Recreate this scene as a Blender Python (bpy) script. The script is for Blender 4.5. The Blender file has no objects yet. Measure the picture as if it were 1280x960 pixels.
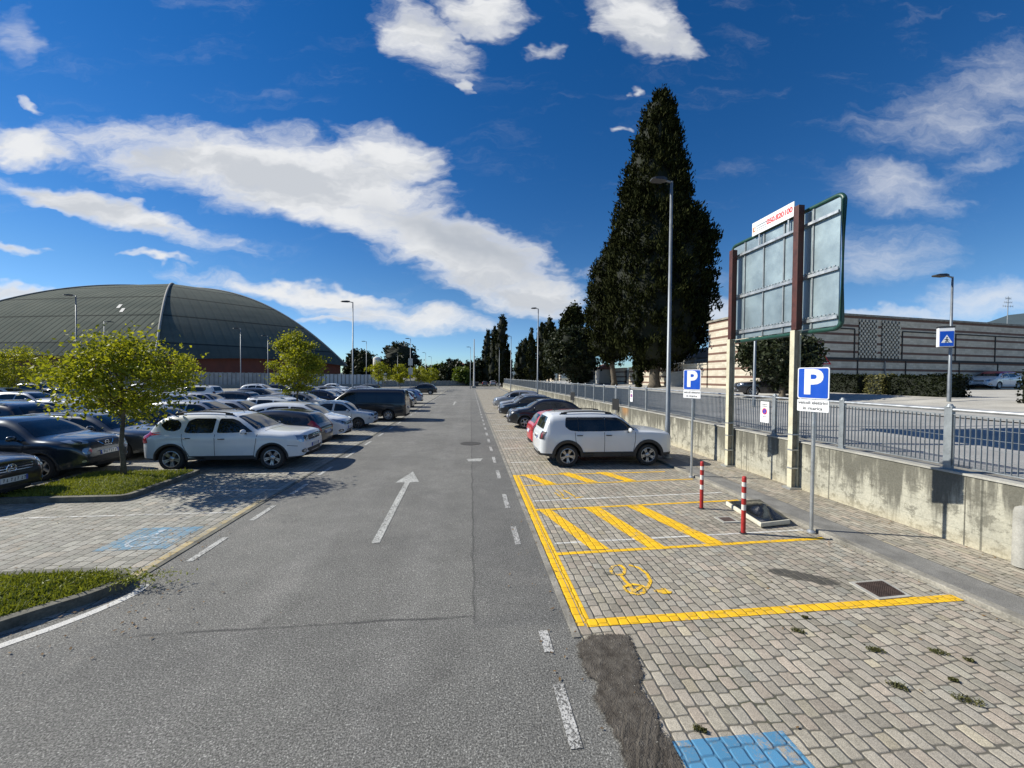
import bpy, bmesh, math, random
import numpy as np
from mathutils import Vector, Matrix
from mathutils.bvhtree import BVHTree
random.seed(7); RNG = np.random.default_rng(11)
sc = bpy.context.scene
COL = sc.collection
rad = math.radians
# ------------------------------------------------------------------ survey helpers: camera calibration -> metric ground positions
CAM_H = 2.75
R_CAM = Matrix.Rotation(rad(-6.2), 3, 'Z') @ Matrix.Rotation(rad(90 - 1.06), 3, 'X') @ Matrix.Rotation(rad(.5), 3, 'Z')
def ray(px, py): return R_CAM @ Vector(((px - 640) / 480., -(py - 480) / 480., -1))
def G(px, py, z=0.):
    d = ray(px, py); t = (z - CAM_H) / d.z
    return (d.x * t, d.y * t)
def at(px, dep):
    d = ray(px, 471); return (d.x * dep, d.y * dep)
def zat(px, py, dep): return CAM_H + ray(px, py).z * dep
# ------------------------------------------------------------------ object helpers
def tag(o, label=None, cat=None, group=None, kind=None):
    if label: o['label'] = label
    if cat: o['category'] = cat
    if group: o['group'] = group
    if kind: o['kind'] = kind
    return o
def empty(name, loc=(0, 0, 0), rz=0, label=None, cat=None, group=None):
    o = bpy.data.objects.new(name, None); COL.objects.link(o)
    o.location = loc; o.rotation_euler = (0, 0, rz); o.empty_display_size = .2
    return tag(o, label, cat, group)
class MB:
    """collects geometry, builds ONE mesh object"""
    def __init__(s): s.v = []; s.f = []; s.m = []
    def add(s, vs, fs, mi=0):
        n = len(s.v); s.v += [tuple(v) for v in vs]; s.f += [tuple(i + n for i in f) for f in fs]; s.m += [mi] * len(fs); return s
    def box(s, x0, x1, y0, y1, z0, z1, mi=0, rz=0, c=None):
        vs = [(x, y, z) for z in (z0, z1) for y in (y0, y1) for x in (x0, x1)]
        if rz:
            cx, cy = c if c else ((x0 + x1) / 2, (y0 + y1) / 2); cs, sn = math.cos(rz), math.sin(rz)
            vs = [(cx + (x - cx) * cs - (y - cy) * sn, cy + (x - cx) * sn + (y - cy) * cs, z) for x, y, z in vs]
        return s.add(vs, [(0, 2, 3, 1), (4, 5, 7, 6), (0, 1, 5, 4), (2, 6, 7, 3), (0, 4, 6, 2), (1, 3, 7, 5)], mi)
    def tube(s, pts, r, n=10, mi=0, cap=True):
        pts = [Vector(p) for p in pts]; rs = r if isinstance(r, (list, tuple)) else [r] * len(pts)
        vs = []; up = None
        for i, p in enumerate(pts):
            t = (pts[min(i + 1, len(pts) - 1)] - pts[max(i - 1, 0)]).normalized()
            if up is None: up = Vector((0, 0, 1)) if abs(t.z) < .9 else Vector((1, 0, 0))
            a = t.cross(up).normalized(); b = t.cross(a).normalized(); up = -(t.cross(a)).normalized() if False else up
            for k in range(n):
                q = 2 * math.pi * k / n
                vs.append(p + (a * math.cos(q) + b * math.sin(q)) * rs[i])
        fs = []
        for i in range(len(pts) - 1):
            for k in range(n):
                k2 = (k + 1) % n
                fs.append((i * n + k, i * n + k2, (i + 1) * n + k2, (i + 1) * n + k))
        if cap:
            fs.append(tuple(range(n))[::-1]); fs.append(tuple((len(pts) - 1) * n + k for k in range(n)))
        return s.add(vs, fs, mi)
    def poly(s, pts, z0, z1, mi=0):
        n = len(pts)
        vs = [(x, y, z0) for x, y in pts] + [(x, y, z1) for x, y in pts]
        return s.add(vs, [tuple(range(n))[::-1], tuple(range(n, 2 * n))] + [(i, (i + 1) % n, n + (i + 1) % n, n + i) for i in range(n)], mi)
    def lathe(s, prof, n=28, axis='Z', c=(0, 0, 0), mi=0):
        vs = []
        for r, h in prof:
            for k in range(n):
                q = 2 * math.pi * k / n
                if axis == 'Z': vs.append((c[0] + r * math.cos(q), c[1] + r * math.sin(q), c[2] + h))
                else: vs.append((c[0] + r * math.cos(q), c[1] + h, c[2] + r * math.sin(q)))
        fs = []
        for i in range(len(prof) - 1):
            for k in range(n):
                k2 = (k + 1) % n; fs.append((i * n + k, i * n + k2, (i + 1) * n + k2, (i + 1) * n + k))
        return s.add(vs, fs, mi)
    def build(s, name, mats, parent=None, smooth=False, bevel=0, fixn=True):
        me = bpy.data.meshes.new(name); me.from_pydata(s.v, [], s.f); me.update()
        if not isinstance(mats, (list, tuple)): mats = [mats]
        for m in mats: me.materials.append(m)
        if len(mats) > 1: me.polygons.foreach_set('material_index', s.m)
        if fixn or bevel:
            bm = bmesh.new(); bm.from_mesh(me)
            if fixn: bmesh.ops.recalc_face_normals(bm, faces=bm.faces)
            if bevel: bmesh.ops.bevel(bm, geom=[e for e in bm.edges if e.calc_face_angle(0) > .5], offset=bevel, segments=2, affect='EDGES', profile=.6)
            bm.to_mesh(me); bm.free()
        if smooth:
            me.polygons.foreach_set('use_smooth', [True] * len(me.polygons))
            if smooth is not True: me.set_sharp_from_angle(angle=rad(smooth))
        o = bpy.data.objects.new(name, me); COL.objects.link(o); o.parent = parent
        return o
def children(o): return [c for c in bpy.data.objects if c.parent == o]
KIDS = {}
def freeze(o):
    """remember the family of a finished thing so that it can be copied fast"""
    KIDS[o.name] = [(c, [g for g in bpy.data.objects if g.parent == c]) for c in bpy.data.objects if c.parent == o]
def copy_tree(o, loc, rz, label, group, paint=None, slim=False):
    r = o.copy(); COL.objects.link(r); r.location = loc; r.rotation_euler = (0, 0, rz)
    r['label'] = label; r['group'] = group
    for c, gs in KIDS[o.name]:
        base = c.name.split('.')[0]
        if slim and base in ('door_seam', 'door_handle', 'fog_light', 'badge'): continue
        d = c.copy(); COL.objects.link(d); d.parent = r
        for g in gs:
            h = g.copy(); COL.objects.link(h); h.parent = d
    if paint: repaint(r, paint)
    return r
# ------------------------------------------------------------------ materials
class NT:
    def __init__(s, tree): s.t = tree; s.n = tree.nodes; s.l = tree.links
    def new(s, typ, **kw):
        n = s.n.new(typ)
        for k, v in kw.items(): setattr(n, k, v)
        return n
    def put(s, sock, v):
        if v is None: return
        if isinstance(v, bpy.types.NodeSocket): s.l.new(v, sock)
        elif isinstance(v, bpy.types.Node): s.l.new(v.outputs[0], sock)
        else:
            if isinstance(v, (tuple, list)) and len(v) == 3 and sock.type == 'RGBA': v = (*v, 1)
            sock.default_value = v
    def m(s, op, a, b=None, c=None, clamp=False):
        n = s.new('ShaderNodeMath', operation=op, use_clamp=clamp)
        s.put(n.inputs[0], a); s.put(n.inputs[1], b); s.put(n.inputs[2], c); return n.outputs[0]
    def mix(s, f, a, b, typ='MIX'):
        n = s.new('ShaderNodeMix', data_type='RGBA', blend_type=typ)
        s.put(n.inputs[0], f); s.put(n.inputs[6], a); s.put(n.inputs[7], b); return n.outputs[2]
    def ramp(s, f, stops, interp='LINEAR'):
        n = s.new('ShaderNodeValToRGB'); n.color_ramp.interpolation = interp
        e = n.color_ramp.elements
        while len(e) < len(stops): e.new(.5)
        for q, (p, c) in zip(e, stops): q.position = p; q.color = (*c, 1) if isinstance(c, (tuple, list)) else (c, c, c, 1)
        s.put(n.inputs[0], f); return n.outputs[0]
    def sstep(s, v, a, b):
        n = s.new('ShaderNodeMapRange', interpolation_type='SMOOTHSTEP'); s.put(n.inputs[0], v); n.inputs[1].default_value = a; n.inputs[2].default_value = b; return n.outputs[0]
    def noise(s, vec, scale, detail=3, rough=.55, dim='3D', out=0, dist=0):
        n = s.new('ShaderNodeTexNoise', noise_dimensions=dim); s.put(n.inputs['Vector'], vec)
        n.inputs['Scale'].default_value = scale; n.inputs['Detail'].default_value = detail; n.inputs['Roughness'].default_value = rough; n.inputs['Distortion'].default_value = dist
        return n.outputs[out]
    def vor(s, vec, scale, feat='F1', out='Distance'):
        n = s.new('ShaderNodeTexVoronoi', feature=feat); s.put(n.inputs['Vector'], vec); n.inputs['Scale'].default_value = scale; return n.outputs[out]
    def pos(s): return s.new('ShaderNodeNewGeometry').outputs['Position']
    def obj(s): return s.new('ShaderNodeTexCoord').outputs['Object']
    def sep(s, v):
        n = s.new('ShaderNodeSeparateXYZ'); s.put(n.inputs[0], v); return n.outputs
    def comb(s, x, y, z):
        n = s.new('ShaderNodeCombineXYZ'); s.put(n.inputs[0], x); s.put(n.inputs[1], y); s.put(n.inputs[2], z); return n.outputs[0]
    def scl(s, v, k):
        n = s.new('ShaderNodeVectorMath', operation='MULTIPLY'); s.put(n.inputs[0], v); n.inputs[1].default_value = k; return n.outputs[0]
    def bump(s, h, strength=.3, dist=.01, nrm=None):
        n = s.new('ShaderNodeBump'); s.put(n.inputs['Height'], h); n.inputs['Strength'].default_value = strength; n.inputs['Distance'].default_value = dist
        if nrm is not None: s.put(n.inputs['Normal'], nrm)
        return n.outputs[0]
def mat(name, color=(.5, .5, .5), rough=.6, metal=0, coat=0, spec=.5, fn=None, crough=.03):
    m = bpy.data.materials.new(name); m.use_nodes = True
    b = m.node_tree.nodes['Principled BSDF']; t = NT(m.node_tree)
    b.inputs['Base Color'].default_value = (*color, 1); b.inputs['Roughness'].default_value = rough; b.inputs['Metallic'].default_value = metal
    b.inputs['Coat Weight'].default_value = coat; b.inputs['Coat Roughness'].default_value = crough; b.inputs['Specular IOR Level'].default_value = spec
    if fn: fn(t, b)
    return m
def varied(name, color, rough=.6, metal=0, amt=.25, scale=3, bump=0, bscale=40, fine=.1, tint=None, coat=0, spec=.5, bdist=.004):
    """base colour broken up by large and fine noise"""
    def fn(t, b):
        p = t.obj(); n1 = t.noise(p, scale, 4, .6); n2 = t.noise(p, bscale, 2, .6)
        dark = tuple(c * (1 - amt) for c in color); light = tint if tint else tuple(min(1, c * (1 + amt)) for c in color)
        c = t.ramp(n1, [(.3, dark), (.7, light)])
        c = t.mix(1.0, c, t.ramp(n2, [(.25, 1 - fine), (.75, 1 + fine)]), 'MULTIPLY')
        t.put(b.inputs['Base Color'], c)
        t.put(b.inputs['Roughness'], t.ramp(n1, [(.3, max(0, rough - .08)), (.7, min(1, rough + .08))]))
        if bump: t.put(b.inputs['Normal'], t.bump(n2, bump, bdist))
    return mat(name, color, rough, metal, coat, spec, fn)
M = {}
# -- asphalt
def f_asphalt(t, b, hook=None):
    p = t.pos(); x, y, z = t.sep(p)
    big = t.noise(p, .35, 4, .6); mid = t.noise(p, 2.2, 4, .65)
    ag = t.noise(p, 68, 2, .8); ag2 = t.vor(p, 105, out='Color'); agv = t.sep(ag2)[0]
    base = t.ramp(big, [(.25, (.142, .138, .125)), (.75, (.232, .226, .202))])
    # the newer darker strip next to the bays, and the patch joints
    wob = t.m('MULTIPLY', t.m('SUBTRACT', t.noise(p, 1.6, 3), .5), .12)
    xs = t.m('ADD', x, wob)
    strip = t.m('MULTIPLY', t.sstep(xs, .04, .09), t.sstep(y, 4.1, 4.2)); strip = t.m('MULTIPLY', strip, t.sstep(y, 60, 40))
    base = t.mix(t.m('MULTIPLY', strip, .32), base, (.095, .095, .092))
    near = t.sstep(t.m('ADD', y, t.m('MULTIPLY', x, -.02)), 4.45, 4.3)
    base = t.mix(t.m('MULTIPLY', near, .25), base, (.11, .11, .105))
    jy = t.m('ABSOLUTE', t.m('SUBTRACT', t.m('ADD', y, t.m('MULTIPLY', wob, .8)), 4.38))
    joint = t.m('MULTIPLY', t.sstep(jy, .035, .0), t.sstep(x, .15, -.1)); joint = t.m('MULTIPLY', joint, t.sstep(x, -4.2, -3.2))
    jx = t.m('MULTIPLY', t.sstep(t.m('ABSOLUTE', t.m('SUBTRACT', xs, .065)), .03, 0), t.sstep(y, 4.1, 4.3))
    oil = t.m('MULTIPLY', t.sstep(t.noise(p, 1.9, 5, .7), .60, .72), t.sstep(t.noise(p, .5, 2), .42, .6))
    base = t.mix(t.m('MULTIPLY', oil, .5), base, (.07, .066, .06))
    lane = t.m('ADD', t.sstep(t.m('ABSOLUTE', t.m('ADD', xs, .75)), .38, .1), t.sstep(t.m('ABSOLUTE', t.m('ADD', xs, 2.45)), .38, .1))
    base = t.mix(t.m('MULTIPLY', lane, t.m('MULTIPLY', mid, .22)), base, (.30, .29, .27))
    pale = t.sstep(t.noise(t.scl(p, (1, .35, 1)), .9, 5, .65), .55, .72)
    base = t.mix(t.m('MULTIPLY', pale, .28), base, (.30, .285, .255))
    joint = t.m('MAXIMUM', t.m('MULTIPLY', joint, t.sstep(mid, .3, .55)), t.m('MULTIPLY', jx, .7))
    base = t.mix(t.m('MULTIPLY', joint, .75), base, (.03, .03, .03))
    # dusty pale wear beside the kerbs and in the wheel tracks
    dust = t.m('MULTIPLY', t.sstep(mid, .5, .75), t.sstep(t.m('ABSOLUTE', t.m('SUBTRACT', x, -3.9)), 1.0, .1))
    base = t.mix(t.m('MULTIPLY', dust, .45), base, (.24, .22, .19))
    dust2 = t.m('MULTIPLY', t.sstep(t.noise(p, 1.1, 4, .65), .48, .7), t.sstep(x, -.3, 1.0))
    base = t.mix(t.m('MULTIPLY', dust2, .4), base, (.20, .19, .17))
    c = t.mix(1, base, t.ramp(ag, [(.34, .30), (.5, .92), (.66, 1.9)]), 'MULTIPLY')
    c = t.mix(1, c, t.ramp(agv, [(0, .72), (.85, 1.05), (1, 1.8)]), 'MULTIPLY')
    c = t.mix(1, c, t.ramp(mid, [(.25, .86), (.75, 1.12)]), 'MULTIPLY')
    if hook: c = hook(t, c, p, ag, mid)
    t.put(b.inputs['Base Color'], c)
    t.put(b.inputs['Normal'], t.bump(t.m('ADD', ag, t.m('MULTIPLY', agv, .5)), .9, .008))
M['asphalt'] = mat('asphalt', rough=.86, fn=f_asphalt)
M['upper_asphalt'] = varied('upper_asphalt', (.30, .295, .28), .88, amt=.2, scale=.5, bump=.5, bscale=60, fine=.25)
M['ground'] = varied('dry_ground', (.13, .125, .085), .95, amt=.35, scale=.15, bump=.3, bscale=5, fine=.2)
# -- block paving: courses along Y, rows stacked in X, block length varied from row to row
def pavers(name, w=.165, L=.215, tints=None, mortar=(.12, .11, .088), swap=False, dirt=.35, pave=None, over=None):
    def fn(t, b):
        p = t.pos(); x, y, z = t.sep(p)
        if swap: x, y = y, x
        px_ = t.m('ADD', x, t.m('MULTIPLY', t.m('SUBTRACT', t.noise(p, 5, 2), .5), .035))
        r = t.m('DIVIDE', px_, w); row = t.m('FLOOR', r); fr = t.m('FRACT', r)
        wn = t.new('ShaderNodeTexWhiteNoise', noise_dimensions='1D'); t.put(wn.inputs['W'], row); rv = wn.outputs[0]
        warp = t.noise(t.comb(t.m('MULTIPLY', row, 7.3), t.m('MULTIPLY', y, 2.2), 0), 1, 1)
        yy = t.m('ADD', t.m('DIVIDE', t.m('ADD', y, t.m('MULTIPLY', warp, .30)), L), t.m('MULTIPLY', rv, 5))
        yy = t.m('ADD', yy, t.m('MULTIPLY', t.m('SUBTRACT', t.noise(p, 9, 1), .5), .12))
        cell = t.m('FLOOR', yy); fy = t.m('FRACT', yy)
        w2 = t.new('ShaderNodeTexWhiteNoise', noise_dimensions='3D'); t.put(w2.inputs['Vector'], t.comb(row, cell, 3.7)); cv = w2.outputs[0]; cc = t.sep(w2.outputs[1])
        dx = t.m('MULTIPLY', t.m('MINIMUM', fr, t.m('SUBTRACT', 1, fr)), w); dy = t.m('MULTIPLY', t.m('MINIMUM', fy, t.m('SUBTRACT', 1, fy)), L)
        # rounded corners: distance field of a rounded box
        rr = .026
        qx = t.m('MAXIMUM', t.m('SUBTRACT', rr, dx), 0); qy = t.m('MAXIMUM', t.m('SUBTRACT', rr, dy), 0)
        dd = t.m('SUBTRACT', rr, t.m('SQRT', t.m('ADD', t.m('MULTIPLY', qx, qx), t.m('MULTIPLY', qy, qy))))
        gap = t.m('ADD', .0015, t.m('MULTIPLY', t.noise(p, 14, 2), .006))
        edge = t.sstep(t.m('SUBTRACT', dd, gap), -.002, .004)
        grit = t.noise(p, 150, 2, .8); med = t.noise(p, 20, 3, .6); big = t.noise(p, .7, 4, .65)
        col = t.mix(1, t.ramp(cv, tints), (.90, .875, .835), 'MULTIPLY')
        col = t.mix(1, col, t.ramp(cc[1], [(0, .78), (.6, 1.0), (1, 1.16)]), 'MULTIPLY')
        col = t.mix(1, col, t.ramp(grit, [(.3, .58), (.5, 1), (.7, 1.45)]), 'MULTIPLY')
        col = t.mix(1, col, t.ramp(med, [(.25, .84), (.75, 1.1)]), 'MULTIPLY')
        col = t.mix(t.m('MULTIPLY', t.sstep(big, .42, .72), dirt), col, (.17, .15, .12))
        spots = t.m('MULTIPLY', t.sstep(t.noise(p, 3.3, 3, .7), .66, .74), .6)
        col = t.mix(spots, col, (.08, .075, .06))
        moss = t.sstep(t.noise(p, 1.4, 3), .5, .75)
        mc = t.mix(moss, mortar, (.055, .06, .03))
        if pave: col = pave(t, col, p, grit, med)
        if over:
            k, pc = over(t, p, grit, med, cc); mc = t.mix(t.m('MULTIPLY', k, .95), mc, tuple(q * .74 for q in pc)); col = t.mix(k, col, t.mix(1, pc, t.ramp(cc[0], [(0, .86), (1, 1.06)]), 'MULTIPLY'))
        col = t.mix(edge, mc, col)
        t.put(b.inputs['Base Color'], col)
        h = t.m('ADD', t.m('MULTIPLY', t.sstep(dd, 0, .016), .7), t.m('ADD', t.m('MULTIPLY', grit, .12), t.m('MULTIPLY', cc[2], .18)))
        t.put(b.inputs['Normal'], t.bump(h, .85, .012))
    return mat(name, rough=.85, fn=fn, spec=.35)
T_MIX = [(0, (.36, .335, .28)), (.3, (.45, .42, .35)), (.5, (.40, .375, .325)), (.64, (.44, .385, .32)), (.78, (.42, .38, .32)), (.9, (.35, .35, .31)), (1, (.49, .44, .33))]
T_GRN = [(0, (.31, .315, .28)), (.4, (.38, .375, .335)), (.8, (.35, .345, .315)), (1, (.41, .38, .325))]
def stains(t, col, p, grit, med):
    x, y, z = t.sep(p)
    def blob(cx, cy, rx, ry, rot, k=.35):
        c, s = math.cos(rot), math.sin(rot)
        dx = t.m('SUBTRACT', x, cx); dy = t.m('SUBTRACT', y, cy)
        u = t.m('DIVIDE', t.m('ADD', t.m('MULTIPLY', dx, c), t.m('MULTIPLY', dy, s)), rx)
        v = t.m('DIVIDE', t.m('SUBTRACT', t.m('MULTIPLY', dy, c), t.m('MULTIPLY', dx, s)), ry)
        r = t.m('SQRT', t.m('ADD', t.m('MULTIPLY', u, u), t.m('MULTIPLY', v, v)))
        return t.sstep(t.m('ADD', r, t.m('MULTIPLY', t.m('SUBTRACT', t.noise(p, 6, 3, .7), .5), 1.0)), 1.0, .75)
    k = t.m('MULTIPLY', blob(4.62, 4.83, .50, .16, -.55), .92)
    k = t.m('MAXIMUM', k, t.m('MULTIPLY', blob(1.95, 5.15, .09, .05, -.3), .6))
    return t.mix(k, col, (.055, .052, .045))
M['pavers'] = pavers('block_paving', w=.120, L=.155, tints=T_MIX, pave=stains)
M['pavers_left'] = pavers('old_block_paving', w=.165, L=.19, tints=T_GRN, dirt=.3)
M['pavers_walk'] = pavers('walk_paving', w=.11, L=.22, tints=T_MIX, dirt=.45)
def over_paint(col, wear):
    """paint lying on the blocks: the paving shows through where it has worn away"""
    def f(t, p, grit, med, cc):
        n = t.noise(p, 22, 4, .75); n2 = t.noise(p, 1.8, 3)
        v = t.m('ADD', t.m('ADD', t.m('MULTIPLY', n, .6), t.m('MULTIPLY', grit, .4)), t.m('MULTIPLY', n2, .35))
        v = t.m('ADD', v, t.m('MULTIPLY', t.m('SUBTRACT', cc[2], .5), .10))
        return t.sstep(v, wear, wear + .13), col
    return f
def on_asphalt(name, col, wear):
    def hook(t, c, p, ag, mid):
        n = t.noise(p, 22, 4, .75); v = t.m('ADD', t.m('ADD', t.m('MULTIPLY', n, .5), t.m('MULTIPLY', ag, .6)), t.m('MULTIPLY', mid, .25))
        return t.mix(t.sstep(v, wear, wear + .12), c, col)
    return mat(name, rough=.8, fn=lambda t, b: f_asphalt(t, b, hook))
M['white_line'] = on_asphalt('worn_white_paint', (.54, .54, .50), .585)
M['white_dash_worn'] = on_asphalt('very_worn_white_paint', (.54, .53, .50), .60)
M['white_verge_line'] = on_asphalt('verge_white_paint', (.62, .61, .57), .50)
R_ = dict(w=.120, L=.155, tints=T_MIX); L_ = dict(w=.165, L=.19, tints=T_GRN, dirt=.3)
M['white_faint'] = pavers('faint_white_paint', over=over_paint((.64, .63, .58), .52), **R_)
M['white_faint_left'] = pavers('faint_white_paint_left', over=over_paint((.58, .57, .53), .58), **L_)
M['yellow_line'] = pavers('yellow_paint', over=over_paint((.84, .49, .014), .50), **R_)
M['yellow_thin'] = pavers('thin_yellow_paint', over=over_paint((.84, .50, .02), .56), **R_)
M['blue_paint'] = pavers('blue_paint', over=over_paint((.08, .25, .42), .56), **R_)
M['blue_paint_left'] = pavers('blue_paint_left', over=over_paint((.13, .28, .40), .62), **L_)
M['white_worn'] = pavers('worn_white_symbol', over=over_paint((.50, .56, .60), .62), pave=lambda t, c, p, g, m_: t.mix(.6, c, (.13, .28, .40)), **L_)
M['pale_yellow'] = pavers('pale_yellow_paint', over=over_paint((.47, .37, .18), .60), **L_)
# -- concrete
def f_wall(t, b):
    p = t.pos(); x, y, z = t.sep(p)
    stretch = t.comb(t.m('MULTIPLY', x, 3), t.m('MULTIPLY', y, 3.2), t.m('MULTIPLY', z, .35))
    streak = t.noise(stretch, 1.3, 5, .7); blot = t.noise(p, 1.5, 5, .7); fine = t.noise(p, 30, 4, .7); band = t.noise(t.comb(x, t.m('MULTIPLY', y, .15), t.m('MULTIPLY', z, 2.2)), 2, 3)
    col = t.ramp(blot, [(.2, (.28, .27, .22)), (.5, (.41, .395, .32)), (.8, (.52, .50, .40))])
    hz = t.sstep(z, .1, 1.25)                                   # damp comes down from the coping, so stains are densest at the top
    st = t.sstep(t.m('ADD', t.m('MULTIPLY', streak, 1.0), t.m('MULTIPLY', hz, .22)), .52, .72)
    col = t.mix(t.m('MULTIPLY', st, .84), col, (.088, .085, .07))
    b2 = t.m('MULTIPLY', t.sstep(t.noise(t.scl(p, (1, 1.3, 1.6)), 2.6, 6, .75), .50, .60), .72)
    col = t.mix(b2, col, (.13, .125, .10))
    col = t.mix(t.m('MULTIPLY', t.sstep(band, .55, .8), .3), col, (.16, .15, .12))
    col = t.mix(t.m('MULTIPLY', t.sstep(z, .35, .02), .5), col, (.50, .44, .30))
    rust = t.m('MULTIPLY', t.sstep(t.m('ABSOLUTE', t.m('SUBTRACT', y, 19.3)), .6, .1), t.sstep(z, .6, 1.1))
    col = t.mix(t.m('MULTIPLY', rust, .6), col, (.42, .20, .05))
    jt = t.m('ABSOLUTE', t.m('SUBTRACT', t.m('FRACT', t.m('DIVIDE', y, 2.6)), .5))
    col = t.mix(t.m('MULTIPLY', t.sstep(jt, .492, .497), .7), col, (.06, .06, .05))
    bd = t.m('ABSOLUTE', t.m('SUBTRACT', t.m('FRACT', t.m('DIVIDE', z, .3)), .5))
    col = t.mix(t.m('MULTIPLY', t.sstep(bd, .47, .49), .25), col, (.12, .12, .1))
    col = t.mix(1, col, t.ramp(fine, [(.25, .78), (.75, 1.15)]), 'MULTIPLY')
    t.put(b.inputs['Base Color'], col); t.put(b.inputs['Normal'], t.bump(t.m('ADD', fine, t.m('MULTIPLY', blot, 2)), .45, .012))
M['wall'] = mat('stained_concrete', rough=.9, fn=f_wall, spec=.25)
M['concrete'] = varied('concrete', (.36, .35, .31), .9, amt=.25, scale=2, bump=.4, bscale=45, fine=.15)
M['kerb'] = varied('kerb_stone', (.24, .225, .19), .9, amt=.4, scale=2.5, bump=.5, bscale=40, fine=.25)
M['kerb_dark'] = varied('mossy_kerb', (.13, .125, .10), .95, amt=.5, scale=3, bump=.5, bscale=40, fine=.3)
M['gravel'] = varied('exposed_gravel', (.19, .185, .17), .95, amt=.25, scale=3, bump=1, bscale=110, fine=.5)
def f_soil(t, b):
    p = t.pos(); n = t.noise(p, 9, 5, .75); g = t.vor(p, 60, out='Distance'); n3 = t.noise(p, 90, 2)
    X_, Y_, _z = t.sep(p); ru = t.noise(t.comb(t.m('ADD', t.m('MULTIPLY', X_, 4), t.m('ADD', t.m('MULTIPLY', Y_, -2.4), t.m('MULTIPLY', n, .5))), 0, 0), 4.5, 2)
    ru = t.m('MULTIPLY', ru, t.sstep(Y_, 3.2, 2.8))
    c = t.ramp(n, [(.35, (.045, .036, .026)), (.62, (.115, .10, .08)), (.75, (.2, .185, .16))])
    c = t.mix(t.sstep(ru, .5, .66), c, (.032, .027, .02))
    c = t.mix(t.m('MULTIPLY', t.sstep(t.noise(p, 70, 1), .74, .78), .8), c, (.5, .48, .42))
    t.put(b.inputs['Base Color'], c); t.put(b.inputs['Normal'], t.bump(t.m('ADD', t.m('ADD', n3, t.m('MULTIPLY', n, 2)), t.m('MULTIPLY', ru, 2)), .9, .015))
def f_soil2(t, b):
    f_soil(t, b); a = t.new('ShaderNodeAttribute', attribute_name='edge'); p = t.pos()
    v = t.m('ADD', a.outputs['Fac'], t.m('MULTIPLY', t.m('SUBTRACT', t.m('ADD', t.m('MULTIPLY', t.noise(p, 16, 5, .75), .6), t.m('MULTIPLY', t.noise(p, 90, 2), .4)), .5), 1.7))
    t.put(b.inputs['Alpha'], t.sstep(v, .42, .55))
M['soil'] = mat('damp_soil', rough=.9, fn=f_soil2)
# -- general
M['galv'] = varied('galvanised_steel', (.46, .48, .49), .42, .75, amt=.15, scale=6, fine=.08)
M['galv_post'] = varied('weathered_galvanised_steel', (.26, .285, .30), .5, .45, amt=.15, scale=5, fine=.08)
M['lamp_steel'] = varied('lamp_post_steel', (.20, .22, .24), .5, .55, amt=.15, scale=3, fine=.08)
M['darksteel'] = mat('dark_steel', (.035, .037, .04), .5, .3)
M['black'] = mat('black_plastic', (.018, .018, .019), .55)
M['clad'] = varied('grained_black_plastic', (.028, .029, .031), .62, amt=.12, scale=4, fine=.15, bscale=200, bump=.3, bdist=.001)
M['well'] = mat('wheel_well', (.008, .008, .008), .9)
M['rubber'] = varied('rubber', (.022, .022, .022), .8, amt=.2, scale=5, fine=.2)
def f_glass(t, b):
    p = t.obj(); n = t.noise(p, 2.2, 3); d = t.noise(p, 120, 2)
    t.put(b.inputs['Base Color'], t.ramp(n, [(.35, (.006, .008, .009)), (.6, (.016, .019, .021)), (.75, (.03, .034, .036))]))
    t.put(b.inputs['Roughness'], t.ramp(d, [(.3, .02), (.8, .06)]))
M['glass'] = mat('car_glass', rough=.03, coat=.1, spec=.55, fn=f_glass)
M['lens'] = mat('headlight_lens', (.36, .39, .42), .08, .55, coat=1)
M['lens_dark'] = mat('headlight_reflector', (.06, .065, .07), .15, .5, coat=1)
M['red_lens'] = mat('tail_light_lens', (.30, .008, .012), .12, 0, coat=1)
M['amber'] = mat('amber_lens', (.6, .2, .02), .15, coat=1)
M['chrome'] = mat('chrome', (.75, .76, .78), .12, 1)
M['alloy'] = varied('alloy_rim', (.42, .43, .45), .32, .8, amt=.1, scale=8, fine=.05)
M['dark_alloy'] = varied('dark_alloy_rim', (.09, .09, .095), .35, .7, amt=.1, scale=8, fine=.05)
M['seam'] = mat('panel_gap', (.012, .012, .012), .9)
M['plate'] = mat('number_plate_white', (.62, .62, .60), .45)
M['plate_blue'] = mat('number_plate_blue', (.02, .06, .35), .45)
M['sign_white'] = varied('sign_white', (.74, .75, .76), .4, amt=.05, scale=4, fine=.03)
M['sign_blue'] = varied('sign_blue', (.003, .07, .46), .35, amt=.08, scale=4, fine=.03)
M['panel_dark'] = mat('near_black_panel', (.010, .011, .012), .6)
M['ink'] = mat('black_ink', (.03, .03, .035), .6)
M['red_ink'] = mat('red_ink', (.62, .03, .035), .5)
M['red_paint'] = varied('red_bollard_paint', (.36, .022, .02), .5, amt=.2, scale=8, fine=.1)
M['white_paint'] = varied('white_bollard_paint', (.62, .60, .56), .5, amt=.12, scale=8, fine=.08)
def f_paint(col, flake):
    def fn(t, b):
        p = t.obj(); n = t.noise(p, 1.2, 3); d = t.noise(p, 14, 4, .7); x, y, z = t.sep(p)
        c = t.mix(1, col, t.ramp(n, [(.3, .93), (.7, 1.04)]), 'MULTIPLY')
        dust = t.m('MULTIPLY', t.m('MULTIPLY', t.sstep(z, .6, .2), t.sstep(d, .35, .75)), .22)
        c = t.mix(dust, c, (.16, .145, .12))
        t.put(b.inputs['Base Color'], c)
        t.put(b.inputs['Roughness'], t.m('ADD', flake, t.m('MULTIPLY', dust, .6)))
    return fn
def paint(name, col, metal=0., rough=.35):
    m = mat(name, col, rough, metal, coat=1, fn=f_paint(col, rough), crough=.04); return m
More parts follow.
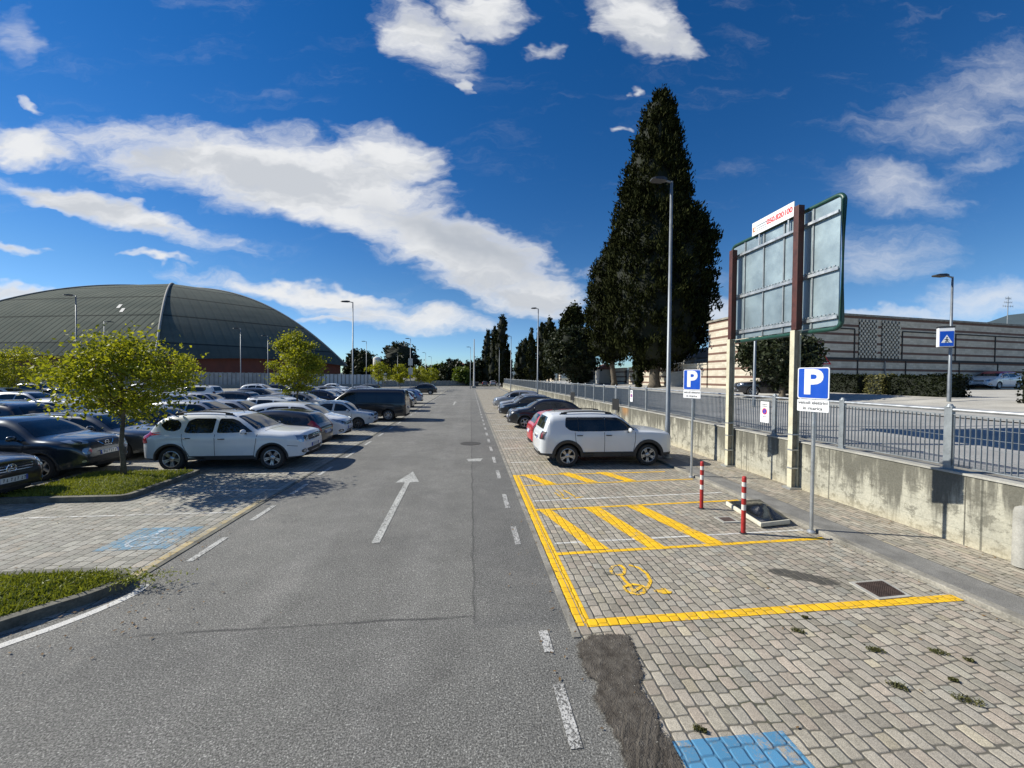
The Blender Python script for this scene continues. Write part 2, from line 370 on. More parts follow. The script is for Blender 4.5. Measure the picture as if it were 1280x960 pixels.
PAINT = dict(white=paint('white_car_paint', (.66, .68, .69)), white2=paint('cream_white_car_paint', (.60, .60, .57)),
    silver=paint('silver_car_paint', (.40, .41, .42), .6, .33), grey=paint('grey_car_paint', (.07, .08, .088), .55, .33),
    dark=paint('dark_grey_car_paint', (.020, .024, .028), .4, .3), black=paint('black_car_paint', (.008, .008, .010), .0, .3),
    navy=paint('navy_car_paint', (.008, .014, .035), .3, .3), bluegrey=paint('blue_grey_car_paint', (.018, .030, .042), .4, .28), red=paint('red_car_paint', (.50, .012, .02), .0, .3),
    blue=paint('pale_blue_car_paint', (.16, .24, .38), .5, .3), red_roof=paint('red_roof_paint', (.5, .02, .05)), beige=paint('champagne_car_paint', (.36, .34, .29), .6, .3))
def repaint(root, key):
    for c in children_fast(root):
        if c.name.split('.')[0] in ('body', 'mirror', 'body_panel'):
            c.material_slots[0].link = 'OBJECT'; c.material_slots[0].material = PAINT[key]
def children_fast(root): return list(root.children)
# -- foliage
def leaf_mat(name, c1, c2, trans=.35, rough=.55):
    m = bpy.data.materials.new(name); m.use_nodes = True; t = NT(m.node_tree); b = t.n['Principled BSDF']; out = t.n['Material Output']
    g = t.new('ShaderNodeNewGeometry'); r = g.outputs['Random Per Island']; n = t.noise(t.obj(), .9, 3)
    col = t.mix(t.m('ADD', t.m('MULTIPLY', r, .6), t.m('MULTIPLY', n, .4)), c1, c2)
    t.put(b.inputs['Base Color'], col); b.inputs['Roughness'].default_value = rough; b.inputs['Specular IOR Level'].default_value = .3 if rough < .8 else .05
    tr = t.new('ShaderNodeBsdfTranslucent'); t.put(tr.inputs[0], t.mix(1, col, (1.3, 1.25, .5), 'MULTIPLY'))
    ms = t.new('ShaderNodeMixShader'); ms.inputs[0].default_value = trans
    t.l.new(b.outputs[0], ms.inputs[1]); t.l.new(tr.outputs[0], ms.inputs[2]); t.l.new(ms.outputs[0], out.inputs[0])
    return m
M['leaf_lime'] = leaf_mat('lime_leaf', (.07, .105, .008), (.42, .42, .04), .45)
M['leaf_dry'] = leaf_mat('dry_leaf', (.10, .05, .02), (.30, .19, .08), .2)
M['leaf_green'] = leaf_mat('green_leaf', (.045, .09, .012), (.15, .19, .03), .35)
M['leaf_dark'] = leaf_mat('dark_leaf', (.008, .014, .005), (.036, .046, .014), .12)
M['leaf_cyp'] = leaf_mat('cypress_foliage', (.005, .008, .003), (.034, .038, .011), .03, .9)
M['leaf_hedge'] = leaf_mat('hedge_leaf', (.004, .007, .003), (.016, .02, .007), .04, .9)
M['leaf_yel'] = leaf_mat('yellow_shrub_leaf', (.06, .06, .02), (.17, .16, .05), .2)
M['grassblade'] = leaf_mat('grass_blade', (.08, .11, .012), (.30, .32, .06), .3)
M['weedblade'] = leaf_mat('weed_leaf', (.05, .06, .02), (.15, .14, .05), .2)
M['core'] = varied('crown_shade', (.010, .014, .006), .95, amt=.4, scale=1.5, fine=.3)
M['bark'] = varied('bark', (.11, .09, .065), .92, amt=.4, scale=5, bump=.8, bscale=35, fine=.3, bdist=.01)
M['lawn'] = varied('lawn', (.07, .10, .018), .95, amt=.5, scale=4, bump=.8, bscale=60, fine=.35, tint=(.15, .17, .045))
M['verge'] = varied('verge_grass', (.10, .12, .04), .95, amt=.4, scale=.5, bump=.5, bscale=12, fine=.3)
# ================================================================== CARS
def pchip(pts):
    pts = sorted(pts); X = [p[0] for p in pts]; Y = [p[1] for p in pts]; n = len(X)
    h = [X[i + 1] - X[i] for i in range(n - 1)]; d = [(Y[i + 1] - Y[i]) / h[i] for i in range(n - 1)]
    m = [d[0]] + [0 if d[i - 1] * d[i] <= 0 else 2 / (1 / d[i - 1] + 1 / d[i]) for i in range(1, n - 1)] + [d[-1]]
    def f(x):
        if x <= X[0]: return Y[0]
        if x >= X[-1]: return Y[-1]
        i = max(k for k in range(n - 1) if X[k] <= x); t = (x - X[i]) / h[i]
        return (2*t**3 - 3*t*t + 1) * Y[i] + (t**3 - 2*t*t + t) * h[i] * m[i] + (3*t*t - 2*t**3) * Y[i + 1] + (t**3 - t*t) * h[i] * m[i + 1]
    return f
def resample(poly, step):
    out = []
    for i in range(len(poly)):
        a = Vector(poly[i]); b = Vector(poly[(i + 1) % len(poly)]); k = max(1, int((b - a).length / step))
        out += [a.lerp(b, j / k) for j in range(k)]
    return out
def rounded(poly, r=.04, n=3):
    """rounds the corners of a 2-D polygon"""
    out = []; N = len(poly)
    for i in range(N):
        p = Vector(poly[i]); a = Vector(poly[i - 1]) - p; b = Vector(poly[(i + 1) % N]) - p
        q = min(r, a.length * .45, b.length * .45); a = p + a.normalized() * q; b = p + b.normalized() * q
        for k in range(n + 1):
            t = k / n; out.append((a * (1 - t)**2 + p * 2 * t * (1 - t) + b * t * t)[:])
    return out
def make_car(S):
    L, W0, name = S['L'] / 2, S['W'] / 2, S['name']
    top = pchip(S['top']); belt = pchip(S['belt']); sill = S.get('sill', .24); clad = S.get('clad', 0)
    r, ra = S['r'], S['r'] + S.get('gap', .05); xf, xr = S['xf'], S['xr']
    ft, rt = S.get('ftaper', (.75, .34)), S.get('rtaper', (.5, .2))
    tum = S.get('tumble', .30)
    def wid(x):
        w = W0
        if x > L - ft[0]: w *= 1 - ft[1] * ((x - L + ft[0]) / ft[0])**2.6
        if x < -L + rt[0]: w *= 1 - rt[1] * ((-L + rt[0] - x) / rt[0])**2.8
        return w
    xs = set(np.round(np.linspace(-L, L, 62), 4).tolist())
    for e in (.004, .015, .035, .065, .1, .15, .21, .28): xs.add(round(L - e, 4)); xs.add(round(-L + e, 4))
    for c in (xf, xr):
        for k in range(17): xs.add(round(c + ra * math.cos(math.pi * k / 16), 4))
        xs.add(round(c - ra - .004, 4)); xs.add(round(c + ra + .004, 4))
    xs = sorted(xs); xs = [x for i, x in enumerate(xs) if i == 0 or x - xs[i - 1] > .0015]
    NS, NT_ = 7, 13; half = []
    fl = S.get('floor', sill)
    for x in xs:
        W = wid(x); zt = top(x); zl = sill; zb = min(belt(x), zt - .012)
        e = min(L - x, L + x); rnd = .11
        if e < rnd:
            u = 1 - e / rnd; q = 1 - math.sqrt(max(0, 1 - u * u)); zt -= .07 * q; zb -= .06 * q; zl += .07 * q; W -= .05 * q
            zb = min(zb, zt - .008)
        fr = S.get('overhang_rise', .06)
        if x > xf + ra: zl += fr * ((x - xf - ra) / (L - xf - ra))
        if x < xr - ra: zl += fr * 1.3 * ((xr - ra - x) / (L + xr - ra))
        arch = False
        for c in (xf, xr):
            if abs(x - c) < ra: zl = max(zl, r + math.sqrt(ra * ra - (x - c)**2)); arch = True
        zc = max(zl, clad)
        bulge = S.get('bulge', .045)
        def ys(z):
            zm = .62 * S['H'] * .62 + .12
            k = (z - zm) / max(.2, zm - sill) if z < zm else (z - zm) / max(.2, zb - zm + .15)
            y = W - bulge * k * k
            if S.get('shoulder') and zb > .6:
                y += .018 * math.exp(-((z - (zb - .09)) / .035)**2)
            for c in (xf, xr):                      # flared wings over the wheels
                d = abs(x - c)
                if d < ra + .13: y += S.get('flare', .02) * (1 - max(0, d - ra + .02) / .15 if d > ra - .02 else 1) * max(0, 1 - abs(z - r) / (ra + .22))
            return y
        Wi = W - .24
        sec = [(0, fl + .02), (Wi, fl + .02), (Wi, max(zl, fl + .021)), (ys(zl) - .012, zl), (ys(zl), zl + .004), (ys(zc), zc + .004)]
        for i in range(1, NS + 1):
            z = zc + (zb - zc) * i / NS; sec.append((ys(z) - (.012 if i == NS else 0), z))
        h = zt - zb; yb = ys(zb) - .012 - min(.02, h * .3)
        n = 2.3 + 2.9 * max(0, min(1, (h - .1) / .28)); n = n if n else 3
        for i in range(1, NT_ + 1):
            a = math.pi / 2 * i / NT_
            yy = max(0, math.cos(a))**(2 / n); zz = math.sin(a)**(2 / n) if i < NT_ else 1
            tl = tum * h * zz
            sec.append(((yb - tl) * yy if i < NT_ else 0, zb + h * zz))
        half.append(sec)
    K = len(half[0]); vs = []; fs = []; ms = []
    for x, sec in zip(xs, half):
        for y, z in sec: vs.append((x, y, z))
        for y, z in sec[1:-1][::-1]: vs.append((x, -y, z))
    P = 2 * K - 2
    for i in range(len(xs) - 1):
        for k in range(P):
            k2 = (k + 1) % P
            kk = min(k, P - 1 - k) if k < K - 1 else P - 1 - k
            fs.append((i * P + k, (i + 1) * P + k, (i + 1) * P + k2, i * P + k2))
            ms.append(1 if kk < 4 else (2 if (kk == 4 and clad) else 0))
    for end, x0 in ((0, -1), (len(xs) - 1, 1)):     # end caps as bulged strips
        base = end * P; prev = None; x = xs[end]
        cols = [1, .55, 0, -.55, -1]
        rows = []
        for k in range(1, K - 1):
            y, z = half[end][k]; ri = []
            for c in cols:
                if c == 1: ri.append(base + k)
                elif c == -1: ri.append(base + P - k)
                else:
                    vs.append((x + x0 * S.get('capbulge', .035) * (1 - c * c) * (1 if 3 < k < K - 3 else .3), y * c, z)); ri.append(len(vs) - 1)
            rows.append((k, ri))
        for (k, a), (k2, b_) in zip(rows, rows[1:]):
            for j in range(4): fs.append((a[j], a[j + 1], b_[j + 1], b_[j])); ms.append(1 if k < 3 else (2 if (k == 4 and clad) else 0))
        kT = base + K - 1; a = rows[-1][1]; fs.append((a[0], a[1], a[2], kT)); ms.append(0); fs.append((a[2], a[3], a[4], kT)); ms.append(0)
        a = rows[0][1]; fs.append((a[0], a[1], a[2], base)); ms.append(1); fs.append((a[2], a[3], a[4], base)); ms.append(1)
    me = bpy.data.meshes.new('body'); me.from_pydata(vs, [], fs); me.update()
    root = empty(name)
    for m in (PAINT[S['paint']], M['well'], M['clad'] if clad else PAINT[S['paint']]): me.materials.append(m)
    me.polygons.foreach_set('material_index', ms); me.polygons.foreach_set('use_smooth', [True] * len(me.polygons))
    bm = bmesh.new(); bm.from_mesh(me); bmesh.ops.remove_doubles(bm, verts=bm.verts, dist=.0004)
    bmesh.ops.recalc_face_normals(bm, faces=bm.faces); bm.to_mesh(me)
    bvh = BVHTree.FromBMesh(bm); bm.free(); me.set_sharp_from_angle(angle=rad(38))
    body = bpy.data.objects.new('body', me); COL.objects.link(body); body.parent = root
    # ---------------- projected panels
    AX = {'side': (lambda a, b, s: (Vector((a, 3 * s, b)), Vector((0, -s, 0)))), 'front': (lambda a, b, s: (Vector((4, a, b)), Vector((-1, 0, 0)))),
          'rear': (lambda a, b, s: (Vector((-4, a, b)), Vector((1, 0, 0)))), 'top': (lambda a, b, s: (Vector((a, b, 4)), Vector((0, 0, -1))))}
    def hit(ax, a, b, s, off):
        o, d = AX[ax](a, b, s); loc, nr, idx, dist = bvh.ray_cast(o, d)
        if loc is None:
            loc, nr, idx, dist = bvh.find_nearest(o + d * (3 - (W0 if ax == 'side' else .9)))
        if nr.dot(d) > 0: nr = -nr
        return loc + nr * off, loc - nr * .012
    def panel(mb, ax, poly, s=1, off=.006, mi=0, step=.06, rings=4, rd=.03):
        poly = rounded(poly, rd) if rd else poly
        B = resample([(*p[:2], 0) for p in poly], step); n = len(B)
        c = sum(B, Vector()) / n; V = []; F = []
        for k in range(rings):
            q = 1 - k / rings
            for p in B: V.append(hit(ax, *(c + (p - c) * q)[:2], s, off)[0])
        V.append(hit(ax, c.x, c.y, s, off)[0])
        for k in range(rings - 1):
            for j in range(n): F.append((k * n + j, k * n + (j + 1) % n, (k + 1) * n + (j + 1) % n, (k + 1) * n + j))
        for j in range(n): F.append(((rings - 1) * n + j, (rings - 1) * n + (j + 1) % n, rings * n))
        m0 = len(V)
        for p in B: V.append(hit(ax, p.x, p.y, s, off)[1])
        for j in range(n): F.append((j, m0 + j, m0 + (j + 1) % n, (j + 1) % n))
        mb.add(V, F, mi)
    def strip(mb, ax, line, w, s=1, off=.002, mi=0, step=.05):
        pts = []
        for i in range(len(line) - 1):
            a, b = Vector(line[i]), Vector(line[i + 1]); k = max(1, int((b - a).length / step)); pts += [a.lerp(b, j / k) for j in range(k)]
        pts.append(Vector(line[-1])); V = []; F = []
        for i, p in enumerate(pts):
            t = (pts[min(i + 1, len(pts) - 1)] - pts[max(0, i - 1)]).normalized(); nn = Vector((-t.y, t.x)) * w / 2
            V += [hit(ax, *(p + nn), s, off)[0], hit(ax, *(p - nn), s, off)[0]]
        for i in range(len(pts) - 1): F.append((2 * i, 2 * i + 1, 2 * i + 3, 2 * i + 2))
        mb.add(V, F, mi)
    def part(nm, mats, fn, smooth=35):
        mb = MB(); fn(mb); o = mb.build(nm, mats, root, smooth=smooth, fixn=True); return o
    # glazing
    c0, c1 = S['screen']                    # x of screen foot, x of screen head
    def wscreen(mb):
        yb_ = W0 * S.get('screen_w', .83); yt = W0 * S.get('screen_t', .64); pts = []
        for y in np.linspace(-1, 1, 9): pts.append((c0 - .07 * y * y, y * yb_))
        for y in np.linspace(1, -1, 9): pts.append((c1 - .03 * y * y + .0, y * yt))
        panel(mb, 'top', pts, off=.006, rings=5, rd=.03)
    part('windscreen', M['glass'], wscreen)
    if 'rear_win' in S:
        z0, z1, w1, w2 = S['rear_win']
        if S.get('rear_top'):
            part('rear_window', M['glass'], lambda mb: panel(mb, 'top', [(z0, -w1), (z0, w1), (z1, w2), (z1, -w2)], rings=5))
        else: part('rear_window', M['glass'], lambda mb: panel(mb, 'rear', [(-w1, z0), (w1, z0), (w2, z1), (-w2, z1)], rings=5))
    for s in (1, -1):
        for poly in S['windows']: part('side_window', M['glass'], lambda mb: panel(mb, 'side', poly, s, rings=4, rd=S.get('win_r', .05)))
    if S.get('pillar'):                       # black door frames between the panes
        for s in (1, -1): part('window_pillar', M['black'], lambda mb: [panel(mb, 'side', p, s, off=.004, rings=2, rd=0) for p in S['pillar']])
    # seams, handles
    def seams(mb):
        for s in (1, -1):
            for ln in S['seams']: strip(mb, 'side', ln, .014, s)
        for ln in S.get('top_seams', []):
            strip(mb, 'top', ln, .012)
        for ln in S.get('rear_seams', []): strip(mb, 'rear', ln, .012)
        for ln in S.get('front_seams', []): strip(mb, 'front', ln, .012)
    part('door_seam', M['seam'], seams)
    for s in (1, -1):
        for (hx, hz) in S['handles']:
            p, _ = hit('side', hx, hz, s, .0)
            mb = MB(); mb.tube([(p.x - .085, p.y - s * .005, hz), (p.x - .07, p.y + s * .03, hz), (p.x + .07, p.y + s * .03, hz + .002), (p.x + .085, p.y - s * .005, hz)], .014, 6)
            mb.build('door_handle', M[S.get('handle_mat', 'black')], root, smooth=True)
    # mirrors
    mx, mz = S['mirror']
    for s in (1, -1):
        p, _ = hit('side', mx, mz - .07, s, 0)
        mb = MB(); yo = p.y + s * .02
        mb.tube([(mx, yo - s * .04, mz - .06), (mx + .01, yo + s * .07, mz - .03)], .025, 6, mi=1)
        prof = [(-.11, .0), (-.10, .45), (-.06, .85), (0, 1), (.06, .9), (.10, .6), (.115, .0)]
        ring = []
        for u, q in prof:
            ring.append([(mx + .07 * q * math.cos(a) * (1 if math.cos(a) > 0 else .55), yo + s * (.13 + u), mz + .02 + .072 * q * math.sin(a)) for a in np.linspace(0, 2 * math.pi, 13)[:-1]])
        V = [v for rg in ring for v in rg]; F = [(i * 12 + k, i * 12 + (k + 1) % 12, (i + 1) * 12 + (k + 1) % 12, (i + 1) * 12 + k) for i in range(len(prof) - 1) for k in range(12)]
        mb.add(V, F, 0)
        mb.build('mirror', [PAINT[S['paint']] if not S.get('black_mirror') else M['black'], M['black']], root, smooth=True)
    # lights
    for s in (1, -1):
        part('headlight', [M['lens'], M['lens_dark'], M['chrome']], lambda mb: (
            panel(mb, 'front', [(y * s, z) for y, z in S['head']], off=.008, rings=4, rd=.03, step=.035, mi=0),
            panel(mb, 'front', [(S['headc'][0] * s + .05 * math.cos(a), S['headc'][1] + .05 * math.sin(a)) for a in np.linspace(0, 6.283, 11)[:-1]], off=.012, rings=2, rd=0, mi=1)))
        part('tail_light', M['red_lens'], lambda mb: panel(mb, 'rear', [(y * s, z) for y, z in S['tail']], off=.01, rings=4, rd=.02, step=.03))
        if 'fog' in S: part('fog_light', [M['lens_dark'], M['lens']], lambda mb: (panel(mb, 'front', [(S['fog'][0] * s + S['fog'][2] * 1.3 * math.cos(a), S['fog'][1] + S['fog'][2] * math.sin(a)) for a in np.linspace(0, 6.283, 13)[:-1]], off=.006, rings=2, rd=0),
            panel(mb, 'front', [(S['fog'][0] * s + .035 * math.cos(a), S['fog'][1] + .035 * math.sin(a)) for a in np.linspace(0, 6.283, 11)[:-1]], off=.012, rings=2, rd=0, mi=1)))
    def grille(mb):
        for g in S['grille']: panel(mb, 'front', g, off=.004, rings=3, rd=.03)
        for ln, w in S.get('chrome', []): strip(mb, 'front', ln, w, off=.014, mi=1)
    part('grille', [M['black'], M['chrome']], grille)
    for ax, z in (('front', S['plate'][0]), ('rear', S['plate'][1])):
        def pl(mb):
            panel(mb, ax, [(-.26, z - .055), (.26, z - .055), (.26, z + .055), (-.26, z + .055)], off=.016, rings=2, rd=.008, step=.1)
            for e in (-1, 1): panel(mb, ax, [(e * .26, z - .052), (e * .225, z - .052), (e * .225, z + .052), (e * .26, z + .052)], off=.019, rings=1, rd=0, mi=1)
            sg = 1 if ax == 'front' else -1
            for q in range(7):
                y = -.17 + q * .055 + (.02 if q > 1 else 0) + (.02 if q > 4 else 0)
                strip(mb, ax, [(y, z - .03), (y + .012, z + .03)], .012, off=.0185, mi=2, step=.1); strip(mb, ax, [(y - .008, z + .03 * (-1)**q), (y + .022, z + .03 * (-1)**q)], .012, off=.0185, mi=2, step=.1)
        part('number_plate', [M['plate'], M['plate_blue'], M['ink']], pl)
    if 'badge' in S:
        bx, by, bz, br, kind = S['badge']; p, _ = hit('front', 0, bz, 1, .02); mb = MB()
        n = 20; V = []; F = []
        mb.tube([(p.x, br * math.cos(a), bz + br * math.sin(a)) for a in np.linspace(0, 2 * math.pi, n + 1)], br * .13, 6)
        arms = {'star': (90, 210, 330), 'bar': (0, 180), 'none': ()}[kind]
        for a in arms: mb.tube([(p.x, 0, bz), (p.x, br * math.cos(rad(a)), bz + br * math.sin(rad(a)))], [br * .2, br * .08], 6)
        mb.build('badge', M['chrome'], root, smooth=True)
    # wheel arch trims and sill cladding
    if S.get('arch_trim'):
        for c in (xf, xr):
            for s in (1, -1):
                def trim(mb):
                    V = []; F = []; n = 26
                    for i in range(n + 1):
                        a = math.pi * (-.07 + 1.14 * i / n)
                        for q, off in ((ra - .004, -.02), (ra, .020), (ra + S['arch_trim'] * .5, .022), (ra + S['arch_trim'], .018), (ra + S['arch_trim'] + .006, -.004)):
                            X, Z = c + q * math.cos(a), r + q * math.sin(a); Z = max(Z, sill + .01)
                            V.append(hit('side', X, Z, s, off)[0] if q > ra - .001 else hit('side', c + (ra + .003) * math.cos(a), max(sill + .01, r + (ra + .003) * math.sin(a)), s, -.02)[0])
                    for i in range(n):
                        for k in range(4): F.append((i * 5 + k, i * 5 + k + 1, (i + 1) * 5 + k + 1, (i + 1) * 5 + k))
                    mb.add(V, F)
                part('wheel_arch_trim', M['clad'], trim)
    if 'side_clad' in S:
        for s in (1, -1): part('side_cladding', M['clad'], lambda mb: [panel(mb, 'side', p, s, off=.012, rings=2, rd=.02) for p in S['side_clad']])
    if S.get('rails'):
        x0, x1, yy = S['rails']
        for s in (1, -1):
            mb = MB(); pts = []
            for k, x in enumerate(np.linspace(x0, x1, 13)):
                z = hit('top', x, yy * s, 1, 0)[0].z; e = min(k, 12 - k); pts.append((x, yy * s, z + (.0, .045, .055, .058)[min(3, e)]))
            mb.tube(pts, .019, 6, mi=0)
            for xx in (x0 + .14, x1 - .14): mb.box(xx - .09, xx + .09, yy * s - .018, yy * s + .018, hit('top', xx, yy * s, 1, 0)[0].z - .01, hit('top', xx, yy * s, 1, 0)[0].z + .05)
            mb.build('roof_rail', M[S.get('rail_mat', 'black')], root, smooth=40)
    for nm, mt, ax, polys in S.get('extra', []):
        part(nm, M[mt], lambda mb: [panel(mb, ax, p, s, off=.011, rings=3, rd=.02) for p in polys for s in ((1, -1) if ax == 'side' else (1,))])
    if S.get('antenna'):
        z = hit('top', S['antenna'], 0, 1, 0)[0].z; MB().tube([(S['antenna'], 0, z - .01), (S['antenna'] - .12, 0, z + .2)], [.009, .003], 5).build('antenna', M['black'], root)
    if S.get('roof_panel'):
        z = S['roof_panel']; part('roof_panel', PAINT['red_roof'], lambda mb: panel(mb, 'top', [(z[0], -z[2]), (z[0], z[2]), (z[1], z[2]), (z[1], -z[2])], off=.007, rings=5, rd=.06))
    # wheels
    rr = r * S.get('rim', .66)
    tyre = MB(); wt = .105
    tyre.lathe([(rr, -wt * .8), (rr + .012, -wt), (r - .035, -wt), (r - .008, -wt * .72), (r, -wt * .3), (r, wt * .3), (r - .008, wt * .72), (r - .035, wt), (rr + .012, wt), (rr, wt * .8)], 36, 'Y')
    rim = MB(); rim.lathe([(rr + .002, wt * .95), (rr - .012, wt * .98), (rr - .022, wt * .85), (rr - .03, wt * .3), (rr - .03, -wt * .8)], 36, 'Y', mi=0)
    rim.lathe([(rr - .02, .0), (.001, .0)], 30, 'Y', mi=1); rim.lathe([(rr * .58, wt * .28), (rr * .56, wt * .3), (.06, wt * .3)], 24, 'Y', mi=2)
    rim.lathe([(.075, wt * .2), (.075, wt * .62), (.055, wt * .75), (.001, wt * .78)], 18, 'Y', mi=0)
    ns = S.get('spokes', 5)
    for k in range(ns):
        a = 2 * math.pi * k / ns + .3
        for dd in ((-.16, .16) if S.get('twin') else (0,)):
            ca, sa = math.cos(a), math.sin(a); ce, se = math.cos(a + dd), math.sin(a + dd); w = S.get('spoke_w', .03); V = []
            for (px, pz, q, ww, hh) in ((ca * .05, sa * .05, 0, w * 1.1, wt * .68), (ce * (rr - .02), se * (rr - .02), 0, w * S.get('spoke_flare', 1), wt * .88)):
                tx, tz = -sa, ca
                for u, v in ((-ww, hh - .03), (ww, hh - .03), (ww * .7, hh), (-ww * .7, hh)): V.append((px + tx * u, v, pz + tz * u))
            rim.add(V, [(0, 1, 5, 4), (1, 2, 6, 5), (2, 3, 7, 6), (3, 0, 4, 7), (4, 5, 6, 7)], 0)
    tm = rm = None
    for c in (xf, xr):
        for s in (1, -1):
            if tm is None:
                w_ = tyre.build('wheel', M['rubber'], root, smooth=40); tm = w_.data
                g_ = rim.build('rim', [M[S.get('rim_mat', 'alloy')], M['well'], M['darksteel']], w_, smooth=40); rm = g_.data
            else:
                w_ = bpy.data.objects.new('wheel', tm); COL.objects.link(w_); w_.parent = root
                g_ = bpy.data.objects.new('rim', rm); COL.objects.link(g_); g_.parent = w_
            w_.location = (c, s * (wid(c) - .105 + S.get('wout', 0)), r); w_.rotation_euler = (0, .4 * c, 0 if s > 0 else math.pi)
    for o in [root] : KIDS[root.name] = [(c, list(c.children)) for c in root.children]
    return root
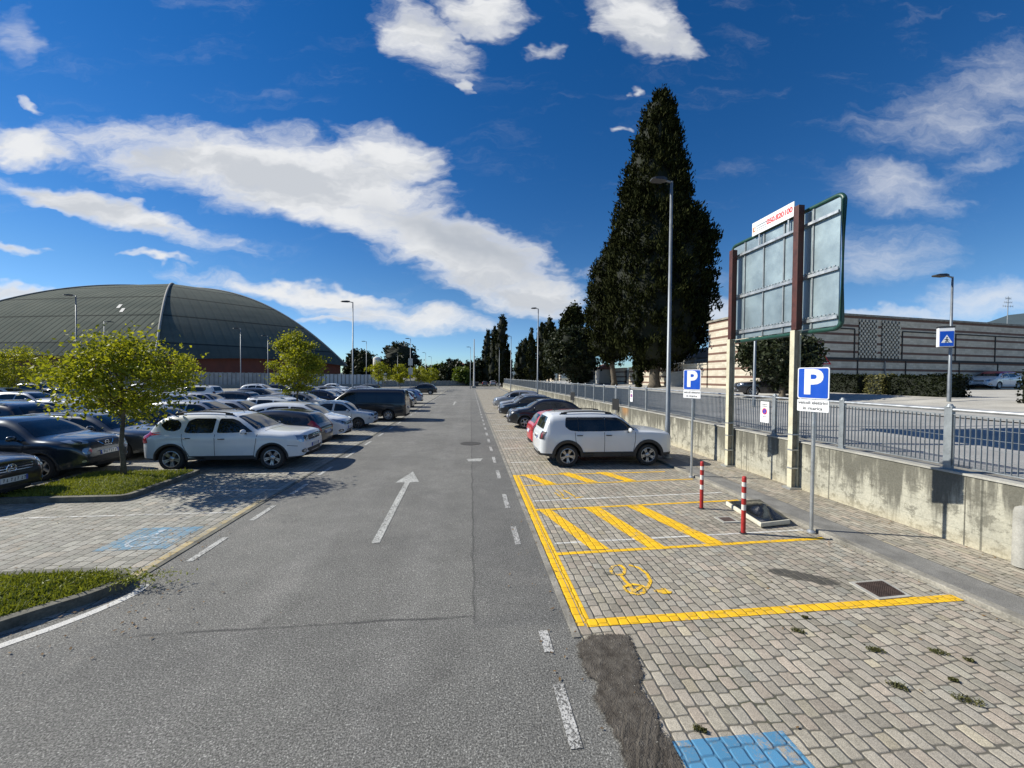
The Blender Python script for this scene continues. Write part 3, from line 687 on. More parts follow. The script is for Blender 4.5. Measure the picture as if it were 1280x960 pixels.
BASE = dict(
duster=dict(name='parked_car', L=4.32, W=1.84, H=1.63, r=.345, xf=1.34, xr=-1.33, paint='white', sill=.30, clad=.36, flare=.045, tumble=.24, gap=.06, ftaper=(.62, .26), rtaper=(.5, .17), shoulder=1,
  top=[(2.16, .86), (2.12, .97), (2.02, 1.035), (1.7, 1.085), (1.2, 1.12), (1.0, 1.15), (.62, 1.36), (.3, 1.53), (.0, 1.60), (-.6, 1.63), (-1.2, 1.61), (-1.6, 1.54), (-1.78, 1.44), (-1.95, 1.18), (-2.04, 1.04), (-2.12, .98), (-2.16, .86)],
  belt=[(2.16, .76), (2.0, .92), (1.6, .99), (1.0, 1.03), (0, 1.03), (-1.2, 1.05), (-2.16, 1.0)], screen=(.93, .30), rear_win=(1.08, 1.44, .56, .48), screen_w=.84, screen_t=.66,
  windows=[[(.80, 1.09), (.36, 1.40), (.20, 1.46), (-.13, 1.47), (-.16, 1.07), (.1, 1.07)], [(-.26, 1.07), (-.23, 1.47), (-.80, 1.475), (-.95, 1.40), (-1.02, 1.10), (-.9, 1.07)], [(-1.13, 1.18), (-1.12, 1.34), (-1.25, 1.44), (-1.52, 1.43), (-1.66, 1.30), (-1.5, 1.15), (-1.28, 1.12)]],
  seams=[[(.93, 1.03), (.90, .80), (.84, .40)], [(-.20, 1.03), (-.20, .42)], [(-.86, .42), (-1.02, .75), (-1.07, 1.05)], [(.84, .41), (-.86, .41)], [(2.0, .66), (1.75, .70)]], top_seams=[[(1.06, -.72), (1.12, 0), (1.06, .72)]],
  handles=[(-.02, .90), (-.92, .93)], mirror=(.62, 1.10), head=[(.45, .93), (.80, .97), (.83, .83), (.76, .76), (.47, .80)], headc=(.62, .87), tail=[(.74, .78), (.885, .80), (.885, 1.10), (.76, 1.12)],
  grille=[[(-.43, .78), (.43, .78), (.40, .93), (-.40, .93)], [(-.50, .40), (.50, .40), (.55, .55), (-.55, .55)]], chrome=[([(-.40, .895), (.40, .895)], .016), ([(-.41, .845), (.41, .845)], .016), ([(-.03, .80), (-.03, .93)], .02), ([(.03, .80), (.03, .93)], .02)], plate=(.62, .72), fog=(.66, .50, .06),
  arch_trim=.035, side_clad=[[(.92, .31), (.84, .42), (-.88, .42), (-.94, .31)]], rails=(-1.45, .15, .58), rim_mat='alloy', spokes=5, twin=True, spoke_w=.028, antenna=.12, black_mirror=True),
renegade=dict(name='parked_car', L=4.24, W=1.80, H=1.67, r=.345, xf=1.27, xr=-1.30, paint='white', sill=.30, clad=.42, flare=.05, tumble=.20, gap=.07, ftaper=(.42, .20), rtaper=(.42, .15),
  top=[(2.12, .95), (2.07, 1.02), (1.95, 1.07), (1.5, 1.12), (1.12, 1.15), (.95, 1.18), (.55, 1.47), (.38, 1.58), (.1, 1.645), (-.5, 1.67), (-1.3, 1.65), (-1.7, 1.60), (-1.84, 1.52), (-1.98, 1.20), (-2.04, 1.06), (-2.09, 1.0), (-2.12, .9)],
  belt=[(2.12, .85), (2.0, .97), (1.4, 1.05), (0, 1.06), (-2.12, 1.04)], screen=(.93, .40), rear_win=(1.13, 1.50, .58, .52), screen_w=.86, screen_t=.72,
  windows=[[(.86, 1.12), (.45, 1.44), (.28, 1.50), (-.10, 1.51), (-.10, 1.09)], [(-.12, 1.09), (-.12, 1.51), (-.95, 1.51), (-.95, 1.09)], [(-.97, 1.09), (-.97, 1.51), (-1.34, 1.51), (-1.37, 1.23), (-1.22, 1.12)]], pillar=[[(-.08, 1.09), (-.08, 1.515), (-.14, 1.515), (-.14, 1.09)], [(-.93, 1.09), (-.93, 1.515), (-.99, 1.515), (-.99, 1.09)]],
  seams=[[(.86, 1.06), (.84, .80), (.78, .44)], [(-.14, 1.06), (-.14, .44)], [(-.86, .44), (-1.05, .80), (-1.07, 1.06)]], top_seams=[[(1.08, -.7), (1.12, 0), (1.08, .7)]],
  handles=[(.0, .97), (-.92, .97)], mirror=(.62, 1.12), head=[(.52, .98), (.70, 1.0), (.78, .92), (.72, .80), (.55, .80)], headc=(.64, .90), tail=[(.62, .86), (.80, .87), (.80, 1.05), (.62, 1.06)],
  grille=[[(-.45, .80), (.45, .80), (.45, .98), (-.45, .98)], [(-.60, .44), (.60, .44), (.6, .60), (-.6, .60)]], chrome=[], plate=(.66, .86), fog=(.64, .56, .05), bulge=.03,
  arch_trim=.075, side_clad=[[(.88, .31), (.84, .46), (-.88, .46), (-.94, .31)]], rails=(-1.5, .2, .60), rim_mat='alloy', spokes=5, twin=True, spoke_w=.026, antenna=-1.5,
  extra=[('tail_light_frame', 'black', 'rear', [[(.59, .84), (.83, .85), (.83, 1.08), (.59, 1.08)], [(-.59, .84), (-.83, .85), (-.83, 1.08), (-.59, 1.08)]]), ('rear_bumper_guard', 'galv', 'rear', [[(-.40, .40), (.40, .40), (.45, .50), (-.45, .50)]])]),
hatch=dict(name='parked_car', L=3.99, W=1.70, H=1.47, r=.30, xf=1.20, xr=-1.27, paint='black', sill=.22, flare=.02, tumble=.34, gap=.045, ftaper=(.7, .34), rtaper=(.55, .26),
  top=[(1.995, .66), (1.94, .76), (1.75, .86), (1.3, .95), (1.02, 1.0), (.6, 1.25), (.3, 1.39), (.0, 1.455), (-.5, 1.47), (-1.1, 1.43), (-1.5, 1.36), (-1.7, 1.22), (-1.85, 1.0), (-1.93, .90), (-1.97, .84), (-1.995, .74)],
  belt=[(1.995, .58), (1.8, .76), (1.2, .87), (0, .92), (-1.0, .96), (-1.995, .92)], screen=(.96, .32), rear_win=(.98, 1.30, .52, .44), screen_w=.82, screen_t=.62,
  windows=[[(.80, .97), (.42, 1.23), (.22, 1.30), (-.12, 1.33), (-.14, .98)], [(-.22, .98), (-.20, 1.33), (-.75, 1.32), (-.98, 1.27), (-1.02, 1.03)], [(-1.08, 1.04), (-1.06, 1.26), (-1.28, 1.21), (-1.36, 1.12)]],
  seams=[[(.90, .92), (.86, .7), (.80, .28)], [(-.17, .95), (-.18, .28)], [(-.80, .30), (-.98, .62), (-1.03, .98)], [(.8, .27), (-.8, .27)]], top_seams=[[(1.10, -.66), (1.16, 0), (1.10, .66)]],
  handles=[(-.02, .82), (-.86, .85)], mirror=(.66, .98), head=[(.42, .70), (.66, .78), (.78, .77), (.74, .66), (.5, .60)], headc=(.60, .69), tail=[(.52, .72), (.78, .72), (.80, .98), (.70, 1.12), (.60, 1.0)],
  grille=[[(-.34, .60), (.34, .60), (.38, .70), (-.38, .70)], [(-.48, .32), (.48, .32), (.44, .44), (-.44, .44)]], chrome=[([(-.36, .68), (.36, .68)], .014)], plate=(.50, .66), fog=(.60, .38, .05), badge=(0, 0, .66, .045, 'bar'), rim_mat='alloy', spokes=7, spoke_w=.025),
meriva=dict(name='parked_car', L=4.15, W=1.76, H=1.58, r=.315, xf=1.22, xr=-1.28, paint='white', sill=.22, flare=.025, tumble=.30, gap=.045, ftaper=(.75, .36), rtaper=(.5, .22), shoulder=1,
  top=[(2.07, .68), (2.02, .80), (1.85, .91), (1.45, 1.02), (1.2, 1.08), (.75, 1.33), (.4, 1.49), (.1, 1.555), (-.5, 1.58), (-1.2, 1.54), (-1.6, 1.47), (-1.8, 1.32), (-1.95, 1.05), (-2.02, .92), (-2.07, .78)],
  belt=[(2.07, .58), (1.8, .82), (1.2, .93), (.4, .96), (-.4, .93), (-1.2, 1.02), (-2.07, .96)], screen=(1.16, .42), rear_win=(1.05, 1.38, .54, .46), screen_w=.82, screen_t=.62,
  windows=[[(1.0, 1.02), (.78, 1.20), (.74, 1.02)], [(.68, 1.02), (.66, 1.26), (.38, 1.38), (-.10, 1.42), (-.12, .98)], [(-.20, .98), (-.18, 1.42), (-.8, 1.41), (-1.02, 1.35), (-1.06, 1.05)], [(-1.12, 1.08), (-1.1, 1.34), (-1.4, 1.27), (-1.46, 1.14)]],
  seams=[[(.80, .96), (.82, .7), (.78, .28)], [(-.16, .94), (-.17, .28)], [(-.82, .30), (-1.0, .62), (-1.06, 1.0)]], top_seams=[[(1.32, -.6), (1.38, 0), (1.32, .6)]],
  handles=[(-.03, .84), (-.30, .84)], mirror=(.74, 1.04), head=[(.36, .72), (.62, .83), (.82, .90), (.80, .78), (.62, .66), (.42, .64)], headc=(.60, .75), tail=[(.60, .80), (.82, .84), (.82, 1.02), (.66, 1.05)],
  grille=[[(-.34, .62), (.34, .62), (.30, .74), (-.30, .74)], [(-.44, .30), (.44, .30), (.38, .42), (-.38, .42)]], chrome=[([(-.34, .70), (.34, .70)], .022)], plate=(.50, .72), fog=(.66, .40, .06), badge=(0, 0, .69, .05, 'bar'), rim_mat='alloy', spokes=7, spoke_w=.024),
corsa=dict(name='parked_car', L=3.74, W=1.61, H=1.42, r=.28, xf=1.14, xr=-1.30, paint='white2', sill=.22, flare=.02, tumble=.34, gap=.05, ftaper=(.7, .32), rtaper=(.6, .26), bulge=.06,
  top=[(1.87, .66), (1.83, .74), (1.7, .80), (1.3, .88), (1.0, .93), (.62, 1.18), (.38, 1.32), (.1, 1.40), (-.4, 1.42), (-.9, 1.39), (-1.2, 1.33), (-1.5, 1.14), (-1.7, .95), (-1.8, .86), (-1.87, .72)],
  belt=[(1.87, .56), (1.7, .71), (1.2, .82), (0, .86), (-1.87, .86)], screen=(.94, .38), rear_win=(.95, 1.26, .50, .42), screen_w=.82, screen_t=.62,
  windows=[[(.76, .92), (.48, 1.14), (.30, 1.24), (-.05, 1.29), (-.08, .91)], [(-.18, .92), (-.15, 1.28), (-.55, 1.28), (-.85, 1.20), (-1.05, .98)]],
  seams=[[(.84, .86), (.82, .7), (.76, .28)], [(-.12, .88), (-.14, .28)], [(-.9, .9), (-1.0, .75)]], top_seams=[[(1.06, -.6), (1.12, 0), (1.06, .6)]],
  handles=[(.0, .78), (-.78, .78)], mirror=(.64, .93), head=[(.40, .62), (.68, .64), (.72, .72), (.64, .76), (.42, .74)], headc=(.56, .69), tail=[(.60, .70), (.76, .70), (.76, .90), (.62, .92)],
  grille=[[(-.34, .64), (.34, .64), (.34, .73), (-.34, .73)], [(-.5, .30), (.5, .30), (.5, .38), (-.5, .38)]], chrome=[], plate=(.50, .62), rim_mat='dark_alloy', spokes=8, spoke_w=.02, black_mirror=True,
  extra=[('side_strip', 'black', 'side', [[(.80, .50), (.80, .56), (-.85, .56), (-.85, .50)]]), ('front_bumper_strip', 'black', 'front', [[(-.70, .50), (.70, .50), (.70, .57), (-.70, .57)]])]),
van=dict(name='parked_van', L=5.0, W=1.92, H=1.96, r=.34, xf=1.55, xr=-1.45, paint='black', sill=.26, flare=.02, tumble=.14, gap=.06, ftaper=(.6, .28), rtaper=(.3, .09), bulge=.035,
  top=[(2.5, .85), (2.44, .98), (2.25, 1.10), (1.95, 1.22), (1.75, 1.32), (1.3, 1.68), (1.02, 1.86), (.75, 1.93), (.2, 1.96), (-1.8, 1.95), (-2.25, 1.92), (-2.38, 1.82), (-2.44, 1.4), (-2.48, 1.0), (-2.5, .8)],
  belt=[(2.5, .76), (2.2, 1.0), (1.5, 1.12), (0, 1.15), (-2.5, 1.15)], screen=(1.72, 1.0), rear_win=(1.22, 1.72, .66, .60), screen_w=.84, screen_t=.70,
  windows=[[(1.48, 1.20), (1.12, 1.52), (.95, 1.70), (.50, 1.73), (.48, 1.16)]],
  seams=[[(1.55, 1.1), (1.2, .85), (1.1, .34)], [(.40, 1.8), (.40, .34)], [(-.72, 1.8), (-.72, .34)], [(.40, 1.12), (-2.3, 1.12)]], top_seams=[[(1.85, -.7), (1.92, 0), (1.85, .7)]],
  handles=[(.56, 1.02), (-.6, 1.02)], mirror=(1.30, 1.25), head=[(.48, .82), (.80, .86), (.86, 1.02), (.78, 1.06), (.5, .98)], headc=(.68, .93), tail=[(.72, .90), (.83, .90), (.82, 1.45), (.72, 1.45)],
  grille=[[(-.42, .80), (.42, .80), (.42, .96), (-.42, .96)], [(-.6, .34), (.6, .34), (.6, .50), (-.6, .50)]], chrome=[([(-.42, .88), (.42, .88)], .016)], plate=(.58, .80), rim_mat='alloy', spokes=9, spoke_w=.026, rear_seams=[[(0, .5), (0, 1.85)]]),
sedan=dict(name='parked_car', L=4.53, W=1.77, H=1.45, r=.315, xf=1.42, xr=-1.34, paint='black', sill=.22, flare=.02, tumble=.36, gap=.045, ftaper=(.8, .32), rtaper=(.7, .26),
  top=[(2.265, .72), (2.22, .82), (2.05, .89), (1.5, .95), (1.1, .99), (.7, 1.22), (.35, 1.38), (.0, 1.44), (-.4, 1.45), (-.85, 1.39), (-1.2, 1.24), (-1.55, 1.06), (-1.75, 1.04), (-2.1, 1.02), (-2.2, .97), (-2.265, .80)],
  belt=[(2.265, .62), (2.0, .78), (1.3, .88), (0, .92), (-1.4, .96), (-2.265, .90)], screen=(1.04, .36), rear_top=True, rear_win=(-1.50, -.93, .55, .50), screen_w=.80, screen_t=.62,
  windows=[[(.86, .96), (.50, 1.17), (.26, 1.28), (-.12, 1.31), (-.14, .96)], [(-.22, .97), (-.20, 1.31), (-.55, 1.30), (-.85, 1.22), (-1.06, 1.06), (-.9, .98)]],
  seams=[[(1.0, .92), (.96, .7), (.9, .28)], [(-.18, .94), (-.18, .28)], [(-.85, .3), (-1.0, .6), (-1.0, .95)]], top_seams=[[(1.18, -.7), (1.24, 0), (1.18, .7)], [(-1.62, -.62), (-1.58, 0), (-1.62, .62)]],
  handles=[(-.02, .82), (-.86, .84)], mirror=(.72, .98), head=[(.50, .66), (.72, .66), (.82, .76), (.74, .84), (.56, .82)], headc=(.66, .74), tail=[(.55, .74), (.80, .74), (.82, .90), (.58, .92)],
  grille=[[(-.38, .62), (.38, .62), (.44, .80), (-.44, .80)], [(-.55, .30), (.55, .30), (.50, .42), (-.50, .42)]], chrome=[([(-.43, .76), (.43, .76)], .018), ([(-.41, .71), (.41, .71)], .018), ([(-.39, .66), (.39, .66)], .018)], plate=(.48, .76), badge=(0, 0, .71, .085, 'star'), fog=(.62, .38, .05), rim_mat='alloy', spokes=7, spoke_w=.028),
juke=dict(name='parked_car', L=4.14, W=1.77, H=1.57, r=.335, xf=1.24, xr=-1.29, paint='dark', sill=.26, clad=.33, flare=.07, tumble=.36, gap=.06, ftaper=(.7, .32), rtaper=(.6, .25), shoulder=1,
  top=[(2.07, .74), (2.02, .86), (1.85, .99), (1.4, 1.06), (1.1, 1.10), (.7, 1.32), (.4, 1.47), (.1, 1.55), (-.35, 1.57), (-.9, 1.51), (-1.35, 1.40), (-1.65, 1.22), (-1.88, 1.02), (-1.98, .90), (-2.07, .76)],
  belt=[(2.07, .62), (1.85, .86), (1.3, .98), (.5, .98), (-.6, 1.03), (-1.3, 1.13), (-2.07, 1.0)], screen=(1.05, .42), rear_win=(1.12, 1.38, .5, .42), screen_w=.80, screen_t=.60,
  windows=[[(.86, 1.05), (.52, 1.26), (.30, 1.36), (-.10, 1.41), (-.12, 1.06)], [(-.20, 1.08), (-.18, 1.41), (-.70, 1.38), (-1.02, 1.27), (-.9, 1.16)]],
  seams=[[(.90, 1.0), (.86, .7), (.80, .34)], [(-.17, 1.03), (-.18, .34)], [(-.82, .36), (-.98, .75), (-1.02, 1.1)]], top_seams=[[(1.2, -.6), (1.26, 0), (1.2, .6)]],
  handles=[(-.02, .88)], mirror=(.72, 1.08), head=[(.42, .93), (.60, 1.0), (.78, .98), (.72, .90), (.46, .88)], headc=(.60, .94), tail=[(.58, .88), (.80, .92), (.80, 1.10), (.70, 1.12)],
  grille=[[(-.48, .76), (.48, .76), (.40, .90), (-.40, .90)], [(-.5, .36), (.5, .36), (.6, .52), (-.6, .52)]], chrome=[([(-.22, .90), (-.10, .79), (.10, .79), (.22, .90)], .022)], plate=(.62, .74), badge=(0, 0, .86, .055, 'bar'), fog=(.62, .44, .05), arch_trim=.03,
  extra=[('round_headlight', 'lens', 'front', [[(q * .56 + .10 * math.cos(a), .70 + .085 * math.sin(a)) for a in np.linspace(0, 6.283, 15)[:-1]] for q in (1, -1)])], rim_mat='alloy', spokes=5, spoke_w=.035),
suv=dict(name='parked_car', L=4.42, W=1.84, H=1.63, r=.345, xf=1.33, xr=-1.31, paint='grey', sill=.27, clad=.36, flare=.03, tumble=.30, gap=.055, ftaper=(.75, .32), rtaper=(.55, .22), shoulder=1,
  top=[(2.21, .80), (2.16, .92), (1.98, 1.01), (1.5, 1.09), (1.12, 1.13), (.7, 1.36), (.4, 1.51), (.05, 1.60), (-.5, 1.63), (-1.1, 1.59), (-1.5, 1.52), (-1.75, 1.38), (-1.98, 1.12), (-2.1, .98), (-2.17, .92), (-2.21, .78)],
  belt=[(2.21, .68), (2.0, .88), (1.3, .99), (.4, 1.02), (-1.0, 1.08), (-2.21, 1.02)], screen=(1.06, .40), rear_win=(1.14, 1.43, .56, .48), screen_w=.82, screen_t=.64,
  windows=[[(.88, 1.07), (.52, 1.29), (.28, 1.40), (-.12, 1.45), (-.14, 1.07)], [(-.22, 1.08), (-.20, 1.45), (-.75, 1.44), (-1.0, 1.40), (-1.05, 1.12)], [(-1.12, 1.14), (-1.09, 1.38), (-1.40, 1.31), (-1.46, 1.22)]],
  seams=[[(.95, 1.03), (.9, .7), (.84, .40)], [(-.18, 1.04), (-.19, .40)], [(-.86, .42), (-1.03, .75), (-1.08, 1.1)]], top_seams=[[(1.2, -.66), (1.26, 0), (1.2, .66)]],
  handles=[(-.02, .92), (-.90, .96)], mirror=(.70, 1.10), head=[(.46, .86), (.70, .93), (.84, .93), (.78, .82), (.5, .79)], headc=(.66, .87), tail=[(.50, .98), (.84, .96), (.86, 1.08), (.62, 1.12)],
  grille=[[(-.42, .72), (.42, .72), (.46, .88), (-.46, .88)], [(-.55, .38), (.55, .38), (.50, .52), (-.50, .52)]], chrome=[([(-.44, .86), (.44, .86)], .016)], plate=(.60, .80), fog=(.66, .48, .05), arch_trim=.05, rails=(-1.4, .1, .60), rail_mat='galv', rim_mat='alloy', spokes=5, twin=True, spoke_w=.026),
wagon=dict(name='parked_car', L=4.58, W=1.79, H=1.47, r=.315, xf=1.42, xr=-1.30, paint='grey', sill=.22, flare=.02, tumble=.33, gap=.045, ftaper=(.8, .34), rtaper=(.6, .24),
  top=[(2.29, .68), (2.24, .78), (2.05, .86), (1.6, .94), (1.2, .99), (.8, 1.2), (.4, 1.38), (.05, 1.45), (-.5, 1.47), (-1.3, 1.43), (-1.75, 1.36), (-1.95, 1.22), (-2.12, .98), (-2.22, .88), (-2.29, .72)],
  belt=[(2.29, .58), (2.0, .76), (1.3, .87), (0, .92), (-1.4, .97), (-2.29, .93)], screen=(1.14, .40), rear_win=(1.0, 1.30, .54, .46), screen_w=.82, screen_t=.62,
  windows=[[(.94, .96), (.55, 1.18), (.30, 1.28), (-.10, 1.32), (-.12, .96)], [(-.20, .97), (-.18, 1.32), (-.80, 1.31), (-1.0, 1.28), (-1.04, 1.0)], [(-1.11, 1.01), (-1.08, 1.27), (-1.55, 1.21), (-1.66, 1.10)]],
  seams=[[(1.0, .92), (.96, .7), (.9, .28)], [(-.16, .94), (-.17, .28)], [(-.85, .3), (-1.0, .6), (-1.06, .98)]], top_seams=[[(1.3, -.64), (1.36, 0), (1.3, .64)]],
  handles=[(-.02, .82), (-.88, .84)], mirror=(.76, .98), head=[(.44, .68), (.70, .76), (.82, .78), (.76, .66), (.5, .61)], headc=(.64, .70), tail=[(.50, .80), (.82, .80), (.84, .98), (.62, .98)],
  grille=[[(-.38, .58), (.38, .58), (.42, .72), (-.42, .72)], [(-.55, .28), (.55, .28), (.50, .42), (-.50, .42)]], chrome=[([(-.40, .70), (.40, .70)], .014)], plate=(.48, .84), fog=(.62, .36, .05), rails=(-1.6, .1, .58), rail_mat='galv', rim_mat='alloy', spokes=10, spoke_w=.02),
)
# ================================================================== SETTING
def sheet(name, poly, z, m, kind='structure', label=None, cat=None, group=None, th=None):
    mb = MB(); n = len(poly); mb.add([(x, y, z) for x, y in poly], [tuple(range(n))])
    o = mb.build(name, m, fixn=False)
    if o.data.polygons[0].normal.z < 0: o.data.flip_normals()
    return tag(o, label, cat, group, kind)
def zup(X, Y=20):
    a = [(8.2, 1.16), (9.5, 1.20), (14, 1.32), (18, 1.55), (22, 1.9), (30, 2.0), (60, 2.05), (2000, 2.05)]
    for (x0, z0), (x1, z1) in zip(a, a[1:]):
        if X <= x1: z = z0 + (z1 - z0) * max(0, X - x0) / (x1 - x0); break
    return z * (1 - max(0, min(1, (Y - 92) / 22)))
R3 = 3000
sheet('ground', [(-R3, -R3), (R3, -R3), (R3, R3), (-R3, R3)], -.03, M['ground'])
sheet('road', [(-110, -30), (1.18, -30), (1.18, 83), (60, 83), (60, 108), (-60, 108), (-60, 83), (-4.4, 83), (-4.4, 6), (-110, 6)], 0, M['asphalt'])
sheet('car_park_paving', [(-110, 3.7), (-9, 3.9), (-6.2, 4.05), (-5.2, 4.3), (-4.6, 4.7), (-4.40, 4.95), (-4.40, 83), (-110, 83)], .004, M['pavers_left'])
sheet('parking_bay_paving', [(1.18, -6), (6.17, -6), (6.17, 83), (1.18, 83)], .004, M['pavers'])
# near part of the junction mouth on the left (asphalt sweeps round the verge)
# raised walk with its kerb and gravel band
MB().box(6.19, 6.34, -6, 95, -.02, .062).build('kerb', M['kerb'], bevel=.012)['kind'] = 'structure'
sheet('gravel_band', [(6.34, -6), (6.86, -6), (6.86, 95), (6.34, 95)], .056, M['gravel'])
sheet('pavement', [(6.86, -6), (8.06, -6), (8.06, 95), (6.86, 95)], .060, M['pavers_walk'])
bpy.data.objects['kerb']['kind'] = 'structure'
# concrete edging strips beside the road
MB().box(1.10, 1.18, 3.9, 83, -.02, .012).build('edging', M['kerb'])['kind'] = 'structure'
MB().box(-4.46, -4.38, 5.3, 83, -.02, .012).build('edging', M['kerb_dark'])['kind'] = 'structure'
MB().box(1.10, 1.18, -6, 2.2, -.02, .010).build('edging', M['kerb'])['kind'] = 'structure'
# upper terrace behind the retaining wall: heightfield
def terrain():
    xsx = [8.30, 8.8, 9.5, 11, 14, 16, 18, 20, 22, 24, 27, 30, 40, 60, 90, 140, 220]; ysy = list(range(-20, 92, 8)) + [92, 97, 103, 108, 114, 125, 160, 240]
    V = [(x, y, zup(x, y)) for y in ysy for x in xsx]; nx = len(xsx)
    F = [(j * nx + i, j * nx + i + 1, (j + 1) * nx + i + 1, (j + 1) * nx + i) for j in range(len(ysy) - 1) for i in range(nx - 1)]
    o = MB().add(V, F).build('upper_ground', M['upper_asphalt'], fixn=False); o['kind'] = 'structure'
    def band(name, x0, x1, y0, y1, dz, m):
        st = max(1, int((y1 - y0) / 4)); sx = max(1, int((x1 - x0) / .5)); V = []; F = []
        for j in range(st + 1):
            for i in range(sx + 1):
                x = x0 + (x1 - x0) * i / sx; y = y0 + (y1 - y0) * j / st; V.append((x, y, zup(x, y) + dz))
        for j in range(st):
            for i in range(sx): a = j * (sx + 1) + i; F.append((a, a + 1, a + sx + 2, a + sx + 1))
        o = MB().add(V, F).build(name, m, smooth=True, fixn=False); o['kind'] = 'structure'
    band('upper_verge', 8.32, 8.9, -10, 90, .02, M['kerb'])
    band('upper_road', 8.9, 16.4, -10, 90, .025, M['upper_asphalt'])
    band('upper_pavement', 16.4, 19.2, -10, 90, .06, M['upper_walk'])
    band('forecourt', 19.2, 46, -10, 26.2, .04, M['pale_concrete'])
M['upper_walk'] = varied('pale_pavement', (.36, .35, .32), .9, amt=.15, scale=1, bump=.3, bscale=30, fine=.2)
M['pale_concrete'] = varied('pale_forecourt', (.42, .40, .35), .9, amt=.2, scale=.8, bump=.3, bscale=30, fine=.2)
terrain()
# retaining wall with coping
wl = MB(); wl.box(8.06, 8.30, -6, 95, -.1, 1.20); o = wl.build('retaining_wall', M['wall'])
tag(o, 'long stained concrete retaining wall below the steel railing', 'wall')
cp = MB(); cp.box(8.035, 8.32, -6, 95, 1.201, 1.235); c_ = cp.build('coping', M['concrete'], o)
pr = MB()
for k in range(18): pr.box(8.056, 8.059, 5.4 + 5.2 * k, 5.415 + 5.2 * k, .05, 1.19)
pr.build('movement_joint', M['kerb_dark'], o)
# ------------------------------------------------------------------ railing on the wall
fence = empty('railing', (8.17, 0, 1.235), label='grey galvanised steel railing of thin bars along the top of the concrete wall', cat='railing')
px0 = 8.17; ys_posts = [3.82 + 1.9 * k for k in range(48)]
def rel(o): o.location = Vector(o.location) - fence.location; return o
postm = None
for k, y in enumerate([1.92] + ys_posts):
    if postm is None:
        mb = MB(); mb.box(-.035, .035, -.055, .055, 0, 1.08); mb.tube([(0, 0, 1.06), (0, 0, 1.12)], [.055, .03], 10); mb.box(-.05, .05, -.09, .09, 0, .012)
        p = mb.build('post', M['galv_post'], fence, bevel=.004); postm = p.data
    else: p = bpy.data.objects.new('post', postm); COL.objects.link(p); p.parent = fence
    p.location = (0, y, 0)
rl = MB(); rl.tube([(0, -4, 1.02), (0, 93.2, 1.02)], .03, 10); rl.build('handrail', M['galv'], fence, smooth=40)
panm = None
for k, y in enumerate([.02, 1.92] + ys_posts[:-1]):
    if panm is None:
        mb = MB(); n = 26
        for i in range(n): yy = .07 + 1.76 * i / (n - 1); mb.box(-.013, .013, yy - .0022, yy + .0022, .08, .94)
        for z in (.10, .26, .42, .58, .74, .92): mb.tube([(0, .05, z), (0, 1.85, z)], .004, 5)
        mb.box(-.014, .014, .05, 1.85, .935, .950); mb.box(-.014, .014, .05, 1.85, .07, .085)
        p = mb.build('bar_panel', M['galv_post'], fence); panm = p.data
    else: p = bpy.data.objects.new('bar_panel', panm); COL.objects.link(p); p.parent = fence
    p.location = (0, y, 0)
# ------------------------------------------------------------------ painted markings
def strip_poly(a, b, w):
    a = Vector(a); b = Vector(b); n = (b - a).normalized(); n = Vector((-n.y, n.x)) * w / 2
    return [(a - n)[:], (b - n)[:], (b + n)[:], (a + n)[:]]
def mark(name, polys, z, m, label=None):
    mb = MB()
    for k, p in enumerate(polys): mb.add([(x, y, z + .00012 * k) for x, y in p], [tuple(range(len(p)))])
    o = mb.build(name, m, fixn=False)
    bm = bmesh.new(); bm.from_mesh(o.data)
    for f in bm.faces:
        f.normal_update()
        if f.normal.z < 0: f.normal_flip()
    bm.to_mesh(o.data); bm.free(); o['kind'] = 'structure'; return o
Z1 = .0075
mark('yellow_marking', [strip_poly((1.232, 4.08), (1.232, 10.62), .085), strip_poly((1.325, 4.12), (1.325, 10.55), .075)], Z1, M['yellow_line'])
mark('yellow_marking', [strip_poly((1.30, 4.12), (6.15, 4.17), .135)], Z1 + .0012, M['yellow_line'])
mark('yellow_marking', [strip_poly((1.30, 5.80), (6.10, 5.97), .085), strip_poly((1.30, 7.77), (6.05, 8.03), .08), strip_poly((1.30, 9.55), (6.05, 9.83), .07), strip_poly((1.25, 10.55), (5.7, 10.68), .07)], Z1 + .0006, M['yellow_line'])
g4 = lambda x, y: G(640 + x / 3.2, 560 + y / 3.2)
hs = [[(100, 245), (150, 245), (390, 405), (320, 410)], [(285, 238), (345, 235), (615, 398), (545, 401)], [(460, 235), (520, 232), (850, 382), (780, 386)],
      [(35, 108), (80, 107), (180, 145), (128, 146)], [(182, 101), (230, 99), (345, 137), (300, 139)], [(332, 98), (378, 97), (500, 132), (452, 134)]]
mark('yellow_marking', [[g4(*p) for p in h] for h in hs], Z1 + .002, M['yellow_line'])
mark('white_marking', [strip_poly((1.40, 6.18), (6.05, 6.34), .05), strip_poly((1.40, 8.35), (6.05, 8.62), .06)], .0065, M['white_faint'])
mark('white_marking', [strip_poly((1.3, y), (6.1, y + .05), .07) for y in [12.2 + 2.45 * k for k in range(28)]], .0065, M['white_faint'])
mark('white_marking', [strip_poly((-9.3, y), (-4.5, y), .06) for y in [8.15, 9.7] + [11.3 + 2.45 * k for k in range(28)]], .0065, M['white_faint_left'])
mark('pale_yellow_marking', [strip_poly((-4.53, 5.45), (-4.53, 8.9), .11)], Z1, M['pale_yellow'])
zr = .006
dash = [(2.72, 3.32), (3.72, 4.05), (6.2, 6.95), (7.95, 8.9)] + [(10.3 + 1.9 * k, 11.2 + 1.9 * k) for k in range(36)]
mark('edge_dash', [strip_poly((.80, a), (.80, b), .10) for a, b in dash], zr, M['white_dash_worn'])
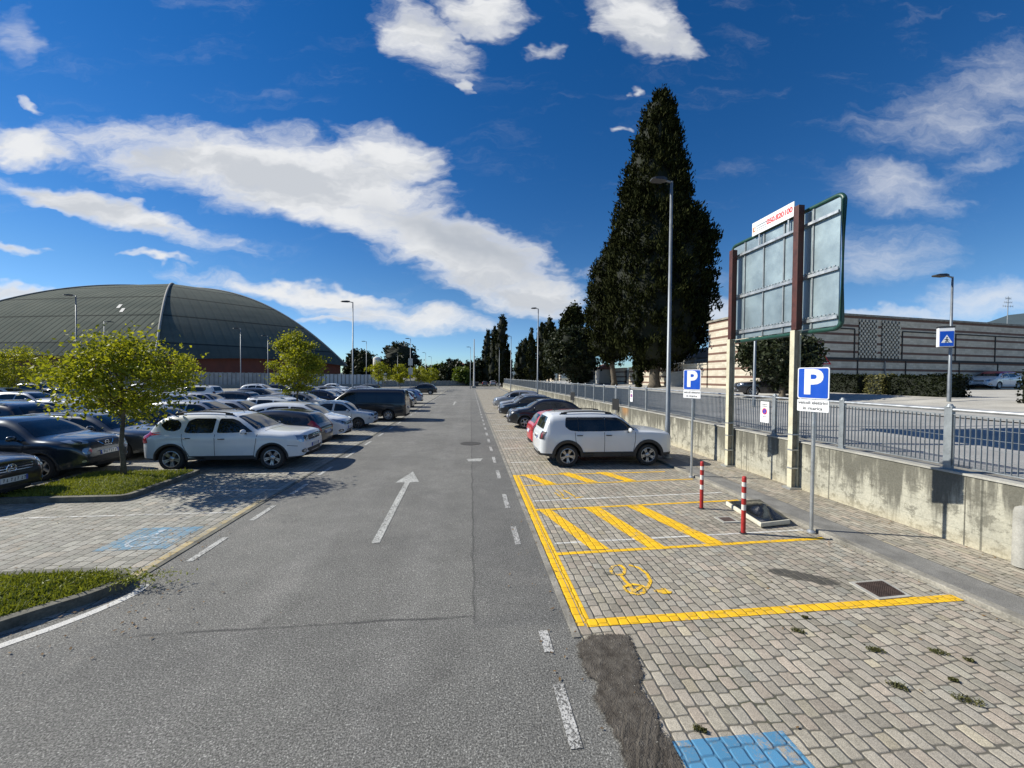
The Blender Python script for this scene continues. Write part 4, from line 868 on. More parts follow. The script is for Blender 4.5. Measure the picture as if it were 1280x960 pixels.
mark('edge_dash', [strip_poly((-4.08, 6.05 + 1.62 * k), (-4.08, 6.9 + 1.62 * k), .10) for k in range(3)] + [strip_poly((-4.12, 11.0 + 2.3 * k), (-4.12, 12.0 + 2.3 * k), .10) for k in range(30)], zr, M['white_line'])
e2 = [G(182, 731), G(170, 741), G(150, 751), G(110, 768), G(60, 787), G(0, 808), G(-80, 836), G(-200, 878)]
mark('edge_line', [strip_poly(a, b, .11) for a, b in zip(e2, e2[1:])], .004, M['white_verge_line'])
a0, a1 = Vector((-1.53, 6.45)), Vector((-1.60, 10.1)); dd = (a1 - a0).normalized(); nn = Vector((-dd.y, dd.x))
tip = a1 + dd * 1.15
mark('direction_arrow', [strip_poly(a0, a1, .13), [(a1 - nn * .30)[:], (tip)[:], (a1 + nn * .30)[:]]], zr, M['white_line'])
a1 = Vector((-1.6, 41)); mark('direction_arrow', [strip_poly((-1.6, 37.5), a1, .13), [(-1.9, 41), (-1.6, 42.2), (-1.3, 41)]], zr, M['white_line'])
mark('faded_patch', [[G(583, 574), G(604, 573), G(600, 577), G(586, 577)]], zr, M['white_line'])
def ring(cx, cy, r, n=18, a0=0, a1=360): return [(cx + r * math.cos(rad(a0 + (a1 - a0) * k / n)), cy + r * math.sin(rad(a0 + (a1 - a0) * k / n))) for k in range(n + 1)]
def strokes(lines, w):
    P = []
    for l in lines: P += [strip_poly(a, b, w) for a, b in zip(l, l[1:]) if (Vector(a) - Vector(b)).length > 1e-4]
    return P
g7 = lambda x, y: G(640 + x / 3.694, 700 + y / 3.694)
ev = [[g7(*p) for p in l] for l in ([(455, 45), (470, 28), (500, 25), (522, 45), (515, 68), (485, 72), (460, 62), (455, 45)], [(540, 25), (585, 38), (622, 65), (640, 100), (628, 128), (610, 150)], [(500, 70), (520, 98), (545, 122)],
     [(515, 128), (535, 150), (575, 162), (608, 155), (615, 130), (590, 118), (550, 115), (515, 128)], [(545, 122), (560, 150), (600, 125)], [(655, 145), (675, 143)])]
mark('charging_symbol', strokes(ev, .045) + [[g7(*p) for p in ((672, 138), (700, 132), (738, 148), (735, 158), (700, 160), (672, 152))]], Z1 + .001, M['yellow_thin'])
ev2 = [[g4(*p) for p in l] for l in ([(175, 168), (195, 178), (205, 195)], [(205, 170), (235, 185), (250, 195)], [(170, 180), (210, 205), (230, 200)], [(250, 202), (285, 196)])]
mark('charging_symbol', strokes(ev2, .05), Z1 + .001, M['yellow_thin'])
for (x0, x1, y0, y1) in ((1.53, 2.44, 1.75, 2.70), (-5.78, -4.74, 6.52, 7.44)):
    mark('blue_marking', [[(x0, y0), (x1, y0), (x1, y1), (x0, y1)]], Z1, M['blue_paint' if x0 > 0 else 'blue_paint_left'])
    cx, cy = (x0 + x1) / 2, (y0 + y1) / 2
    if x0 < 0: mark('wheelchair_symbol', strokes([ring(cx - .02, cy - .12, .22, 16, 100, 380), [(cx - .06, cy + .2), (cx - .02, cy), (cx + .15, cy), (cx + .22, cy - .25), (cx + .3, cy - .24)]], .055) + [ring(cx - .07, cy + .3, .06, 10)[:-1]], Z1 + .002, M['white_worn'])
dirt = [(300, 390), (380, 350), (540, 350), (570, 430), (600, 520), (590, 600), (660, 700), (690, 790), (760, 900), (800, 1010), (540, 1010), (500, 850), (430, 740), (380, 640), (400, 570), (350, 540), (310, 450)]
pts = [Vector(p.xy) for p in resample([(*g7(*p), 0) for p in dirt], .05)]; n = len(pts); rings = [[], [], []]
ar_ = sum(pts[i].x * pts[(i + 1) % n].y - pts[(i + 1) % n].x * pts[i].y for i in range(n)); sg_ = 1 if ar_ > 0 else -1
for i in range(n):
    t_ = (pts[(i + 3) % n] - pts[i - 3]).normalized(); nn = Vector((-t_.y, t_.x)) * sg_
    for k, o_ in enumerate((-.07, .0, .07)): rings[k].append(pts[i] + nn * o_)
V = [(p.x, p.y, .0125 + .004 * k) for k in range(3) for p in rings[k]]
F = [(k * n + i, k * n + (i + 1) % n, (k + 1) * n + (i + 1) % n, (k + 1) * n + i) for k in range(2) for i in range(n)] + [tuple(range(2 * n, 3 * n))]
o = MB().add(V, F).build('soil', M['soil'], fixn=True)
if o.data.polygons[-1].normal.z < 0: o.data.flip_normals()
at_ = o.data.attributes.new('edge', 'FLOAT', 'POINT'); at_.data.foreach_set('value', [0.] * n + [.5] * n + [1.] * n)
tag(o, 'damp dark soil filling the broken strip beside the paving', 'soil', kind='stuff')
# ------------------------------------------------------------------ foliage
def leaf_mesh(V, F, C, N, size, aspect, up=None, rng=RNG, bend=.0):
    """diamond leaves at C with random or given axes, appended to V/F lists"""
    n = len(C)
    d = rng.normal(size=(n, 3)); d /= np.linalg.norm(d, axis=1)[:, None]
    if up is not None: d = d * (1 - up) + N * up * .5 + np.array([0, 0, 1]) * up; d /= np.linalg.norm(d, axis=1)[:, None]
    s = rng.normal(size=(n, 3)); s -= (s * d).sum(1)[:, None] * d; s /= np.linalg.norm(s, axis=1)[:, None]
    L = size * rng.uniform(.6, 1.35, n)[:, None]; W = L * aspect
    a = C - d * L * .5; b = C + s * W * .5 ; c = C + d * L * .5; e = C - s * W * .5
    nn = np.cross(d, s); b = b + nn * L * .12; e = e + nn * L * .12
    base = sum(len(v) for v in V)
    V.append(np.stack([a, b, c, e], 1).reshape(-1, 3)); F.append(base + np.arange(4 * n).reshape(-1, 4))
def np_object(name, V, F, mats, parent=None, mi=None, smooth=False):
    V = np.concatenate(V); F = np.concatenate(F); me = bpy.data.meshes.new(name)
    me.vertices.add(len(V)); me.vertices.foreach_set('co', V.astype(np.float32).ravel())
    me.loops.add(F.size); me.loops.foreach_set('vertex_index', F.astype(np.int32).ravel())
    me.polygons.add(len(F)); me.polygons.foreach_set('loop_start', np.arange(0, F.size, 4, dtype=np.int32))
    for m in mats: me.materials.append(m)
    if mi is not None: me.polygons.foreach_set('material_index', np.asarray(mi, dtype=np.int32))
    me.update(calc_edges=True); me.validate()
    o = bpy.data.objects.new(name, me); COL.objects.link(o); o.parent = parent; return o
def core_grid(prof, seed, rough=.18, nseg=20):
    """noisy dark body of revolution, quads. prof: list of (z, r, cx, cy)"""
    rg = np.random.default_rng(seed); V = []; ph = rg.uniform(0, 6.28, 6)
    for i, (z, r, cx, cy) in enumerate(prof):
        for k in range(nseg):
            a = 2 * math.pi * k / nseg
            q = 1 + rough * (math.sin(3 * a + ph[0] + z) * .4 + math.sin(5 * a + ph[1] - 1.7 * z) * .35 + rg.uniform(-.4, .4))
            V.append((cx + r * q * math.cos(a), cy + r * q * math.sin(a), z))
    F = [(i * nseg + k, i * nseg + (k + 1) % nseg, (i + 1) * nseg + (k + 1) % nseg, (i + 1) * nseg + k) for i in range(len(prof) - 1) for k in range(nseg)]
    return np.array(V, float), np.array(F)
def trunk_part(root, h, r0, r1, lean=(0, 0), limbs=(), m='bark'):
    mb = MB(); n = 7
    mb.tube([(lean[0] * (k / n)**1.3 + .02 * math.sin(k * 2.1), lean[1] * (k / n)**1.3 + .02 * math.cos(k * 1.7), h * k / n - (.08 if k == 0 else 0)) for k in range(n + 1)], [r0 * 1.35 if k == 0 else r0 + (r1 - r0) * k / n for k in range(n + 1)], 10)
    for p, q, ra, rb in limbs:
        p = Vector(p); q = Vector(q); mid = (p + q) / 2 + Vector((random.uniform(-.08, .08), random.uniform(-.08, .08), -.06 * (q - p).length))
        mb.tube([p, mid, q], [ra, (ra + rb) / 2, rb], 6)
    return mb.build('trunk', M[m], root, smooth=True)
def young_tree(loc, crown, clumps, nleaf, size, label, seed, mat_='leaf_lime', group='young deciduous trees in the car park', top=None, trunk_r=.055, cat='tree'):
    """crown = (z0, z1, rx, ry): limbs from the stem, clumps of leaves with gaps between"""
    root = empty('young_tree', loc, label=label, cat=cat, group=group); rg = np.random.default_rng(seed); random.seed(seed)
    z0, z1, rx, ry = crown; C = []
    while len(C) < clumps:
        p = rg.uniform(-1, 1, 3); r = np.linalg.norm(p)
        if r > 1 or r < .25: continue
        wz = 1 - .35 * max(0, p[2])
        C.append((p[0] * rx * wz, p[1] * ry * wz, (z0 + z1) / 2 + p[2] * (z1 - z0) / 2))
    limbs = []
    for c in C[:min(26, clumps)]:
        zz = z0 * .9 + (c[2] - z0) * .55; zz = max(z0 * .82, min(zz, z1 * .8)); limbs.append(((0, 0, zz), tuple(c), trunk_r * .38, .006))
    trunk_part(root, (z0 + z1) / 2 + (z1 - z0) * .25, trunk_r, trunk_r * .35, limbs=limbs)
    V = []; F = []; per = nleaf // clumps
    for c in C:
        rr = rg.uniform(.55, 1.15) * .24 * (rx + ry) / 2 + .06
        k = int(per * rg.uniform(.5, 1.5)); P = rg.normal(size=(k, 3)) * np.array([rr, rr, rr * .62]) * .62 + np.array(c)
        leaf_mesh(V, F, P, None, size, .62, rng=rg)
    np_object('crown', V, F, [M[mat_]], root); return root
def bushy_tree(loc, prof, nleaf, size, label, seed, name='tree', cat='tree', mat_='leaf_dark', up=None, group=None, trunk=(2, .2, .12), tuft=.35, lean=(0, 0), aspect=.5, core=.78, rough=.25, ell=1., shell=.35):
    """prof: (z, r[, cx]) outline; a dark noisy heart with clustered sprays over and through it"""
    root = empty(name, loc, label=label, cat=cat, group=group); rg = np.random.default_rng(seed); random.seed(seed)
    prof = [(p + (0,))[:3] for p in prof]
    zs = np.array([p[0] for p in prof]); rs = np.array([p[1] for p in prof]); cx = np.array([p[2] for p in prof])
    zz = np.linspace(zs[0], zs[-1], 34); V = []; F = []
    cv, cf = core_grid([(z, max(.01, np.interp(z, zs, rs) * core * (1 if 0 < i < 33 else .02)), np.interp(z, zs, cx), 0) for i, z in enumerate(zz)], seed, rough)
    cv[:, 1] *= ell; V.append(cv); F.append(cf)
    ncl = max(30, nleaf // 60)
    w = np.interp(zz, zs, rs) + .05; cz = rg.choice(zz, size=ncl * 2, p=w / w.sum()) + rg.uniform(-.5, .5, ncl * 2) * (zz[1] - zz[0])
    cz = np.clip(cz, zs[0], zs[-1]); ca = rg.uniform(0, 2 * math.pi, ncl * 2); cr = np.interp(cz, zs, rs) * (1 - shell * rg.uniform(0, 1, ncl * 2)**1.5) * rg.uniform(.82, 1.09, ncl * 2)
    CC = np.stack([np.interp(cz, zs, cx) + cr * np.cos(ca), cr * np.sin(ca) * ell, cz], 1); NN = np.stack([np.cos(ca), np.sin(ca), np.zeros_like(ca)], 1)
    idx = rg.integers(0, len(CC), nleaf)
    sp = rg.normal(size=(nleaf, 3)) * tuft * np.array([.55, .55, .8 if up else .55])
    P = CC[idx] + sp
    leaf_mesh(V, F, P, NN[idx], size, aspect, up=up, rng=rg)
    mi = np.concatenate([np.zeros(len(cf)), np.ones(nleaf)])
    trunk_part(root, trunk[0], trunk[1], trunk[2], lean)
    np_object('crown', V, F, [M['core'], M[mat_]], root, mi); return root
def px_profile(rows, dep, pcx, pbase_z):
    """outline measured on the photo -> metres: rows of (py, centre px, half width px)"""
    k = dep / 480.; out = []
    for py, c, hw in rows: out.append((zat(c, py, dep) - pbase_z, hw * k, (c - pcx) * k))
    return sorted(out)
# two young trees near the road, one at the left edge, more further down the car park
young_tree((-8.95, 10.95, 0), (1.5, 3.75, 1.60, 1.3), 50, 9000, .095, 'leafy young tree growing from the grass island beside the white jeep-style car', 3, trunk_r=.062)
young_tree((-9.3, 21.9, 0), (1.7, 5.0, 1.35, 1.3), 62, 11000, .115, 'taller yellow-green young tree behind the white mini people carrier', 5)
x_, y_ = at(18, 32); young_tree((x_, y_, 0), (1.5, 4.9, 2.3, 2.0), 50, 7000, .15, 'yellow-green young tree at the far left edge in front of the hall', 8)
for px, dep, ytop, hw, lb, sd in ((473, 62, 452, 17, 'light green young tree behind the black van, left of its two neighbours', 21), (500, 66, 455, 11, 'smallest light green young tree, just left of the street lamp with white boxes', 22), (523, 72, 457, 13, 'light green young tree between the street lamp and the far black car', 23), (538, 78, 459, 10, 'light green young tree above the far black car', 24)):
    x_, y_ = at(px, dep); zt = zat(px, ytop, dep); k = dep / 480 * hw
    young_tree((x_, y_, 0), (1.6, zt, k, k), 30, 2600, .24, lb, sd)
x_, y_ = at(228, 36); young_tree((x_, y_, 0), (2.4, 4.6, 1.1, 1.1), 26, 1800, .15, 'slim young tree standing beside the white boxy car near the hall', 26)
# the great cypress and its neighbours on the upper pavement
def spot(px, X): Y = X / math.tan(math.atan((px - 640) / 480) + rad(6.2)); return X, Y, X * math.sin(rad(6.2)) + Y * math.cos(rad(6.2))
X, Y, D_ = spot(818, 20); zb_ = zup(X, Y)
rows = [(124, 821, 6), (131, 820, 12), (145, 819, 18), (165, 817, 24), (200, 816, 31), (235, 815, 40), (262, 814, 46), (276, 814, 47), (287, 824, 58), (312, 823, 60), (350, 821, 62), (400, 820, 62), (425, 820, 56), (444, 822, 38), (456, 824, 18)]
bushy_tree((X, Y, zb_), px_profile(rows, D_, 818, zb_), 52000, .46, 'huge dark cypress towering over the railing and the lamp post', 31, 'cypress_tree', 'cypress', 'leaf_cyp', up=.55, trunk=(3.2, .62, .45), tuft=.40, core=.80, aspect=.36, rough=.16, shell=.22)
X, Y, D_ = spot(768, 19.6); zb_ = zup(X, Y)
rows = [(290, 780, 3), (312, 776, 16), (335, 771, 24), (365, 767, 27), (400, 767, 28), (430, 769, 25), (450, 772, 12)]
bushy_tree((X, Y, zb_), px_profile(rows, D_, 774, zb_), 22000, .45, 'lower dark conifer with a leaning trunk pressed against the left of the huge cypress', 32, 'cypress_tree', 'cypress', 'leaf_cyp', up=.5, trunk=(4, .38, .3), tuft=.5, core=.82, aspect=.4, lean=(-.6, 0), rough=.18)
X, Y, D_ = spot(798, 19); zb_ = zup(X, Y)
bushy_tree((X, Y, zb_), [(.1, .2), (1, .45), (2.4, .6), (4, .5), (5, .1)], 2500, .3, 'small dark shrub-like cypress between the two big trunks', 33, 'cypress_tree', 'cypress', 'leaf_cyp', up=.5, trunk=(.4, .08, .06), tuft=.2)
# parasol-shaped dark tree and the pointed ones behind it
X, Y, D_ = spot(722, 16.5); zb_ = zup(X, Y)
rows = [(412, 716, 8), (418, 714, 24), (430, 713, 32), (445, 714, 33), (458, 716, 28), (468, 722, 16), (476, 724, 9)]
bushy_tree((X, Y, zb_), px_profile(rows, D_, 722, zb_), 14000, .5, 'broad round dark tree between the cemetery wall and the railing', 34, 'tree', 'tree', 'leaf_dark', trunk=(4, .4, .3), tuft=.5, core=.8)
X, Y, D_ = spot(714, 27)
rows = [(384, 716, 3), (392, 716, 10), (402, 713, 14), (415, 714, 12), (430, 714, 10)]
bushy_tree((X, Y, 1.2), px_profile(rows, D_, 714, 1.2), 4500, .9, 'pointed dark conifer rising behind the broad round tree', 35, 'conifer', 'conifer', 'leaf_cyp', up=.2, trunk=(9, .3, .2), tuft=.9, core=.6)
CG = 'dark cypresses along the upper road'
for px, Xw, rows, lb, sd, nl in (
    (686, 20, [(399, 686, 1.5), (410, 686, 6), (430, 686, 8), (455, 686, 9), (474, 686, 6)], 'narrow dark cypress just right of the second lamp post', 41, 5000),
    (677, 22, [(402, 677, 1.5), (412, 677, 5), (430, 677, 6.5), (455, 677, 8), (476, 677, 6)], 'narrow dark cypress right behind the second lamp post', 42, 4000),
    (664, 18, [(412, 664, .8), (425, 664, 3.5), (445, 664, 6), (462, 664, 7), (478, 664, 5)], 'dark cypress with a sharp tip left of the second lamp post', 43, 4000),
    (655, 18, [(424, 656, 2), (432, 655, 5), (450, 654, 7), (468, 654, 7), (478, 654, 4)], 'ragged dark conifer touching the sharp-tipped cypress on its left', 44, 3500),
    (648, 17, [(430, 649, 1), (440, 649, 3.5), (460, 648, 5), (478, 648, 4)], 'short dark cypress at the left end of the right-hand tree row', 45, 2500),
    (627, 9.5, [(395, 627, 1.5), (404, 627, 5), (425, 626, 7), (450, 626, 8), (470, 626, 7.5), (478, 626, 6)], 'tallest slim cypress of the dark group at the end of the road', 46, 5000),
    (618, 8.2, [(409, 618, 1.2), (418, 618, 4), (440, 617, 6), (462, 617, 7), (478, 617, 6)], 'slim cypress just left of the tallest one at the end of the road', 47, 3500),
    (609, 6.6, [(412, 610, 1), (424, 609, 4), (445, 608, 6), (465, 608, 7.5), (478, 608, 6)], 'leftmost pointed cypress of the dark group at the end of the road', 48, 3500),
    (635, 11.5, [(432, 634, 1), (445, 635, 3), (462, 636, 4), (478, 636, 3)], 'low cypress on the right flank of the group at the end of the road', 49, 2000)):
    X, Y, D_ = spot(px, Xw); D_ = min(D_, 150); x_, y_ = at(px, D_); zb_ = zup(x_, y_)
    bushy_tree((x_, y_, zb_), px_profile(rows, D_, px, zb_), nl, .7, lb, sd, 'cypress_tree', 'cypress', 'leaf_cyp', up=.5, trunk=(2, .3, .2), tuft=.4, core=.82, group=CG, rough=.2)
# far background trees on the left of the road end
for px, dep, rows, lb, sd, mt in (
    (499, 120, [(431, 499, 8), (435, 500, 16), (445, 500, 23), (455, 500, 24), (463, 500, 22), (472, 500, 14)], 'large round dark tree above the skyline beyond the white boundary fence', 51, 'leaf_dark'),
    (455, 118, [(441, 457, 5), (447, 457, 10), (457, 456, 13), (466, 455, 13), (474, 455, 9)], 'dark tree between the hall and the large round tree', 52, 'leaf_dark'),
    (441, 122, [(440, 444, 3), (450, 441, 6), (462, 440, 8), (472, 440, 7)], 'dark tree touching the right foot of the hall roof', 53, 'leaf_dark'),
    (566, 125, [(451, 566, 5), (456, 566, 12), (464, 566, 16), (472, 566, 14), (478, 566, 8)], 'dark rounded tree in the middle of the far skyline', 54, 'leaf_dark'),
    (548, 130, [(457, 548, 5), (463, 548, 10), (472, 548, 12), (478, 548, 8)], 'dull green tree left of the dark rounded tree on the skyline', 55, 'leaf_green'),
    (588, 130, [(455, 588, 4), (462, 587, 8), (472, 587, 10), (478, 587, 8)], 'dark tree right beside the pale mast at the end of the road', 56, 'leaf_dark'),
    (598, 150, [(449, 598, 2), (456, 598, 5), (470, 598, 7), (478, 598, 5)], 'small dark tree just left of the pointed cypresses', 57, 'leaf_dark'),
    (576, 115, [(462, 577, 5), (468, 577, 9), (476, 577, 8)], 'low olive-green bush at the road end, left of the pale mast', 58, 'leaf_green'),
    (533, 135, [(460, 533, 6), (466, 533, 12), (475, 533, 10)], 'low dark tree behind the row of light green young trees', 59, 'leaf_dark')):
    x_, y_ = at(px, dep); bushy_tree((x_, y_, 0), px_profile(rows, dep, px, 0), 2600, .95, lb, sd, 'tree', 'tree', mt, trunk=(2.5, .35, .25), tuft=.9, core=.75)
# tree behind the billboard (in front of the striped building)
X, Y, D_ = spot(978, 17.5); zb_ = zup(X, Y)
rows = [(424, 975, 25), (432, 972, 40), (445, 970, 46), (458, 972, 40), (470, 976, 26), (480, 978, 12)]
bushy_tree((X, Y, zb_), px_profile(rows, D_, 978, zb_), 9000, .24, 'dark leafy tree behind the billboard in front of the striped wall', 61, 'tree', 'tree', 'leaf_dark', trunk=(1.5, .18, .12), tuft=.35, core=.62, shell=.6)
# hedges
def hedge(x0, x1, y0, y1, h, label, seed, mat_='leaf_hedge', n=5200, size=.11):
    z = zup((x0 + x1) / 2, y0) ; root = empty('hedge', ((x0 + x1) / 2, (y0 + y1) / 2, z), label=label, cat='hedge', group='clipped dark hedges on the upper terrace')
    a, b = (x1 - x0) / 2, (y1 - y0) / 2; rg = np.random.default_rng(seed)
    mb = MB(); nx, ny, nz = 4, max(3, int(b * 3)), 4
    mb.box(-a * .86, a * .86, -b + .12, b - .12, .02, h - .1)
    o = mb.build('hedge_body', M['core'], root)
    P = rg.uniform(-1, 1, (n, 3)); ax = rg.integers(0, 3, n); w = np.array([b * h, a * h, a * b]); ax = rg.choice(3, n, p=w / w.sum())
    for i in range(3): P[ax == i, i] = np.where(P[ax == i, i] > 0, 1, -1) * rg.uniform(.82, 1.04, (ax == i).sum())
    P[:, 0] *= a; P[:, 1] *= b; P[:, 2] = (P[:, 2] + 1) / 2 * h; P += rg.normal(size=P.shape) * .035; P[:, 2] += .05 * np.sin(P[:, 1] * 2.3 + seed)
    V = []; F = []; leaf_mesh(V, F, P, None, size, .6, rng=rg); np_object('hedge_leaves', V, F, [M[mat_]], root)
hedge(22.6, 23.8, 20.2, 24.6, 1.15, 'long dark clipped hedge below the brick lattice of the striped building', 71)
hedge(22.7, 23.6, 18.9, 19.9, 1.1, 'pale yellow-green shrub in the gap between the dark hedges', 72, 'leaf_yel', 1500)
hedge(22.6, 23.8, 15.9, 18.6, 1.1, 'short dark hedge behind the post with the pedestrian sign', 73, n=3600)
hedge(21.4, 22.8, 8.5, 12.9, 1.25, 'dark hedge at the right edge in front of the white and red car', 74)
# grass islands with kerbs
def island(poly, label, seed, h=.12, nb=4500, blade=.09):
    root = empty('grass_island', (poly[0][0], poly[0][1], 0), label=label, cat='grass island')
    ox, oy = poly[0]; P = rounded([(x - ox, y - oy) for x, y in poly], .28, 5)
    c = sum((Vector(p) for p in P), Vector((0, 0))) / len(P)
    n = len(P); mb = MB(); inn = []
    for i in range(n):
        a, p, b = Vector(P[i - 1]), Vector(P[i]), Vector(P[(i + 1) % n]); t = ((b - p).normalized() + (p - a).normalized()).normalized(); nn = Vector((t.y, -t.x))
        if nn.dot(c - p) < 0: nn = -nn
        inn.append(p + nn * .12)
    V = [(p[0], p[1], -.03) for p in P] + [(p[0], p[1], h) for p in P] + [(p.x, p.y, h) for p in inn] + [(p.x, p.y, h - .05) for p in inn]
    F = [(r_ * n + i, r_ * n + (i + 1) % n, (r_ + 1) * n + (i + 1) % n, (r_ + 1) * n + i) for r_ in range(3) for i in range(n)]
    mb.add(V, F); mb.build('kerb', M['kerb_dark'], root)
    mb = MB(); mb.add([(p.x, p.y, h - .02) for p in inn] + [(c.x, c.y, h + .05)], [(i, (i + 1) % n, n) for i in range(n)])
    g = mb.build('turf', M['lawn'], root, fixn=False)
    rg = np.random.default_rng(seed); bl = []
    tri = [(c, inn[i], inn[(i + 1) % n]) for i in range(n)]; ar = np.array([abs((b - a).cross(d - a)) if False else abs((b - a).x * (d - a).y - (b - a).y * (d - a).x) for a, b, d in tri]); idx = rg.choice(n, nb, p=ar / ar.sum())
    V = []; Fs = []
    u = np.sqrt(rg.uniform(0, 1, nb)); v = rg.uniform(0, 1, nb); A = np.array([c.x, c.y]); B = np.array([inn[i][:2] for i in idx]); D = np.array([inn[(i + 1) % n][:2] for i in idx])
    XY = A * (1 - u)[:, None] + (B * (1 - v)[:, None] + D * v[:, None]) * u[:, None]
    hh = blade * rg.uniform(.5, 1.5, nb) * (1 + .8 * (rg.uniform(0, 1, nb) > .93)); ang = rg.uniform(0, 6.28, nb); w = .007 + .006 * rg.uniform(0, 1, nb)
    z0 = h - .03 + .05 * (1 - u); ln = rg.normal(size=(nb, 2)) * hh[:, None] * .5
    dx = np.stack([np.cos(ang), np.sin(ang)], 1) * w[:, None]
    a = np.c_[XY - dx, z0]; b = np.c_[XY + dx, z0]; cc = np.c_[XY + dx * .35 + ln, z0 + hh]; e = np.c_[XY - dx * .35 + ln, z0 + hh]
    V.append(np.stack([a, b, cc, e], 1).reshape(-1, 3)); Fs.append(np.arange(4 * nb).reshape(-1, 4))
    o = np_object('grass', V, Fs, [M['grassblade']], root); o['kind'] = 'stuff'
island([(-7.35, 9.05), (-7.35, 11.5), (-10.1, 11.5), (-10.1, 9.05)], 'kerbed grass island with the young tree beside the white car', 81, nb=16000, blade=.042)
i2 = [G(164, 733), G(118, 753), G(60, 771), G(0, 791), G(-120, 830), (-9.2, 3.75), (-9.2, 6.0), G(0, 726), G(60, 722), G(120, 720), G(160, 722)]
island(i2, 'weedy grass verge with a crumbling kerb at the left edge, nearest the viewer', 82, nb=34000, blade=.045)
island([(-30.6, 47.2), (-26.2, 47.2), (-26.2, 49.0), (-30.6, 49.0)], 'small distant grass island below the thin lamp post', 83, nb=1500, blade=.12)
# weeds in the paving joints
for i, (px, py, s, lb) in enumerate(((997, 790, .06, 'small dark weed left of centre on the near paving'), (1094, 814, .075, 'low weed tuft below the iron drain grate'), (1174, 817, .07, 'greenish weed tuft near the right end of the yellow line'), (1211, 827, .035, 'tiny weed right of the greenish tuft'),
        (1121, 859, .07, 'dry weed clump between the drain grate and the largest weed'), (1192, 852, .03, 'tiny weed just above the largest weed'), (1210, 877, .10, 'largest weed clump in the paving joints at lower right'), (1006, 773, .03, 'tiny weed under the near yellow line'), (875, 914, .045, 'brown weed at the top edge of the blue painted square'))):
    x_, y_ = G(px, py); rg = np.random.default_rng(90 + i); n = 130; V = []; F = []
    P = np.clip(rg.normal(size=(n, 3)), -1.6, 1.6) * np.array([s * .6, s * .3, .008]); P[:, 2] = .014 + abs(P[:, 2])
    leaf_mesh(V, F, P, None, .028, .35, rng=rg); o = np_object('weed', V, F, [M['weedblade']]); o.location = (x_, y_, 0); o.rotation_euler = (0, 0, -.5)
    tag(o, lb, 'weed', 'weeds in the paving joints')
x_, y_ = G(125, 742); rg = np.random.default_rng(7); V = []; F = []; n = 1500
P = rg.normal(size=(n, 3)) * np.array([.40, .10, .035]); P[:, 2] = abs(P[:, 2]) + .11; leaf_mesh(V, F, P, None, .06, .3, rng=rg, up=.4, ) if False else leaf_mesh(V, F, P, None, .045, .3, rng=rg)
o = np_object('weed', V, F, [M['grassblade']]); o.location = (x_ - .12, y_ + .1, 0); tag(o, 'straggling leafy weeds over the tip of the near grass verge', 'weeds')

# dry leaves and grit blown along the kerbs and joints
rg = np.random.default_rng(77); P = []
for cx, cy, sx, sy, n in ((-6.5, 7.6, 1.8, 1.2, 130), (-4.6, 5.6, .35, .8, 110), (-6.0, 10.2, 1.2, 1.0, 60), (-3.9, 4.9, .5, .4, 60), (6.05, 6.5, .12, 2.2, 110), (7.9, 6.0, .10, 3.0, 90), (3.6, 5.5, 1.8, 1.6, 70), (1.05, 5.5, .12, 3.0, 90), (-8.5, 8.3, 1.4, .5, 70)):
    P.append(np.stack([rg.normal(cx, sx, n), rg.normal(cy, sy, n), np.full(n, .018)], 1))
P = np.concatenate(P); P = P[(P[:, 0] < 6.15) | (P[:, 0] > 6.4)]; P = P[P[:, 0] < 8.03]; P[:, 2] = np.where(P[:, 0] > 6.2, .070, .017)
V = []; F = []; d_ = rg.uniform(0, 6.28, len(P)); L_s = rg.uniform(.008, .026, len(P))
a = np.stack([np.cos(d_), np.sin(d_), rg.uniform(-.2, .3, len(P))], 1) * L_s[:, None]; b = np.stack([-np.sin(d_), np.cos(d_), rg.uniform(-.2, .3, len(P))], 1) * L_s[:, None] * .5
V.append(np.stack([P - a, P + b, P + a, P - b], 1).reshape(-1, 3)); F.append(np.arange(4 * len(P)).reshape(-1, 4))
tag(np_object('fallen_leaves', V, F, [M['leaf_dry']]), 'small dry leaves scattered over the paving and along the kerbs', 'leaves', kind='stuff')
# ================================================================== BUILDINGS
def f_stripe(t, b):
    p = t.pos(); x, y, z = t.sep(p); n = t.noise(p, 1.2, 4, .6); f = t.noise(p, 14, 3, .7)
    s = t.m('FRACT', t.m('DIVIDE', t.m('SUBTRACT', z, 2.31), .70)); k = t.sstep(t.m('ABSOLUTE', t.m('SUBTRACT', s, .86)), .15, .125)
    co = t.m('FRACT', t.m('DIVIDE', z, .175)); cj = t.sstep(t.m('ABSOLUTE', t.m('SUBTRACT', co, .5)), .44, .48)
    blk = t.noise(t.comb(t.m('FLOOR', t.m('MULTIPLY', t.m('ADD', x, y), 2.2)), t.m('FLOOR', t.m('DIVIDE', z, .175)), 0), 3.3, 0)
    c = t.mix(t.sstep(blk, .3, .7), (.52, .46, .36), (.62, .56, .45))
    c = t.mix(k, c, (.155, .085, .062)); c = t.mix(t.m('MULTIPLY', cj, .3), c, (.2, .17, .13))
    c = t.mix(1, c, t.ramp(n, [(.25, .8), (.75, 1.08)]), 'MULTIPLY'); c = t.mix(1, c, t.ramp(f, [(.25, .85), (.75, 1.1)]), 'MULTIPLY')
    t.put(b.inputs['Base Color'], c); t.put(b.inputs['Normal'], t.bump(t.m('ADD', f, t.m('MULTIPLY', cj, -1)), .4, .01))
M['stripe'] = mat('striped_stone', rough=.85, fn=f_stripe)
M['limestone'] = varied('limestone', (.55, .50, .40), .85, amt=.15, scale=2, bump=.3, fine=.12)
M['limestone_dark'] = varied('grey_limestone', (.30, .29, .26), .85, amt=.15, scale=2, bump=.3, fine=.12)
